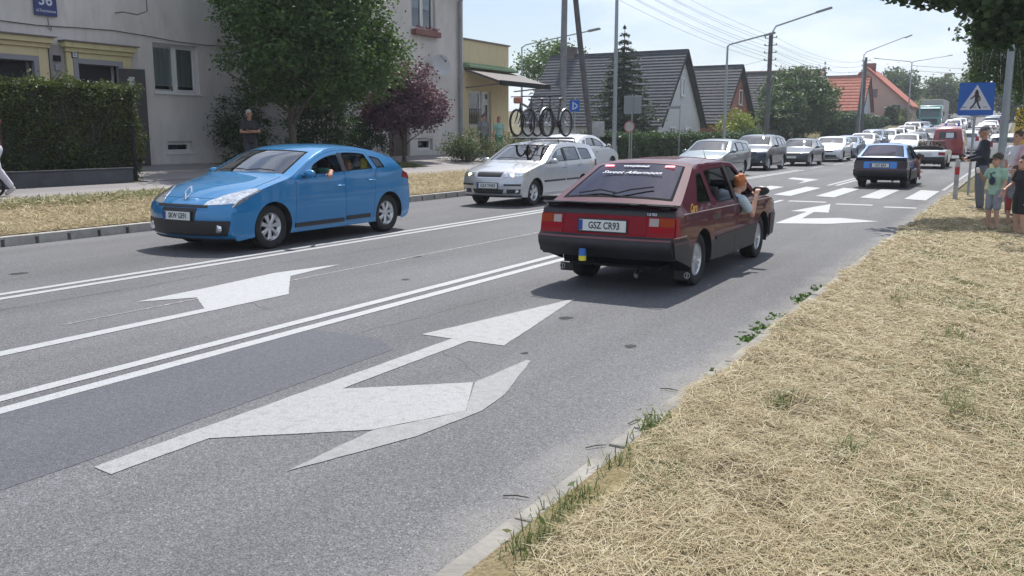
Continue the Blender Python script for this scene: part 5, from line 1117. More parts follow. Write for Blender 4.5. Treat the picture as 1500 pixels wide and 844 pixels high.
# ---- blue hatchback
SP_BLUE=dict(L=4.295,W=1.80,wb=2.641,fo=.86,R=.317,belt=lin(.93,1.075,4.295),tumble=21,cf=.14,xf=.8,cr=.09,
  keys=[(.26,.17,0,-.18,0),(.16,.24,.04,-.20,0),(.13,.42,.1,-.20,0),(.15,.60,.08,-.20,0),(.24,.70,.10,-.20,.0),(.58,.845,.25,-.12,.05),(1.22,.995,.12,-.14,.03),
        (2.02,1.385,.30,-.12,.05),(2.65,1.425,.5,0,.05),(3.22,1.355,.4,.03,.05),(3.66,1.225,.06,.08,.04),(3.94,.99,.12,.14,.02),(4.08,.86,.12,.17,0),(4.12,.55,.1,.16,0),(4.10,.28,.1,.15,0),(4.0,.22,0,.12,0)],
  kb=6,kf=7,kr=10,kg=11,B=2.40,C=(3.15,3.04),Dx=(3.42,3.32),aw=.42,ap=.20,hz=.83,dh=.055,ph=1,wheel='six',sg=.84,hoodt=4,zp=.51,mx=1.50,fa=20,
  mould=((1.28,.27,2.36,.33),(2.42,.29,3.0,.35)),zs=.20,
  front=[('headlight','tm',([(3.55,.50),(3.95,.52),(4.5,.66),(5.02,.90),(4.98,.985),(3.72,.985)],[(.19,.63),(.52,.80),(.66,.855),(.60,.855),(.25,.705),(.17,.64)]),HLAMP,.006),
         ('lower_grille','f',[(-.74,.245),(.74,.245),(.83,.43),(.80,.455),(-.80,.455),(-.83,.43)],BLACK,.004),
         ('grille_centre','f',[(-.31,.45),(.31,.45),(.34,.615),(-.34,.615)],BLACK,.005),
         ('upper_grille','f',[(-.50,.625),(.50,.625),(.47,.66),(-.47,.66)],BLACK,.005),
         ('fog_light','c',(.64,.345,.06),HLAMP,0),
         ('front_lip','f',[(-.78,.18),(.78,.18),(.80,.205),(-.80,.205)],BLACK,.012),
         ('tail_light','rm',([(.52,.84),(.86,.84),(.86,1.0),(.56,.98)],[(3.86,.90),(4.09,.86),(4.03,.96),(3.90,1.0)]),REDL,.008)],
  open=((0,-1),(1,-1)))
BLUE=paint('bright_blue_metallic',(.008,.185,.43),.2,.33)
car2,c2=make_modern('hatchback_car',(-10.0,9.15-.86+4.295/2,0),R(90),'bright blue hatchback with the driver resting an arm out of the window',BLUE,SP_BLUE,plt='SKW GE91',hero=True)
b=MB(); zc=.755; t=float(c2.front_t(.73)); P=c2.out(c2.Lp(t+.15,0)); 
dz=[(0,.105),(.062,0),(0,-.105),(-.062,0)]
for i in range(4):
    a,bb=dz[i],dz[(i+1)%4]; b.tube([(0,a[0],a[1]),(0,bb[0],bb[1])],.013,6)
o=b.build('emblem',CHROME,car2,smooth=30); o.location=(P[0]-.035,0,P[2]+.045); o.rotation_euler=(0,R(32),0)
# ---- silver estate
SP_EST=dict(L=4.23,W=1.646,wb=2.462,fo=.77,R=.30,belt=lin(.91,.985,4.23),tumble=19,cf=.13,xf=.8,cr=.09,
  keys=[(.24,.22,0,-.16,0),(.17,.30,.05,-.20,0),(.15,.50,.08,-.20,0),(.20,.66,.08,-.20,0),(.28,.76,.06,-.20,.0),(.55,.835,.2,-.08,.04),(1.18,.955,.10,-.12,.03),
        (1.98,1.36,.22,-.10,.05),(2.6,1.405,.4,0,.05),(3.5,1.38,.3,.02,.05),(3.92,1.33,.06,.05,.04),(4.12,.98,.08,.08,.02),(4.15,.80,.06,.10,0),(4.16,.45,.1,.11,0),(4.10,.27,0,.10,0)],
  kb=6,kf=7,kr=10,kg=11,B=2.28,C=(3.12,3.06),Dx=(3.78,3.66),mt3=.11,aw=.36,ap=.17,hz=.82,dh=.04,wheel='five',sg=.86,hoodt=4,zp=.475,mx=1.42,fa=14,
  mould=((1.15,.52,2.22,.565),(2.31,.52,2.95,.565)),zs=.21,
  front=[('headlight','tm',([(3.15,.50),(4.02,.50),(4.32,.98),(3.25,.98)],[(.21,.65),(.42,.70),(.44,.80),(.285,.765)]),HLAMP,.006),
         ('grille','f',[(-.30,.66),(.30,.66),(.33,.765),(-.33,.765)],BLACK,.006),
         ('grille_frame','f',[(-.345,.642),(.345,.642),(.335,.658),(-.335,.658)],CHROME,.008),
         ('lower_grille','f',[(-.36,.30),(.36,.30),(.40,.40),(-.40,.40)],BLACK,.004),
         ('bumper_strip','fm',[(.40,.475),(.80,.475),(.80,.515),(.40,.515)],BLACK,.012),
         ('fog_surround','fm',[(.46,.31),(.72,.31),(.76,.40),(.46,.40)],BLACK,.005),('fog_light','c',(.66,.355,.04),HLAMP,0),
         ('front_lip','f',[(-.74,.215),(.74,.215),(.74,.25),(-.74,.25)],BLACK,.01),
         ('tail_light','rm',([(.60,.80),(.76,.80),(.74,1.0),(.60,1.0)],[(4.0,.82),(4.14,.82),(4.11,.98),(4.02,.98)]),REDL,.008)])
SILVER=paint('silver_metallic',(.52,.53,.55),.55,.3)
car3,c3=make_modern('estate_car',(-10.37,17.8-.77+4.23/2,0),R(90),'silver estate car carrying bicycles on its roof rack, headlights on',SILVER,SP_EST,plt='GZA TW03',hero=True)
for sg in(1,-1):
    t=float(c3.front_t(.705)); P=c3.out(c3.Lp(t,sg*.57/.80)); b=MB(); b.ell((0,0,0),(.02,.055,.045),10); o=b.build('headlight_bulb',mat('lit_headlamp',(1,.86,.55),.3,emit=1.6),car3,smooth=60); o.location=(P[0]-.004,P[1],P[2])
# ================================================================== traffic
SP_SED=dict(L=4.62,W=1.74,wb=2.70,fo=.90,R=.31,belt=lin(.88,.95,4.62),tumble=22,cf=.13,xf=.9,cr=.09,
  keys=[(.26,.20,0,-.16,0),(.19,.30,.05,-.20,0),(.18,.50,.08,-.20,0),(.23,.64,.08,-.20,0),(.32,.70,.06,-.18,.0),(.70,.79,.2,-.08,.03),(1.38,.91,.10,-.12,.03),
        (2.12,1.33,.25,-.10,.05),(2.6,1.375,.4,0,.05),(3.3,1.33,.25,.02,.05),(3.98,.98,.15,.08,.03),(4.42,.93,.06,.08,.02),(4.52,.78,.06,.10,0),(4.53,.45,.1,.11,0),(4.45,.25,0,.10,0)],
  kb=6,kf=7,kr=9,kg=10,B=2.52,C=(3.40,3.20),aw=.40,hz=.78,dh=.03,wheel='five',sg=.85,hoodt=4,zp=.46,mx=1.66,fa=14,zs=.20,
  front=[('headlight','tm',([(3.2,.52),(4.02,.52),(4.25,.98),(3.3,.98)],[(.24,.60),(.42,.64),(.44,.73),(.325,.70)]),HLAMP,.006),
         ('grille','f',[(-.42,.60),(.42,.60),(.42,.69),(-.42,.69)],BLACK,.006),('lower_grille','f',[(-.62,.26),(.62,.26),(.66,.37),(-.66,.37)],BLACK,.004),
         ('tail_light','rm',([(.50,.72),(.80,.72),(.78,.90),(.50,.90)],None),REDL,.008)])
SP_MPV=dict(SP_BLUE); SP_MPV.update(L=4.35,W=1.82,wb=2.63,fo=.87,R=.335,belt=lin(1.0,1.12,4.35),
  keys=[(.32,.24,0,-.18,0),(.24,.32,.04,-.22,0),(.22,.50,.08,-.22,0),(.25,.72,.08,-.22,0),(.32,.86,.08,-.20,.0),(.62,.97,.2,-.10,.04),(1.18,1.08,.12,-.12,.03),
        (1.95,1.53,.28,-.12,.05),(2.65,1.58,.5,0,.05),(3.50,1.52,.4,.03,.05),(3.92,1.42,.06,.08,.04),(4.12,1.08,.12,.12,.02),(4.20,.90,.10,.12,0),(4.22,.55,.1,.12,0),(4.15,.30,.1,.12,0),(4.05,.26,0,.10,0)],
  Dx=(3.66,3.50),hz=.92,mx=1.46,zp=.54,open=(),
  front=[('headlight','tm',([(3.55,.52),(3.95,.54),(4.35,.70),(4.7,.95),(4.3,.985),(3.72,.985)],[(.27,.78),(.42,.84),(.50,.93),(.32,.865)]),HLAMP,.006),
         ('upper_grille','f',[(-.44,.70),(.44,.70),(.48,.80),(-.48,.80)],BLACK,.005),('lower_grille','f',[(-.74,.30),(.74,.30),(.70,.46),(-.70,.46)],BLACK,.004),('fog_light','c',(.66,.40,.05),HLAMP,0),
         ('tail_light','rm',([(.60,.90),(.84,.90),(.80,1.2),(.62,1.2)],None),REDL,.008)])
SP_HAT=dict(SP_BLUE); SP_HAT.update(open=(),ph=0,
  front=[SP_BLUE['front'][0],('upper_grille','f',[(-.42,.58),(.42,.58),(.46,.68),(-.46,.68)],BLACK,.005),('lower_grille','f',[(-.70,.27),(.70,.27),(.60,.42),(-.60,.42)],BLACK,.004),('fog_light','c',(.66,.34,.05),HLAMP,0),SP_BLUE['front'][-1]])
SP_EST2=dict(SP_EST); SP_EST2.update(L=4.5,wb=2.6,W=1.72,keys=[(k[0]+(.2 if i>8 else 0)+(0.02 if i>6 else 0),)+tuple(k[1:]) for i,k in enumerate(SP_EST['keys'])],B=2.34,C=(3.28,3.22),Dx=(4.0,3.86),belt=lin(.90,.97,4.5))
GQ='oncoming cars queued in the left lane'
GRN=paint('grey_green_metallic',(.16,.20,.205),.5,.3); DNAVY=paint('dark_navy_metallic',(.022,.030,.045),.4,.3); CHAR=paint('charcoal_metallic',(.035,.042,.055),.4,.3); WHT=paint('white_paint',(.70,.71,.72),0,.35); SILV2=paint('light_silver',(.60,.62,.64),.4,.3); STB=paint('steel_blue',(.12,.17,.25),.4,.3); WINE=paint('wine_red',(.18,.02,.025),.2,.3); CHMP=paint('champagne',(.50,.46,.40),.4,.3)
def rq(v): return float(road_z(v))
def place(T,u,v,rz,label=None,group=None):
    T.location=(u,v,rq(v)); d=(rq(v+1)-rq(v-1))/2; s=-1 if rz<0 else 1
    T.rotation_euler=(0,math.atan(d)*(1 if rz<0 else -1),R(rz)) 
    if label: T['label']=label
    if group: T['group']=group
q0,_=make_modern('estate_car',(-10.35,33.9,0),R(90),'grey-green estate car with a pale roof, first of the queue beyond the maroon hatchback',GRN,SP_EST2,GQ)
q1,_=make_modern('family_car',(-10.75,41.8,0),R(90),'tall dark navy family car behind the grey-green estate',DNAVY,SP_MPV,GQ)
q2,_=make_modern('saloon_car',(-10.3,48.9,0),R(90),'low charcoal saloon with a pale number plate behind the tall navy car',CHAR,SP_SED,GQ)
q3,_=make_modern('hatchback_car',(-10.0,56.0,0),R(90),'light silver hatchback behind the charcoal saloon',SILV2,SP_HAT,GQ)
q4,_=make_modern('saloon_car',(-10.2,62.5,0),R(90),'dark steel-blue saloon partly hidden behind the light silver hatchback',STB,SP_SED,GQ)
w0,_=make_modern('hatchback_car',(-13.95,28.9,.30),R(-90),'white hatchback parked on the verge behind the silver estate with bicycles',WHT,SP_HAT)
w0.location.z=gz(-13.2,29.4)-.02; w0.rotation_euler=(0,0,R(-90))
for i,t in enumerate((q0,q1,q2,q3,q4)): place(t,t.location.x,t.location.y,90)
far=[(q3,WHT,'light_silver','white hatchback seventh in the left-lane queue',-10.1,68.5),(q1,STB,'dark_navy_metallic','steel-blue tall car in the left lane above the boxy blue car',-10.3,74.5),(q0,WHT,'grey_green_metallic','white estate in the left lane below the orange roof',-10.1,81),
     (q2,SILV2,'charcoal_metallic','silver saloon in the left lane near the leaning poles',-10.2,87.5),(q3,CHMP,'light_silver','champagne hatchback in the left lane on the slope',-10.0,94),(q1,WHT,'dark_navy_metallic','white tall car in the left lane on the slope',-10.2,101),(q0,STB,'grey_green_metallic','blue-grey estate just ahead of the teal lorry',-10.0,108.5),
     (q3,WHT,'light_silver','white hatchback leading the middle-lane queue',-7.0,66),(q2,CHAR,'charcoal_metallic','charcoal saloon second in the middle-lane queue',-7.1,73),(q1,CHAR,'dark_navy_metallic','dark tall car third in the middle-lane queue',-6.9,80),(q3,SILV2,'light_silver','silver hatchback fourth in the middle-lane queue',-7.0,87),(q0,WINE,'grey_green_metallic','wine-red estate fifth in the middle-lane queue',-7.0,94.5),(q2,WINE,'charcoal_metallic','wine-red saloon far up the middle lane',-7.1,102),(q1,WHT,'dark_navy_metallic','white tall car at the top of the middle lane',-7.0,110),(q3,WHT,'light_silver','white hatchback at the crest in the middle lane',-7.0,119),(q0,CHAR,'grey_green_metallic','dark estate at the crest in the middle lane',-7.0,128)]
for src,pm,old,lb,u,v in far:
    c=copy_tree(src,None,{old:pm},label=lb); place(c,u,v,90,lb,'oncoming cars far up the road')
for src,pm,old,lb,u,v in [(q1,WHT,'dark_navy_metallic','white tall car driving away beyond the red van',-3.6,71),(q3,SILV2,'light_silver','silver hatchback driving away behind the man in the cap',-3.4,79),(q2,WINE,'charcoal_metallic','wine-red saloon driving away near the blue crossing sign',-3.4,86.5),(q0,WHT,'grey_green_metallic','white estate driving away up the slope',-3.5,95),(q3,WHT,'light_silver','white hatchback driving away at the top of the slope',-3.5,104),(q2,SILV2,'charcoal_metallic','silver saloon at the crest of the road',-3.5,113),(q1,STB,'dark_navy_metallic','blue tall car at the crest of the road',-3.6,122),(q0,WHT,'grey_green_metallic','white estate beyond the crest of the road',-3.5,132),
                          (q0,SILV2,'grey_green_metallic','silver estate parked at the right kerb beyond the crossing',-1.0,64),(q1,WHT,'dark_navy_metallic','white tall car parked at the right kerb under the birch',-.9,57)]:
    c=copy_tree(src,None,{old:pm},label=lb); place(c,u,v,-90,lb,'cars heading away beyond the crossing')
# ---- boxy blue car with a leaning passenger
OBLUE=paint('old_blue_paint',(.015,.20,.62),.0,.4)
bcar,cb=make_boxy('hatchback_car',(-3.72,30.75,0),R(-90),'boxy royal-blue hatchback beyond the zebra crossing, seen from behind',OBLUE,tail=OBLUE,plt='GSZ 4JK8')
# ---- open car
SP_CAB=dict(SP_SED)
def make_cabrio(u,v):
    T=thing('convertible_car',(u,v,rq(v)),R(-90),'pale silver open-topped car carrying four people, ahead of the boxy blue car','car'); L=4.5
    keys=[(.10,.24,0,-.06,0),(.05,.45,.03,-.10,0),(.06,.68,.04,-.10,0),(.25,.76,.1,-.06,.02),(1.55,.86,.05,-.05,.03),(1.60,.862,.01,0,.02),(3.35,.88,.01,0,.02),(3.42,.885,.03,0,.02),(4.35,.84,.05,.05,.02),(4.42,.60,.04,.06,0),(4.44,.40,.05,.06,0),(4.35,.26,0,.05,0)]
    c=Car(L,1.70,keys,lambda x:.80+0*np.asarray(x,float),2.6,.85,.31,cf=.06,cr=.05,tumble=12); c.lowz=lambda x: 0*x+.42; M=SILV2
    D1=rounded([(1.62,.27),(2.75,.27),(2.75,.82),(1.58,.80)],.03)
    b_=c.shell([D1],[],None,c.bottom(.23),[(5.0,6.0)],M,BLACK,splitline=[(1.5,.42),(3.0,.42)],sg=.86); b_.build('body',[M,BLACK],T,smooth=45,weld=.0006)
    for sg in(1,-1): c.patch(inset(refine(D1,.08),.004),0,.03,sides=(sg,)).build('door',M,T,smooth=45)
    wells(c,T,.23); [make_wheel(c,x,sg,.31,.19,T,'multi') for x in(.85,3.45) for sg in(1,-1)]
    X=lambda x:x-L/2; g=MB(); g.add([(X(1.62),-.66,.87),(X(1.62),.66,.87),(X(2.0),.56,1.27),(X(2.0),-.56,1.27)],[(0,1,2,3)]); g.build('windscreen',GLASS,T); f=MB(); f.tube([(X(1.6),-.68,.86),(X(2.0),-.58,1.28),(X(2.0),.58,1.28),(X(1.6),.68,.86)],.022,6); f.build('windscreen_frame',BLACK,T)
    h=MB(); h.tube([(X(3.55),-.66,.92),(X(3.6),-.3,.98),(X(3.6),.3,.98),(X(3.55),.66,.92)],[.08,.11,.11,.08],10); h.build('folded_hood',mat('black_canvas',(.015,.015,.017),.9),T,smooth=50)
    for sg in(1,-1): c.patch(c.fp([(sg*.52,.64),(sg*.80,.64),(sg*.80,.77),(sg*.52,.77)],True),.008,.012,kind='loft').build('tail_light',REDL,T,smooth=40)
    c.patch(c.fp([(-.8,.42),(.8,.42),(.8,.56),(-.8,.56)],True),.03,.035,kind='loft').build('rear_bumper',BLACK,T,smooth=40)
    p=MB(); p.box((X(4.5),0,.70),(.01,.52,.114)); p.build('number_plate',mat('plate_white'),T)
    interior(c,T,1.75,2.45,3.0,.86); return T,c
cab,cc=make_cabrio(-4.0,48.3)
# ---- red van
def make_van(u,v):
    T=thing('old_van',(u,v,rq(v)),R(-90),'dark red rounded old van with a white poster in its rear window','van'); L=4.4
    keys=[(.20,.35,0,-.15,0),(.12,.60,.1,-.18,0),(.14,.95,.1,-.18,0),(.25,1.12,.1,-.15,.03),(.75,1.75,.2,-.12,.05),(1.2,1.92,.3,0,.08),(3.6,1.92,.4,.02,.10),(4.20,1.80,.2,.10,.06),(4.28,1.2,.1,.14,0),(4.30,.60,.1,.14,0),(4.25,.36,0,.12,0)]
    c=Car(L,1.78,keys,lambda x:1.05+0*np.asarray(x,float),2.7,.8,.33,cf=.1,cr=.08,tumble=9,tk=.06); c.lowz=None
    W=[rounded([(.75,1.15),(1.45,1.15),(1.45,1.62),(.95,1.62)],.06),rounded([(1.7,1.15),(2.6,1.15),(2.6,1.62),(1.7,1.62)],.08),rounded([(2.75,1.15),(3.7,1.15),(3.7,1.62),(2.75,1.62)],.08)]
    VR=paint('van_red',(.24,.008,.018),.0,.35)
    b_=c.shell([],W,None,c.bottom(.30),[(3.15,3.9)],VR,None,sg=.86); b_.build('body',[VR,VR],T,smooth=52,weld=.0006)
    for wn in W:
        for sg in(1,-1): c.patch(wn,-.006,.004,sides=(sg,)).build('side_window',DGLASS,T)
    c.glass_patch(3.15,3.9,.86).build('windscreen',[DGLASS,BLACK],T,smooth=60); wells(c,T,.3); [make_wheel(c,x,sg,.33,.18,T,'multi') for x in(.8,3.5) for sg in(1,-1)]
    c.patch(c.fp([(-.48,1.25),(.48,1.25),(.44,1.60),(-.44,1.60)],True),.004,.01,kind='loft').build('rear_window',mat('van_glass',(.02,.03,.035),.08),T); c.patch(c.fp([(-.10,1.30),(.30,1.30),(.30,1.56),(-.10,1.56)],True),.010,.004,kind='loft').build('poster',mat('sticker_white'),T)
    c.patch(c.fp([(-.82,.36),(.82,.36),(.82,.50),(-.82,.50)],True),.05,.05,kind='loft').build('rear_bumper',VR,T,smooth=40)
    for sg in(1,-1): c.patch(c.fp([(sg*.66,.60),(sg*.78,.60),(sg*.78,.78),(sg*.66,.78)],True),.012,.014,kind='loft').build('tail_light',REDL,T)
    X=lambda x:x-L/2; f=MB(); f.box((X(1.5),0,2.02),(.10,1.0,.05)); f.build('roof_light_base',BLACK,T)
    for sg in(1,-1): q=MB(); q.lathe([(.07,2.0),(.07,2.10),(.04,2.16),(.001,2.17)],12,c=(X(1.5),sg*.35,.03)); q.build('beacon',mat('beacon_blue',(.03,.08,.4),.2),T,smooth=40)
    return T
van=make_van(-3.95,60.2)
# ---- teal lorry facing the camera
def make_lorry(u,v):
    T=thing('lorry',(u,v,rq(v)),R(90),'teal lorry cab with a grey trailer coming over the rise','lorry'); TL=paint('teal_paint',(.05,.22,.21),0,.4)
    c=MB(); q=[(-.0,.5),(-.02,1.6),(.18,2.55),(.5,2.95),(1.9,3.05),(2.0,.5)]; c.prism([(x-2,z) for x,z in q],-1.22,1.22,'XZ'); c.build('cab',TL,T,bevel=.1,smooth=50)
    w_=MB(); w_.add([(-2.06,-1.05,1.65),(-2.06,1.05,1.65),(-1.89,1.0,2.42),(-1.89,-1.0,2.42)],[(0,1,2,3)]); w_.build('windscreen',mat('lorry_glass',(.05,.10,.11),.08),T)
    g=MB(); g.box((-2.05,0,1.15),(.06,1.7,.55)); g.build('grille',BLACK,T,bevel=.02); b=MB(); b.box((-2.06,0,.55),(.25,2.4,.4)); b.build('bumper',TL,T,bevel=.05)
    v_=MB(); v_.box((-2.0,0,2.62),(.4,2.1,.12),rot=Matrix.Rotation(R(-20),3,'Y')); v_.build('sun_visor',TL,T,bevel=.03)
    for s in(1,-1): h=MB(); h.box((-2.19,s*.9,.6),(.04,.34,.18)); h.build('headlight',HLAMP,T,bevel=.02); m=MB(); m.box((-1.75,s*1.42,2.0),(.10,.16,.5)); m.tube([(-1.75,s*1.2,2.2),(-1.75,s*1.42,2.25)],.02,5); m.build('wing_mirror',BLACK,T)
    tr=MB(); tr.box((4.2,0,2.35),(8.0,2.45,2.7)); tr.box((3.5,0,.85),(9.5,.9,.25)); tr.build('trailer',mat('trailer_grey',(.35,.34,.32),.6),T,bevel=.04)
    for x in(-1.2,1.4,5.5,6.8):
        for s in(1,-1): t=MB(); t.lathe([(.25,-.15),(.48,-.15),(.5,-.1),(.5,.1),(.48,.15),(.25,.15)],20,axis='Y'); o=t.build('wheel',RUB,T,smooth=40); o.location=(x,s*1.05,.5); k=MB(); k.lathe([(.001,.1),(.25,.12),(.25,-.1),(.001,-.1)],14,axis='Y'); k.build('rim',ALLOY,o,smooth=30)
    return T
lor=make_lorry(-9.9,117.0)
# ---- yellow works vehicle at the right
YV=thing('works_vehicle',(.45,52,rq(52)+.05),R(-90),'yellow box-bodied works vehicle under the trees at the right edge','van'); YP=paint('works_yellow',(.60,.36,.02),0,.45)
b=MB(); b.box((.6,0,1.75),(3.4,1.9,2.1)); b.build('box_body',YP,YV,bevel=.06); b=MB(); b.prism([(-2.6,.6),(-2.6,1.2),(-2.2,2.0),(-1.15,2.0),(-1.15,.6)],-.9,.9,'XZ'); b.build('cab',YP,YV,bevel=.06)
for z in(1.35,2.1): b=MB(); b.box((2.315,0,z),(.02,1.8,.03)); b.build('door_seam',DARK,YV)
b=MB(); b.box((-2.42,0,1.62),(.03,1.5,.6),rot=Matrix.Rotation(R(26),3,'Y')); b.build('windscreen',mat('van_glass'),YV)
for x in(-1.8,1.5):
    for s in(1,-1): t=MB(); t.lathe([(.2,-.1),(.36,-.1),(.38,0),(.36,.1),(.2,.1)],18,axis='Y'); o=t.build('wheel',RUB,YV,smooth=40); o.location=(x,s*.82,.38); k=MB(); k.lathe([(.001,.06),(.2,.08),(.2,-.08),(.001,-.08)],12,axis='Y'); k.build('rim',ALLOY,o,smooth=30)
# ================================================================== roof rack and bicycles
rack=MB()
X3=lambda x:x-4.23/2
RK=thing('roof_rack',(0,0,0),0,'dark roof rack with three wheel trays on the silver estate','roof rack'); RK.location=(-10.37,19.145,0); RK.rotation_euler=(0,0,R(90))
for i,x in enumerate((2.25,3.15)): b=MB(); b.tube([(X3(x),-.62,1.40),(X3(x),-.60,1.50),(X3(x),.60,1.50),(X3(x),.62,1.40)],.017,8); b.build('cross_bar',BLACK,RK,smooth=40)
for y_ in(-.36,.12,.50): b=MB(); b.box((X3(2.72),y_,1.528),(1.55,.06,.025)); b.build('wheel_tray',ALLOY,RK,bevel=.005)
def make_bike(loc,rz,label,col,guard=None,Rw=.34,basket=None):
    T=thing('bicycle',loc,rz,label,'bicycle','bicycles on the roof rack'); wb=1.05; fm=mat('bike_'+label.split()[0],col,.35,coat=.6)
    for nm,x in(('front_wheel',-wb/2),('rear_wheel',wb/2)):
        t=MB(); n=36; t.lathe([(Rw-.036,-.024),(Rw-.012,-.029),(Rw,0),(Rw-.012,.029),(Rw-.036,.024),(Rw-.036,-.024)],n,axis='Y'); o=t.build(nm,RUB,T,smooth=50); o.location=(x,0,Rw)
        r_=MB(); r_.lathe([(Rw-.056,-.011),(Rw-.034,-.013),(Rw-.034,.013),(Rw-.056,.011),(Rw-.056,-.011)],n,axis='Y'); r_.build('rim',mat('bike_rim',(.14,.14,.15),.4,.5),o,smooth=50)
        s=MB(); s.tube([(0,-.04,0),(0,.04,0)],.02,8)
        for k in range(14): a=2*PI*k/14; s.tube([(0,.02*(-1)**k,0),((Rw-.04)*math.cos(a),0,(Rw-.04)*math.sin(a))],.0022,3,cap=False)
        s.build('spokes',CHROME,o)
        if guard: g=MB(); pts=[((Rw+.025)*math.cos(a),0,(Rw+.025)*math.sin(a)) for a in np.linspace(R(20 if x>0 else 30),R(170 if x>0 else 150),12)]; g.tube(pts,.022,6,flat=.3); gg=g.build('mudguard',guard,T,smooth=50); gg.location=(x,0,Rw)
    bb=(-.02+.08,0,.28); st=(.20,0,.80); hd=(-.34,0,.82); hd2=(-.36,0,.70); ra=(wb/2,0,Rw); fa=(-wb/2,0,Rw)
    f=MB(); f.tube([bb,st],.028,8); f.tube([(.17,0,.70),hd],.030,8); f.tube([bb,hd2],.036,8); f.tube([(-.33,0,.88),hd2],.02,8)
    for s in(1,-1): f.tube([bb,(wb/2,s*.055,Rw)],.010,6); f.tube([(.18,0,.72),(wb/2,s*.055,Rw)],.009,6)
    f.build('frame',fm,T,smooth=50)
    k=MB(); 
    k.tube([hd2,(-.37,0,.66)],.018,6); k.tube([(-.37,-.05,.66),(-.37,.05,.66)],.014,6)
    for s in(1,-1): k.tube([(-.37,s*.05,.66),(-.42,s*.05,.5),(-wb/2,s*.05,Rw)],[.02,.018,.014],6)
    k.build('fork',fm,T,smooth=50)
    h=MB(); h.tube([(-.33,0,.88),(-.36,0,.95),(-.40,0,.97)],.014,6); h.tube([(-.28,-.30,.97),(-.39,-.22,.975),(-.40,0,.97),(-.39,.22,.975),(-.28,.30,.97)],.012,6); h.build('handlebar',BLACK,T,smooth=50)
    s=MB(); s.ell((.24,0,.92),(.14,.075,.035),10); s.tube([st,(.225,0,.90)],.013,6); s.build('saddle',BLACK,T,smooth=50)
    c=MB(); c.lathe([(.001,-.012),(.095,-.012),(.095,.004),(.001,.004)],20,c=(bb[0],-.06,bb[2]),axis='Y'); c.tube([(bb[0],-.08,bb[2]),(bb[0]-.06,-.085,bb[2]-.15)],.011,5); c.tube([(bb[0]-.06,-.09,bb[2]-.15),(bb[0]-.06,-.17,bb[2]-.15)],.014,5); c.tube([(bb[0],-.08,bb[2]),(bb[0],.085,bb[2])],.012,5); c.tube([(bb[0],.08,bb[2]),(bb[0]+.06,.085,bb[2]+.15)],.011,5); c.tube([(bb[0]+.06,.09,bb[2]+.15),(bb[0]+.06,.17,bb[2]+.15)],.014,5); c.build('crank',DARK,T)
    if basket: q=MB(); q.box((-.46,0,.88),(.15,.2,.15)); q.build('bag',basket,T,bevel=.03)
    return T
zr_=1.545
def bikeat(x,y_,flip,lb,col,g=None,bk=None): 
    P=RK.matrix_basis@Vector((X3(x),y_,zr_)); return make_bike((-10.37-y_,19.145+X3(x),zr_),R(90) if not flip else R(-90),lb,col,g,basket=bk)
bikeat(2.62,-.36,False,'black bicycle with pale mudguards nearest the road on the roof rack',(.02,.02,.022),mat('mudguard_pale',(.50,.52,.54),.35,.4))
bikeat(2.58,.12,False,'dark grey bicycle in the middle of the roof rack',(.05,.055,.065),None)
bikeat(2.70,.50,False,'black bicycle with an orange bag on its handlebar, farthest from the road',(.025,.02,.02),None,mat('bag_orange',(.36,.14,.10),.8))
# ================================================================== poles, lamps, wires, signs
STEEL=mat('galvanised_steel',(.30,.33,.35),.45,.5,var=.1,scale=4); CONC=mat('pole_concrete',(.20,.205,.21),.85,var=.2,scale=4); POLEW=mat('pole_dark',(.10,.10,.105),.8,var=.25,scale=5)
def lamp(u,v,h,arm,label,r=.075,m=None,rise=.9,heads=1,side=1):
    z=gz(u,v); T=thing('street_lamp',(u,v,z),0,label,'street lamp','street lamps along the left side'); m=m or STEEL; h-=z
    b=MB(); b.tube([(0,0,-.1),(0,0,.8)],[r*1.5,r*1.4],10); b.tube([(0,0,.8),(0,0,h*.6),(0,0,h)],[r,r*.8,r*.6],10); b.build('pole',m,T,smooth=50)
    for s in ([1] if heads==1 else [1,-1]):
        a=MB(); ar=arm*s*side; e=(ar,0,h+rise); a.tube([(0,0,h-.05),(ar*.06,0,h+rise*.15),(ar*.5,0,h+rise*.55),e],r*.5,8); a.build('arm',m,T,smooth=50)
        l=MB(); sg=1 if ar>0 else -1; l.box((ar+sg*.28,0,h+rise+.04),(.62,.20,.10),rot=Matrix.Rotation(-sg*math.atan2(rise*.45,arm*.5),3,'Y')); l.build('lamp_head',mat('lamp_head_grey',(.22,.23,.24),.5),T,bevel=.03)
    return T
lamp(-21.9,39.2,5.85,3.6,'thin street lamp rising behind the yellow shop',r=.06,rise=.55)
lamp(-14.0,32.5,9.2,2.0,'tall pale steel pole right of the slanted poles, its top out of the picture',r=.085)
lamp(-14.2,47.9,6.25,1.9,'street lamp with a single arm in front of the brick-red gable',r=.085,rise=.45)
lamp(-12.9,84.5,8.5,3.2,'far street lamp beside the leaning double pole before the orange roof',r=.07,rise=1.3)
lamp(-13.3,125,10.6,4.0,'farthest street lamp with two arms against the sky',r=.10,rise=.6,heads=2)
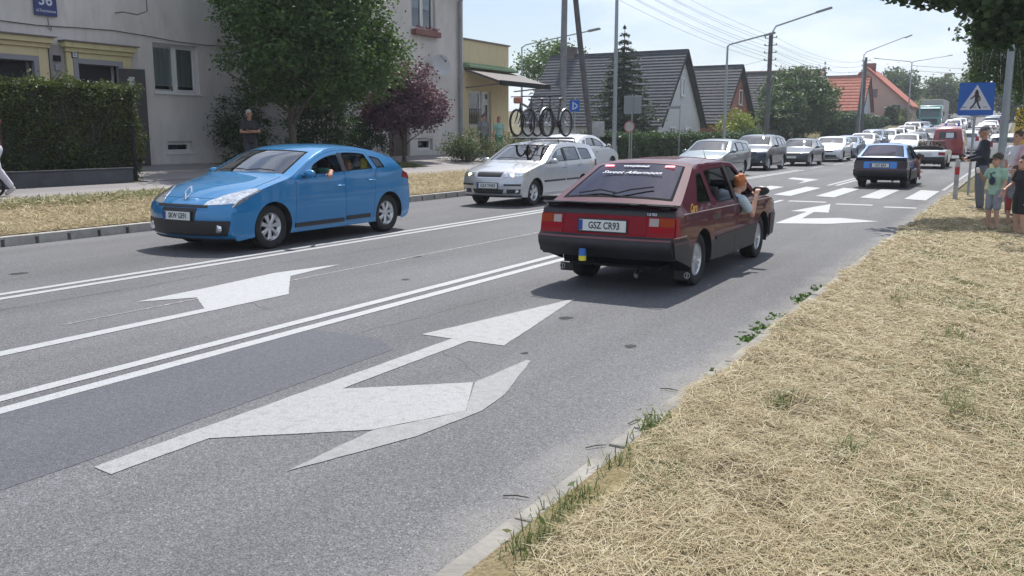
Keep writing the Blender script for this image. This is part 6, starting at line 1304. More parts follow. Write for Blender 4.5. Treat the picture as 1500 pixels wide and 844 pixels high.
def upole(pts,label,m=POLEW,r0=.16,r1=.11,ins=True,lamparm=None,cat='utility pole',group='utility poles'):
    u,v=pts[0][:2]; T=thing('utility_pole',(u,v,gz(u,v)),0,label,cat,group); b=MB(); b.tube([(p[0]-u,p[1]-v,p[2]-gz(u,v)) for p in pts],[r0+(r1-r0)*i/(len(pts)-1) for i in range(len(pts))],10); b.build('pole',m,T,smooth=50)
    top=pts[-1]
    if ins:
        for k in range(4):
            z=top[2]-gz(u,v)-.3-.42*k; q=MB(); q.tube([(top[0]-u-.35,top[1]-v,z),(top[0]-u+.35,top[1]-v,z)],.02,5); q.build('cross_arm',DARK,T)
            for s in(-.33,.33): i_=MB(); i_.lathe([(.03,0),(.045,.05),(.03,.1),(.001,.12)],8,c=(top[0]-u+s,top[1]-v,z)); i_.build('insulator',mat('porcelain',(.25,.2,.18),.3),T,smooth=40)
    if lamparm:
        a=MB(); z=top[2]-gz(u,v); a.tube([(top[0]-u,top[1]-v,z-.1),(top[0]-u+lamparm*.1,0,z+.35),(top[0]-u+lamparm,0,z+1.0)],.05,8); a.build('arm',STEEL,T,smooth=50); l=MB(); l.box((top[0]-u+lamparm+.3,0,z+1.08),(.9,.22,.12),rot=Matrix.Rotation(R(-14),3,'Y')); l.build('lamp_head',mat('lamp_head_grey'),T,bevel=.03)
    return T
upole([(-16,31.9,.55),(-16,32.1,9.6)],'upright concrete pole of the pair rising above the roof rack bicycles',CONC,.15,.10)
upole([(-16,34.95,.5),(-16,33.55,5.0),(-16,32.3,9.4)],'leaning strut pole propping the upright pole behind the silver estate',POLEW,.13,.10,ins=False)
upole([(-13.4,53.8,.45),(-13.4,53.8,7.45)],'dark utility pole with a lamp and insulators in front of the round tree',POLEW,.15,.12,lamparm=2.6)
upole([(-13.0,86.5,1.0),(-13.0,86.5,8.4)],'upright pole of the far leaning pair beside the orange roof',POLEW,.13,.11,ins=True)
upole([(-13.0,83.2,.9),(-13.0,86.2,8.1)],'slanting strut of the far leaning pair beside the orange roof',POLEW,.13,.11,ins=False)
upole([(-.5,26.2,.04),(-.5,26.25,5.0),(-.5,26.3,9.2)],'grey steel pole behind the crossing sign at the right edge',STEEL,.105,.075,ins=False)
# overhead wires: each span is one wire
WM=mat('wire',(.05,.05,.055),.6)
def wire(a,b_,sag,label,r=.007):
    A,B_=Vector(a),Vector(b_); m=MB(); m.tube([tuple((A.lerp(B_,t)-Vector((0,0,sag*4*t*(1-t))))-A) for t in np.linspace(0,1,15)],r,4); o=m.build('overhead_wire',WM,None,label=label,category='wire',group='overhead wires'); o.location=A
for i in range(4):
    for s in(-.33,.33):
        wire((-16+s,32.1,9.3-.42*i),(-13.4+s,53.8,7.15-.42*i),.35,'thin wire from the pole pair over the bicycles to the dark lamp pole')
        wire((-13.4+s,53.8,7.15-.42*i),(-13+s,86.5,8.1-.42*i),.6,'thin wire from the dark lamp pole to the far leaning pair')
        if i<3: wire((-13+s,86.5,8.1-.42*i),(-13.3+s,125,10.3-.42*i),.7,'thin wire from the far leaning pair to the farthest lamp')
wire((-13.3,125,10.2),(8,128,9.6),.5,'wire crossing the road high above the far traffic',.02); wire((-13.3,125,9.6),(8,128,9.0),.5,'lower wire crossing the road above the far traffic',.02)
wire((-13.4,53.8,6.0),(-20,57.5,5.9),.3,'service wire from the dark lamp pole to the nearest gabled house'); wire((-13.4,53.8,5.8),(-20,70,5.6),.4,'service wire from the dark lamp pole to the brick-red house')
wire((-16,32.1,9.2),(-20,18,7.6),.5,'wire from the pole pair back to the apartment eaves'); wire((-16,32.1,8.8),(-20,31,7.3),.2,'short wire from the pole pair to the apartment corner')
# crossing sign
CS=thing('crossing_sign',(-1.12,24.6,gz(-1.12,24.6)),0,'blue square pedestrian crossing sign with a white triangle on a grey post','road sign')
b=MB(); b.tube([(0,.04,-.05),(0,.04,2.75)],.03,10); b.build('post',STEEL,CS,smooth=50)
SW=.78; SZ=2.40
b=MB(); b.prism(rounded([(-SW/2,SZ-SW/2),(SW/2,SZ-SW/2),(SW/2,SZ+SW/2),(-SW/2,SZ+SW/2)],.04),-.012,.012,'XZ'); pn=b.build('panel',mat('sign_blue',(.01,.10,.42),.35),CS); CS.rotation_euler=(0,0,R(6))
b=MB(); b.prism([(-.345,SZ-.26),(.345,SZ-.26),(0,SZ+.34)],-.015,-.0125,'XZ'); b.build('triangle',mat('sign_white'),pn)
b=MB(); K=mat('sign_black')
def sg_(pts,w_): 
    for a,c in zip(pts[:-1],pts[1:]):
        d=Vector((c[0]-a[0],c[1]-a[1])); n_=Vector((-d.y,d.x)).normalized()*w_/2; b.prism([(a[0]+n_.x,SZ+a[1]+n_.y),(c[0]+n_.x,SZ+c[1]+n_.y),(c[0]-n_.x,SZ+c[1]-n_.y),(a[0]-n_.x,SZ+a[1]-n_.y)],-.018,-.0155,'XZ')
sg_([(0,.17),(.01,-.06)],.085); sg_([(.0,-.04),(-.05,-.14),(-.12,-.23)],.04); sg_([(.02,-.04),(.05,-.14),(.10,-.23)],.04); sg_([(-.02,.10),(-.09,.03),(-.13,.0)],.03); sg_([(.03,.10),(.08,.02),(.07,-.05)],.03); b.prism([(.032*math.cos(a),SZ+.185+.036*math.sin(a)) for a in np.linspace(0,2*PI,12,endpoint=False)],-.018,-.0155,'XZ')
for a in(-.26,-.04,.20): b.prism([(a-.05,SZ-.20),(a+.06,SZ-.20),(a+.05,SZ-.185),(a-.04,SZ-.185)],-.0152,-.0145,'XZ')
b.build('walking_figure',K,pn)
# red and white bollard
BO=thing('marker_post',(-1.33,23.35,gz(-1.33,23.35)),0,'square marker post in white and red bands beside the crossing','post')
for i,(z0,z1,c) in enumerate(((0,.36,0),(.361,.62,2),(.621,.80,1),(.801,.97,0))): b=MB(); b.box((0,0,(z0+z1)/2),(.10,.10,z1-z0)); b.build('band',[mat('post_white',(.42,.42,.42),.7,var=.2,scale=9),mat('post_red',(.42,.03,.04),.6,var=.1,scale=9),mat('post_grey',(.33,.33,.33),.8,var=.2,scale=9)][c],BO,bevel=.006)
# signs by the left kerb
S1=thing('road_sign',(-14.5,35.5,gz(-14.5,35.5)),0,'back of two grey rectangular sign plates on one post','road sign')
b=MB(); b.tube([(0,0,-.05),(0,0,2.85)],.03,8); b.build('post',STEEL,S1,smooth=50)
for s in(-.21,.21): b=MB(); b.box((s,.04,2.4),(.37,.02,.74)); b.build('sign_plate',mat('plate_back',(.26,.29,.31),.5,.3),S1,bevel=.01)
S2=thing('road_sign',(-14.35,34.9,gz(-14.35,34.9)),0,'round white speed sign low on its own post','road sign')
b=MB(); b.tube([(0,0,-.05),(0,0,1.75)],.025,8); b.build('post',STEEL,S2,smooth=50); b=MB(); b.lathe([(.001,-.03),(.24,-.03),(.24,-.045),(.001,-.045)],24,c=(0,0,1.5),axis='Y'); p_=b.build('sign_disc',mat('post_white'),S2); b=MB(); b.lathe([(.19,-.047),(.24,-.047),(.24,-.05),(.19,-.05)],24,c=(0,0,1.5),axis='Y'); b.build('rim',mat('sign_red_faded',(.35,.12,.12),.6),p_)
S3=thing('road_sign',(-15.0,31.0,gz(-15,31)),R(0),'small blue sign with white marks behind the bicycles','road sign')
b=MB(); b.tube([(0,0,-.05),(0,0,2.5)],.025,8); b.build('post',STEEL,S3,smooth=50); b=MB(); b.box((0,-.03,2.2),(.42,.015,.42)); p_=b.build('panel',mat('sign_blue'),S3,bevel=.005); b=MB(); b.box((-.06,-.04,2.2),(.05,.004,.3)); b.box((.06,-.04,2.25),(.16,.004,.05),rot=Matrix.Rotation(R(35),3,'Y')); b.box((.06,-.04,2.13),(.16,.004,.05),rot=Matrix.Rotation(R(-35),3,'Y')); b.build('symbol',mat('sign_white'),p_)
S4=thing('notice_board',(-13.5,29.9,gz(-13.5,29.9)),R(-4),'pale notice board on a post at the foot of the leaning pole','sign')
b=MB(); b.tube([(0,0,-.05),(0,0,1.5)],.025,8); b.build('post',STEEL,S4,smooth=50); b=MB(); b.box((0,-.03,1.55),(.50,.02,.55)); b.build('board',mat('post_grey'),S4,bevel=.005)
S5=thing('sign_post',(-14,40.1,gz(-14,40.1)),0,'slim post with a small flag-like plate before the nearest gabled house','road sign')
b=MB(); b.tube([(0,0,-.05),(0,0,2.6)],.022,8); b.build('post',STEEL,S5,smooth=50); b=MB(); b.box((-.32,0,2.48),(.6,.02,.12)); b.build('plate',mat('plate_back'),S5)
# ================================================================== people
SK1=mat('skin_light',(.52,.30,.22),.55,spec=.3,var=.06,scale=6); SK2=mat('skin_tanned',(.40,.21,.15),.55,spec=.3,var=.06,scale=6); EYEM=mat('eye_dark',(.03,.02,.02),.3); LIP=mat('lips',(.35,.12,.10),.5)
def cloth(name,col): return mat('cloth_'+name,col,.9,var=.12,scale=14,bump=.25,bscale=9)
BASE=dict(pel=(0,0,.525),wai=(0,.0,.60),che=(0,-.005,.71),nec=(0,0,.815),hb=(0,-.004,.865),hd=(0,-.010,.925),
 hipL=(.052,0,.505),knL=(.056,-.012,.285),anL=(.058,.012,.045),toL=(.066,-.085,.018),hipR=(-.052,0,.505),knR=(-.056,-.012,.285),anR=(-.058,.012,.045),toR=(-.066,-.085,.018),
 shL=(.105,.004,.79),elL=(.130,.012,.625),wrL=(.140,-.030,.475),shR=(-.105,.004,.79),elR=(-.130,.012,.625),wrR=(-.140,-.030,.475))
def remesh(name,mb,vox,m,parent,smooth=2,iters=1):
    me=bpy.data.meshes.new('tmp'); me.from_pydata(mb.v,[],mb.f); bm=bmesh.new(); bm.from_mesh(me); bmesh.ops.recalc_face_normals(bm,faces=bm.faces); bm.to_mesh(me); bm.free()
    o=bpy.data.objects.new('tmp',me); COL.objects.link(o); r=o.modifiers.new('r','REMESH'); r.mode='VOXEL'; r.voxel_size=vox; r.use_smooth_shade=True
    if smooth: s=o.modifiers.new('s','SMOOTH'); s.iterations=smooth; s.factor=.5
    dg=bpy.context.evaluated_depsgraph_get(); n=bpy.data.meshes.new_from_object(o.evaluated_get(dg)); bpy.data.objects.remove(o); bpy.data.meshes.remove(me); n.name=name
    n.materials.clear(); n.materials.append(m); n.polygons.foreach_set('use_smooth',[True]*len(n.polygons)); q=bpy.data.objects.new(name,n); link(q,parent); return q
def limb(mb,pts,rs,n=10,flat=1.0):
    P=[];Rr=[]
    for i in range(len(pts)-1):
        a,b_=Vector(pts[i]),Vector(pts[i+1])
        for k in range(4): t=k/4; P.append(a.lerp(b_,t)); Rr.append(rs[i]+(rs[i+1]-rs[i])*t)
    P.append(Vector(pts[-1])); Rr.append(rs[-1]); mb.tube(P,Rr,n,flat=flat)
    for p,r in zip(pts,rs): mb.ell(p,(r*.99,r*.99,r*.99),8)
def torso(mb,J,k,f=1.0,bust=0):
    for a,b_,ra,rb in (('pel','wai',.088,.078),('wai','che',.078,.092),('che','nec',.092,.045)):
        A,B_=Vector(J[a]),Vector(J[b_])
        for i in range(5): t=i/5; c=A.lerp(B_,t); r=ra+(rb-ra)*t; mb.ell(c*k,((r*f+ .004)*k,(r*.68*f+.004)*k,.05*k),12)
    sl,sr=Vector(J['shL']),Vector(J['shR']); 
    for t in np.linspace(0,1,7): c=sl.lerp(sr,t); mb.ell(c*k,(.034*f*k,.036*f*k,.036*f*k),8)
    if bust: 
        for s in(1,-1): mb.ell((Vector(J['che'])+Vector((s*.035,-.05,.005)))*k,(.034*k,.03*k,.032*k),8)
def hand(mb,wr,el,k,curl=.5,side=1,palm=None):
    W=Vector(wr); d=(W-Vector(el)).normalized(); ref=Vector((0,0,1)) if abs(d.z)<.8 else Vector((0,-1,0)); a=d.cross(ref).normalized(); n_=a.cross(d).normalized()
    if palm is not None: n_=(Vector(palm)-d*Vector(palm).dot(d)).normalized(); a=d.cross(n_).normalized()
    rot=Matrix((a,d,n_)).transposed(); mb.ell(W+d*.028*k,(.021*k,.030*k,.0115*k),10,rot=rot)
    for i,(o,l) in enumerate(((-.016,.040),(-.0055,.046),(.0055,.043),(.016,.034))):
        p=W+d*.050*k+a*o*k; q=p+(d*math.cos(curl*.6)+n_*math.sin(curl*.6))*l*.5*k; r=q+(d*math.cos(curl*1.5)+n_*math.sin(curl*1.5))*l*.5*k; mb.tube([p,q,r],[.0056*k,.0052*k,.0042*k],6)
    p=W+d*.012*k-a*.018*k*side; q=p+(d*.6-a*.7*side+n_*.3).normalized()*.022*k; r=q+(d*.9-a*.2*side+n_*.4).normalized()*.02*k; mb.tube([p,q,r],[.0075*k,.0065*k,.005*k],6)
def person(loc,rz,h,label,pose={},skin=SK1,top=None,sleeve='short',bottom=None,blen='long',hair=None,hstyle='short',shoe=None,cap=None,group=None,curl=.6,headrot=0,headtilt=0,fat=1.0,woman=False,head_scale=1.0,legs=True,skirt=False,palm={}):
    T=thing('person',loc,rz,label,'person',group); J={**BASE,**pose}; k=h; V_=lambda n_: Vector(J[n_])*k
    b=MB(); torso(b,J,k,.94*fat)
    if legs:
        for s in 'LR':
            limb(b,[V_('hip'+s),V_('kn'+s),V_('an'+s)],[.050*k*fat,.034*k,.022*k]); limb(b,[(V_('kn'+s)*.72+V_('an'+s)*.28)],[.033*k]) if 0 else None
            b.ell(V_('kn'+s)*.68+V_('an'+s)*.32+Vector((0,.006*k,0)),(.031*k,.033*k,.06*k),8); limb(b,[V_('an'+s)+Vector((0,.015*k,-.02*k)),V_('to'+s)],[.022*k,.016*k])
    for s in 'LR':
        limb(b,[V_('sh'+s),V_('el'+s),V_('wr'+s)],[.030*k*fat,.0235*k,.0155*k]); hand(b,V_('wr'+s),V_('el'+s),k,curl,1 if s=='L' else -1,palm.get(s))
    limb(b,[V_('nec')-Vector((0,0,.02*k)),V_('hb')],[.033*k,.031*k])
    HR=Matrix.Rotation(headrot,3,'Z')@Matrix.Rotation(headtilt,3,'X'); hc=V_('hd'); hk=k*head_scale; q=lambda x,y_,z: hc+HR@Vector((x,y_,z))*hk
    b.ell(q(0,.004,.008),(.044*hk,.053*hk,.060*hk),14,rot=HR); b.ell(q(0,-.016,-.028),(.034*hk,.036*hk,.040*hk),12,rot=HR); b.ell(q(0,-.057,-.008),(.0085*hk,.012*hk,.014*hk),8,rot=HR); b.ell(q(0,-.050,.006),(.006*hk,.010*hk,.018*hk),8,rot=HR)
    b.ell(q(0,-.046,-.030),(.017*hk,.008*hk,.008*hk),8,rot=HR); b.ell(q(0,-.042,-.052),(.014*hk,.012*hk,.011*hk),8,rot=HR); b.ell(q(0,-.042,.022),(.032*hk,.012*hk,.007*hk),8,rot=HR)
    for s in(1,-1): b.ell(q(s*.045,.006,-.004),(.007*hk,.012*hk,.018*hk),8,rot=HR)
    remesh('body',b,max(.0055,.0042*k),skin,T,1)
    for s in(1,-1): e=MB(); e.ell(q(s*.0185,-.0445,.008),(.0075*hk,.006*hk,.0052*hk),8,rot=HR); e.build('eye',EYEM,T,smooth=60)
    e=MB(); e.ell(q(0,-.0535,-.031),(.013*hk,.003*hk,.0032*hk),8,rot=HR); e.build('mouth',LIP,T,smooth=60)
    if top:
        c=MB(); torso(c,J,k,1.06*fat,bust=woman)
        for s in 'LR':
            if sleeve=='long': limb(c,[V_('sh'+s),V_('el'+s),V_('wr'+s)],[.037*k*fat,.031*k,.022*k])
            elif sleeve=='short': m=V_('sh'+s).lerp(V_('el'+s),.62); limb(c,[V_('sh'+s),m],[.038*k*fat,.036*k])
        hem=V_('pel')+Vector((0,0,-.03*k)); c.ell(hem,(.098*k*fat,.070*k*fat,.045*k),12)
        remesh('shirt',c,.011*max(.75,k/1.7),top,T,3)
    if bottom and legs:
        c=MB(); c.ell(V_('pel')-Vector((0,0,.012*k)),(.094*k*fat,.066*k*fat,.055*k),12)
        for s in 'LR':
            if blen=='long': limb(c,[V_('hip'+s),V_('kn'+s),V_('an'+s)+(V_('kn'+s)-V_('an'+s))*.10],[.058*k*fat,.043*k,.034*k])
            else: limb(c,[V_('hip'+s),V_('kn'+s)+(V_('hip'+s)-V_('kn'+s))*.12],[.060*k*fat,.050*k])
        remesh('trousers' if blen=='long' else 'shorts',c,.011*max(.75,k/1.7),bottom,T,3)
    if shoe and legs:
        for s in 'LR':
            c=MB(); a,t=V_('an'+s),V_('to'+s); limb(c,[a+Vector((0,.012*k,-.018*k)),t+Vector((0,0,.002*k))],[.026*k,.021*k],flat=1); c.box((a+t)/2+Vector((0,0,-.0)),(.02,.02,.02)); remesh('shoe',c,.009,shoe,T,1)
    if hair:
        c=MB(); c.ell(q(0,.012,.018),(.049*hk,.055*hk,.058*hk),14,rot=HR)
        if hstyle=='long': c.ell(q(0,.034,-.03),(.048*hk,.034*hk,.07*hk),12,rot=HR)
        if hstyle=='bun': c.ell(q(0,.066,.045),(.024*hk,.024*hk,.024*hk),10,rot=HR); c.ell(q(0,.03,-.002),(.043*hk,.034*hk,.036*hk),10,rot=HR)
        rh=random.Random(int(h*1000)+len(label))
        for _ in range(16):
            th,ph=rh.uniform(0,6.28),rh.uniform(0,1.5); c.ell(q(.045*math.cos(th)*math.sin(ph),.014+.050*math.sin(th)*math.sin(ph),.020+.054*math.cos(ph)),(.013*hk,.016*hk,.012*hk),6,rot=HR)
        # keep the face clear: shave everything in front of the hair line
        o=remesh('hair',c,.006,hair,T,1); bm=bmesh.new(); bm.from_mesh(o.data); iv=HR.inverted(); dl=[v for v in bm.verts if (lambda p:(p.y<-.030*hk and p.z<.034*hk) or (p.y<-.012*hk and p.z<-.004*hk) or (hstyle=='short' and p.z<-.03*hk) or (hstyle=='bun' and p.z<-.020*hk))(iv@(v.co-hc))]; bmesh.ops.delete(bm,geom=dl,context='VERTS'); bm.to_mesh(o.data); bm.free()
    if cap:
        c=MB(); c.ell(q(0,.006,.030),(.051*hk,.058*hk,.046*hk),14,rot=HR); o=MB(); 
        c.ell(q(0,-.066,.026),(.036*hk,.034*hk,.006*hk),10,rot=HR); cp=remesh('cap',c,.006,cap,T,1); bm=bmesh.new(); bm.from_mesh(cp.data); iv=HR.inverted(); dl=[v for v in bm.verts if (iv@(v.co-hc)).z<.014*hk]; bmesh.ops.delete(bm,geom=dl,context='VERTS'); bm.to_mesh(cp.data); bm.free()
    return T,J,k
BLK=cloth('black',(.022,.021,.024)); DJE=cloth('denim_grey',(.13,.145,.175)); GRY=cloth('grey',(.20,.20,.21)); WHC=cloth('white',(.62,.63,.66)); PNK=cloth('pale_pink',(.58,.40,.43)); MNT=cloth('mint_green',(.33,.50,.38)); NAV=cloth('navy',(.025,.03,.045)); LBL=cloth('light_blue',(.45,.54,.60)); SHOE=mat('shoe_dark',(.04,.04,.045),.6); SHOEW=mat('shoe_pale',(.45,.42,.40),.6)
HB=mat('hair_brown',(.07,.04,.025),.6); HG=mat('hair_grey',(.40,.38,.36),.7); HRd=mat('hair_ginger',(.42,.13,.035),.6); HBl=mat('hair_blond',(.35,.24,.12),.6); HDk=mat('hair_dark',(.03,.022,.018),.6)
G='spectators on the right verge'
def facing(du,dv): return math.atan2(du,-dv)   # figure looks along -y at rz=0
fz=lambda u,v: gz(u,v)+.012
# man in cap
person((-.72,20.6,fz(-.72,20.6)),facing(-1,-.25),1.72,'man in a grey cap and dark jacket standing beside the striped marker post',dict(elR=(-.15,-.03,.64),wrR=(-.08,-.15,.62),elL=(.14,-.02,.63),wrL=(.08,-.14,.60)),SK2,NAV,'long',DJE,'long',HG,'short',SHOE,cap=cloth('cap_grey',(.12,.115,.12)),group=G,fat=1.15)
person((-.12,19.4,fz(-.12,19.4)),facing(-.6,-.8),1.62,'smiling woman in a white top behind the boy in the mint shirt',dict(elL=(.13,-.02,.63),wrL=(.06,-.13,.60)),SK1,WHC,'short',DJE,'long',HB,'bun',SHOE,group=G,woman=True,fat=1.08)
pw,Jw,kw=person((.10,17.7,fz(.1,17.7)),facing(-.7,-.7),1.67,'woman in a pale pink top with a dark shoulder strap at the right edge',dict(elR=(-.16,-.02,.64),wrR=(-.09,-.12,.57)),SK1,PNK,'long',DJE,'long',HBl,'bun',SHOE,group=G,woman=True,fat=1.12)
b=MB(); b.tube([(.10*kw,-.0,.80*kw),(.04*kw,-.098*kw,.72*kw),(-.05*kw,-.10*kw,.62*kw),(-.11*kw,-.03*kw,.54*kw),(-.09*kw,.07*kw,.6*kw),(.04*kw,.09*kw,.74*kw),(.10*kw,0,.80*kw)],.013,5,flat=.4); b.build('bag_strap',mat('strap_maroon',(.06,.02,.03),.6),pw)
pb,Jb,kb_=person((-.36,16.3,fz(-.36,16.3)),facing(-.55,-.85),1.24,'boy in a mint T-shirt and peaked cap pressing something to his chest',dict(elR=(-.15,-.02,.66),wrR=(-.13,-.13,.74),shR=(-.105,0,.78),elL=(.135,0,.63),wrL=(.13,-.05,.52),hd=(0,-.012,.918)),SK1,MNT,'short',cloth('shorts_grey',(.26,.28,.32)),'short',HB,'short',SHOE,cap=cloth('cap_black_gold',(.05,.045,.035)),group=G,head_scale=1.22)
b=MB(); b.ell((.008*kb_,-.086*kb_,.66*kb_),(.045*kb_,.006*kb_,.055*kb_),12); b.tube([(-.0,-.086*kb_,.70*kb_),(-.03*kb_,-.08*kb_,.75*kb_),(.03*kb_,-.078*kb_,.765*kb_)],.009*kb_,6); b.build('shirt_print',mat('print_navy',(.03,.04,.09),.8),pb,smooth=60)
b=MB(); b.box((-.13*kb_,-.19*kb_,.79*kb_),(.05,.03,.09),rot=Matrix.Rotation(.4,3,'X')); o=b.build('toy_camera',WHITE,None,bevel=.008,label='small white object held up by the boy in the mint shirt',category='toy'); o.location=pb.location; o.rotation_euler=pb.rotation_euler
pk,Jk,kk=person((.02,15.75,fz(.02,15.75)),facing(-.75,-.6),1.22,'boy in a black T-shirt and black shorts with a lime stripe at the right edge',dict(elR=(-.15,-.03,.65),wrR=(-.10,-.15,.60),hd=(0,-.012,.918)),SK1,BLK,'short',cloth('shorts_black',(.025,.028,.03)),'short',HDk,'short',SHOE,group=G,head_scale=1.22,fat=1.1)
b=MB(); b.tube([(-.112*kk,-.01*kk,.50*kk),(-.108*kk,-.03*kk,.40*kk),(-.104*kk,-.036*kk,.33*kk)],.016*kk,6,flat=.5); b.build('shorts_stripe',mat('stripe_lime',(.45,.62,.12),.7),pk)
person((.22,18.9,fz(.22,18.9)),facing(-.6,-.8),1.64,'fair-haired woman partly hidden behind the woman in pink',{},SK1,cloth('beige',(.42,.36,.30)),'short',DJE,'long',HBl,'long',SHOE,group=G,woman=True)
person((-.10,17.2,fz(-.1,17.2)),facing(-.5,-.8),1.02,'small child in red shorts standing between the two boys',dict(hd=(0,-.012,.915)),SK1,GRY,'short',cloth('shorts_red',(.35,.05,.06)),'short',HB,'short',SHOE,group=G,head_scale=1.3)
# man with crossed arms
person((-17.2,16.55,gz(-17.2,16.55)),facing(.85,-.5),1.60,'grey-haired man in black with folded arms behind the blue hatchback',dict(elL=(.145,-.04,.655),wrL=(-.01,-.13,.665),elR=(-.145,-.04,.65),wrR=(.02,-.12,.645)),SK2,BLK,'short',cloth('trousers_dark',(.04,.04,.045)),'long',HG,'short',SHOE,fat=1.2)
# walking woman with pushchair at the left edge
person((-15.55,9.02,gz(-15.55,9.02)),facing(0,-1),1.66,'person in white trousers striding left along the pavement behind a pushchair',dict(knL=(.05,-.085,.29),anL=(.05,-.10,.055),toL=(.055,-.19,.03),knR=(-.05,.045,.29),anR=(-.055,.185,.10),toR=(-.06,.125,.03),elL=(.12,-.05,.64),wrL=(.10,-.18,.62),elR=(-.12,-.05,.64),wrR=(-.10,-.18,.62)),SK1,cloth('burgundy',(.10,.02,.03)),'long',cloth('trousers_white',(.60,.60,.66)),'long',HB,'bun',SHOEW,woman=True)
PC=thing('pushchair',(-15.75,8.42,gz(-15.75,8.42)),0,'dark pushchair with spoked wheels at the left edge','pushchair')
b=MB()
for s in(-.24,.24): b.tube([(s,.45,1.0),(s,.1,.55),(s,-.45,.18)],.014,6); b.tube([(s,.52,.18),(s,.05,.5)],.014,6)
b.tube([(-.24,.45,1.0),(.24,.45,1.0)],.016,6); b.tube([(-.24,.52,.18),(.24,.52,.18)],.012,6); b.tube([(-.24,-.45,.18),(.24,-.45,.18)],.012,6); b.build('frame',ALLOY,PC,smooth=50)
b=MB(); b.box((0,-.05,.45),(.42,.5,.08)); b.box((0,.2,.7),(.42,.07,.5),rot=Matrix.Rotation(R(-20),3,'X')); b.build('seat',BLK,PC,bevel=.03)
for x in(-.27,.27):
    for y_ in(.52,-.45): w_=MB(); w_.lathe([(.13,-.02),(.165,-.02),(.17,0),(.165,.02),(.13,.02),(.13,-.02)],24,axis='X'); [w_.tube([(0,0,0),(0,.14*math.cos(a),.14*math.sin(a))],.009,4) for a in np.linspace(0,2*PI,6)[:-1]]; w_.lathe([(.001,-.025),(.03,-.025),(.03,.025),(.001,.025)],10,axis='X'); o=w_.build('wheel',RUB,PC,smooth=40); o.location=(x,y_,.17)
# by the shop
person((-18.9,30.7,gz(-18.9,30.7)),facing(.6,-.8),1.68,'person in a grey top with dark trousers standing by the shop bush',{},SK2,GRY,'long',BLK,'long',HDk,'short',SHOE)
person((-18.9,31.9,gz(-18.9,31.9)),facing(.7,-.7),1.60,'red-haired woman in mint and green by the shop wall',{},SK1,cloth('mint_top',(.30,.50,.42)),'short',cloth('green',(.03,.22,.12)),'long',mat('hair_red',(.35,.04,.03),.6),'long',SHOE,woman=True)
# ---- occupants
SIT=dict(knL=(.06,-.235,.545),anL=(.06,-.33,.35),toL=(.065,-.40,.33),knR=(-.06,-.235,.545),anR=(-.06,-.33,.35),toR=(-.065,-.40,.33))
def seat_at(car,x,y_,L,hipz,h,rzc,**k):   # hip joint at local car coords; returns world location (figures face the car's front)
    c,s=math.cos(rzc),math.sin(rzc); X=x-L/2; wx,wy=car.location.x+X*c-y_*s,car.location.y+X*s+y_*c; return (wx,wy,car.location.z+hipz-.525*h)
A90=R(90)
# driver of the blue car : faces -v, elbow on the door, hand hanging outside
h_=1.72
person(seat_at(car2,2.10,-.47,4.295,.585,h_,R(90)),0,h_,'driver in a dark green shirt resting a hand outside the blue car window',dict(SIT,hd=(.012,-.03,.888),hb=(.005,-.015,.845),nec=(0,0,.80),elL=(.205,.035,.79),wrL=(.285,-.065,.782),wrR=(-.06,-.22,.70),elR=(-.14,-.08,.66)),SK2,cloth('dark_green',(.02,.10,.085)),'short',BLK,'long',HG,'short',SHOE,headrot=.5,curl=1.0,palm={'L':(0,0,-1)})
person(seat_at(car2,3.0,-.45,4.295,.66,1.15,R(90)),0,1.15,'child with fair hair looking out of the blue car rear window',dict(SIT,hd=(.02,-.02,.90),elL=(.14,-.06,.66),wrL=(.12,-.16,.74)),SK1,cloth('yellow_green',(.45,.45,.10)),'short',BLK,'long',HBl,'short',SHOE,headrot=.9,head_scale=1.25)
person(seat_at(car2,2.15,.40,4.295,.55,1.62,R(90)),0,1.62,'front passenger in dark clothes inside the blue car',dict(SIT,wrL=(.06,-.2,.62),wrR=(-.06,-.2,.62)),SK1,BLK,'short',BLK,'long',HDk,'short',SHOE)
b=MB(); b.box((0,0,0),(.06,.14,.2)); o=b.build('yellow_cushion',mat('cushion_yellow',(.62,.55,.10),.8),None,bevel=.03,label='yellow soft toy held at the blue car rear window',category='toy'); P=seat_at(car2,3.22,-.60,4.295,1.12,0,R(90)); o.location=(P[0],P[1],1.13)
person(seat_at(car3,2.02,-.36,4.23,.50,1.7,R(90)),0,1.7,'driver in dark clothes behind the windscreen of the silver estate',dict(SIT,wrL=(.07,-.22,.68),wrR=(-.07,-.22,.68)),SK1,NAV,'short',BLK,'long',HDk,'short',SHOE)
# woman leaning out of the maroon car (faces +v)
h_=1.60
person(seat_at(car1,1.95,.42,4.32,.53,h_,R(-90)),PI,h_,'ginger-haired woman in a pale blue T-shirt leaning out of the maroon car',dict(SIT,wai=(-.045,-.01,.59),che=(-.10,-.03,.665),nec=(-.155,-.05,.745),hb=(-.175,-.06,.785),hd=(-.195,-.075,.835),shL=(-.055,-.05,.755),shR=(-.215,-.04,.715),elR=(-.270,-.135,.60),wrR=(-.275,-.215,.735),elL=(.02,-.14,.66),wrL=(.03,-.22,.70)),SK1,LBL,'short',DJE,'long',HRd,'bun',SHOE,head_scale=.92,headrot=-.35,curl=1.3,woman=True,palm={'R':(0,-1,.3)})
person(seat_at(car1,1.95,-.36,4.32,.42,1.7,R(-90)),PI,1.7,'driver of the maroon car at the wheel',dict(SIT,hd=(0,-.02,.875),hb=(0,-.01,.83),elL=(.14,-.08,.66),wrL=(.08,-.22,.70),elR=(-.14,-.08,.66),wrR=(-.08,-.22,.70)),SK1,GRY,'short',BLK,'long',HDk,'short',SHOE)
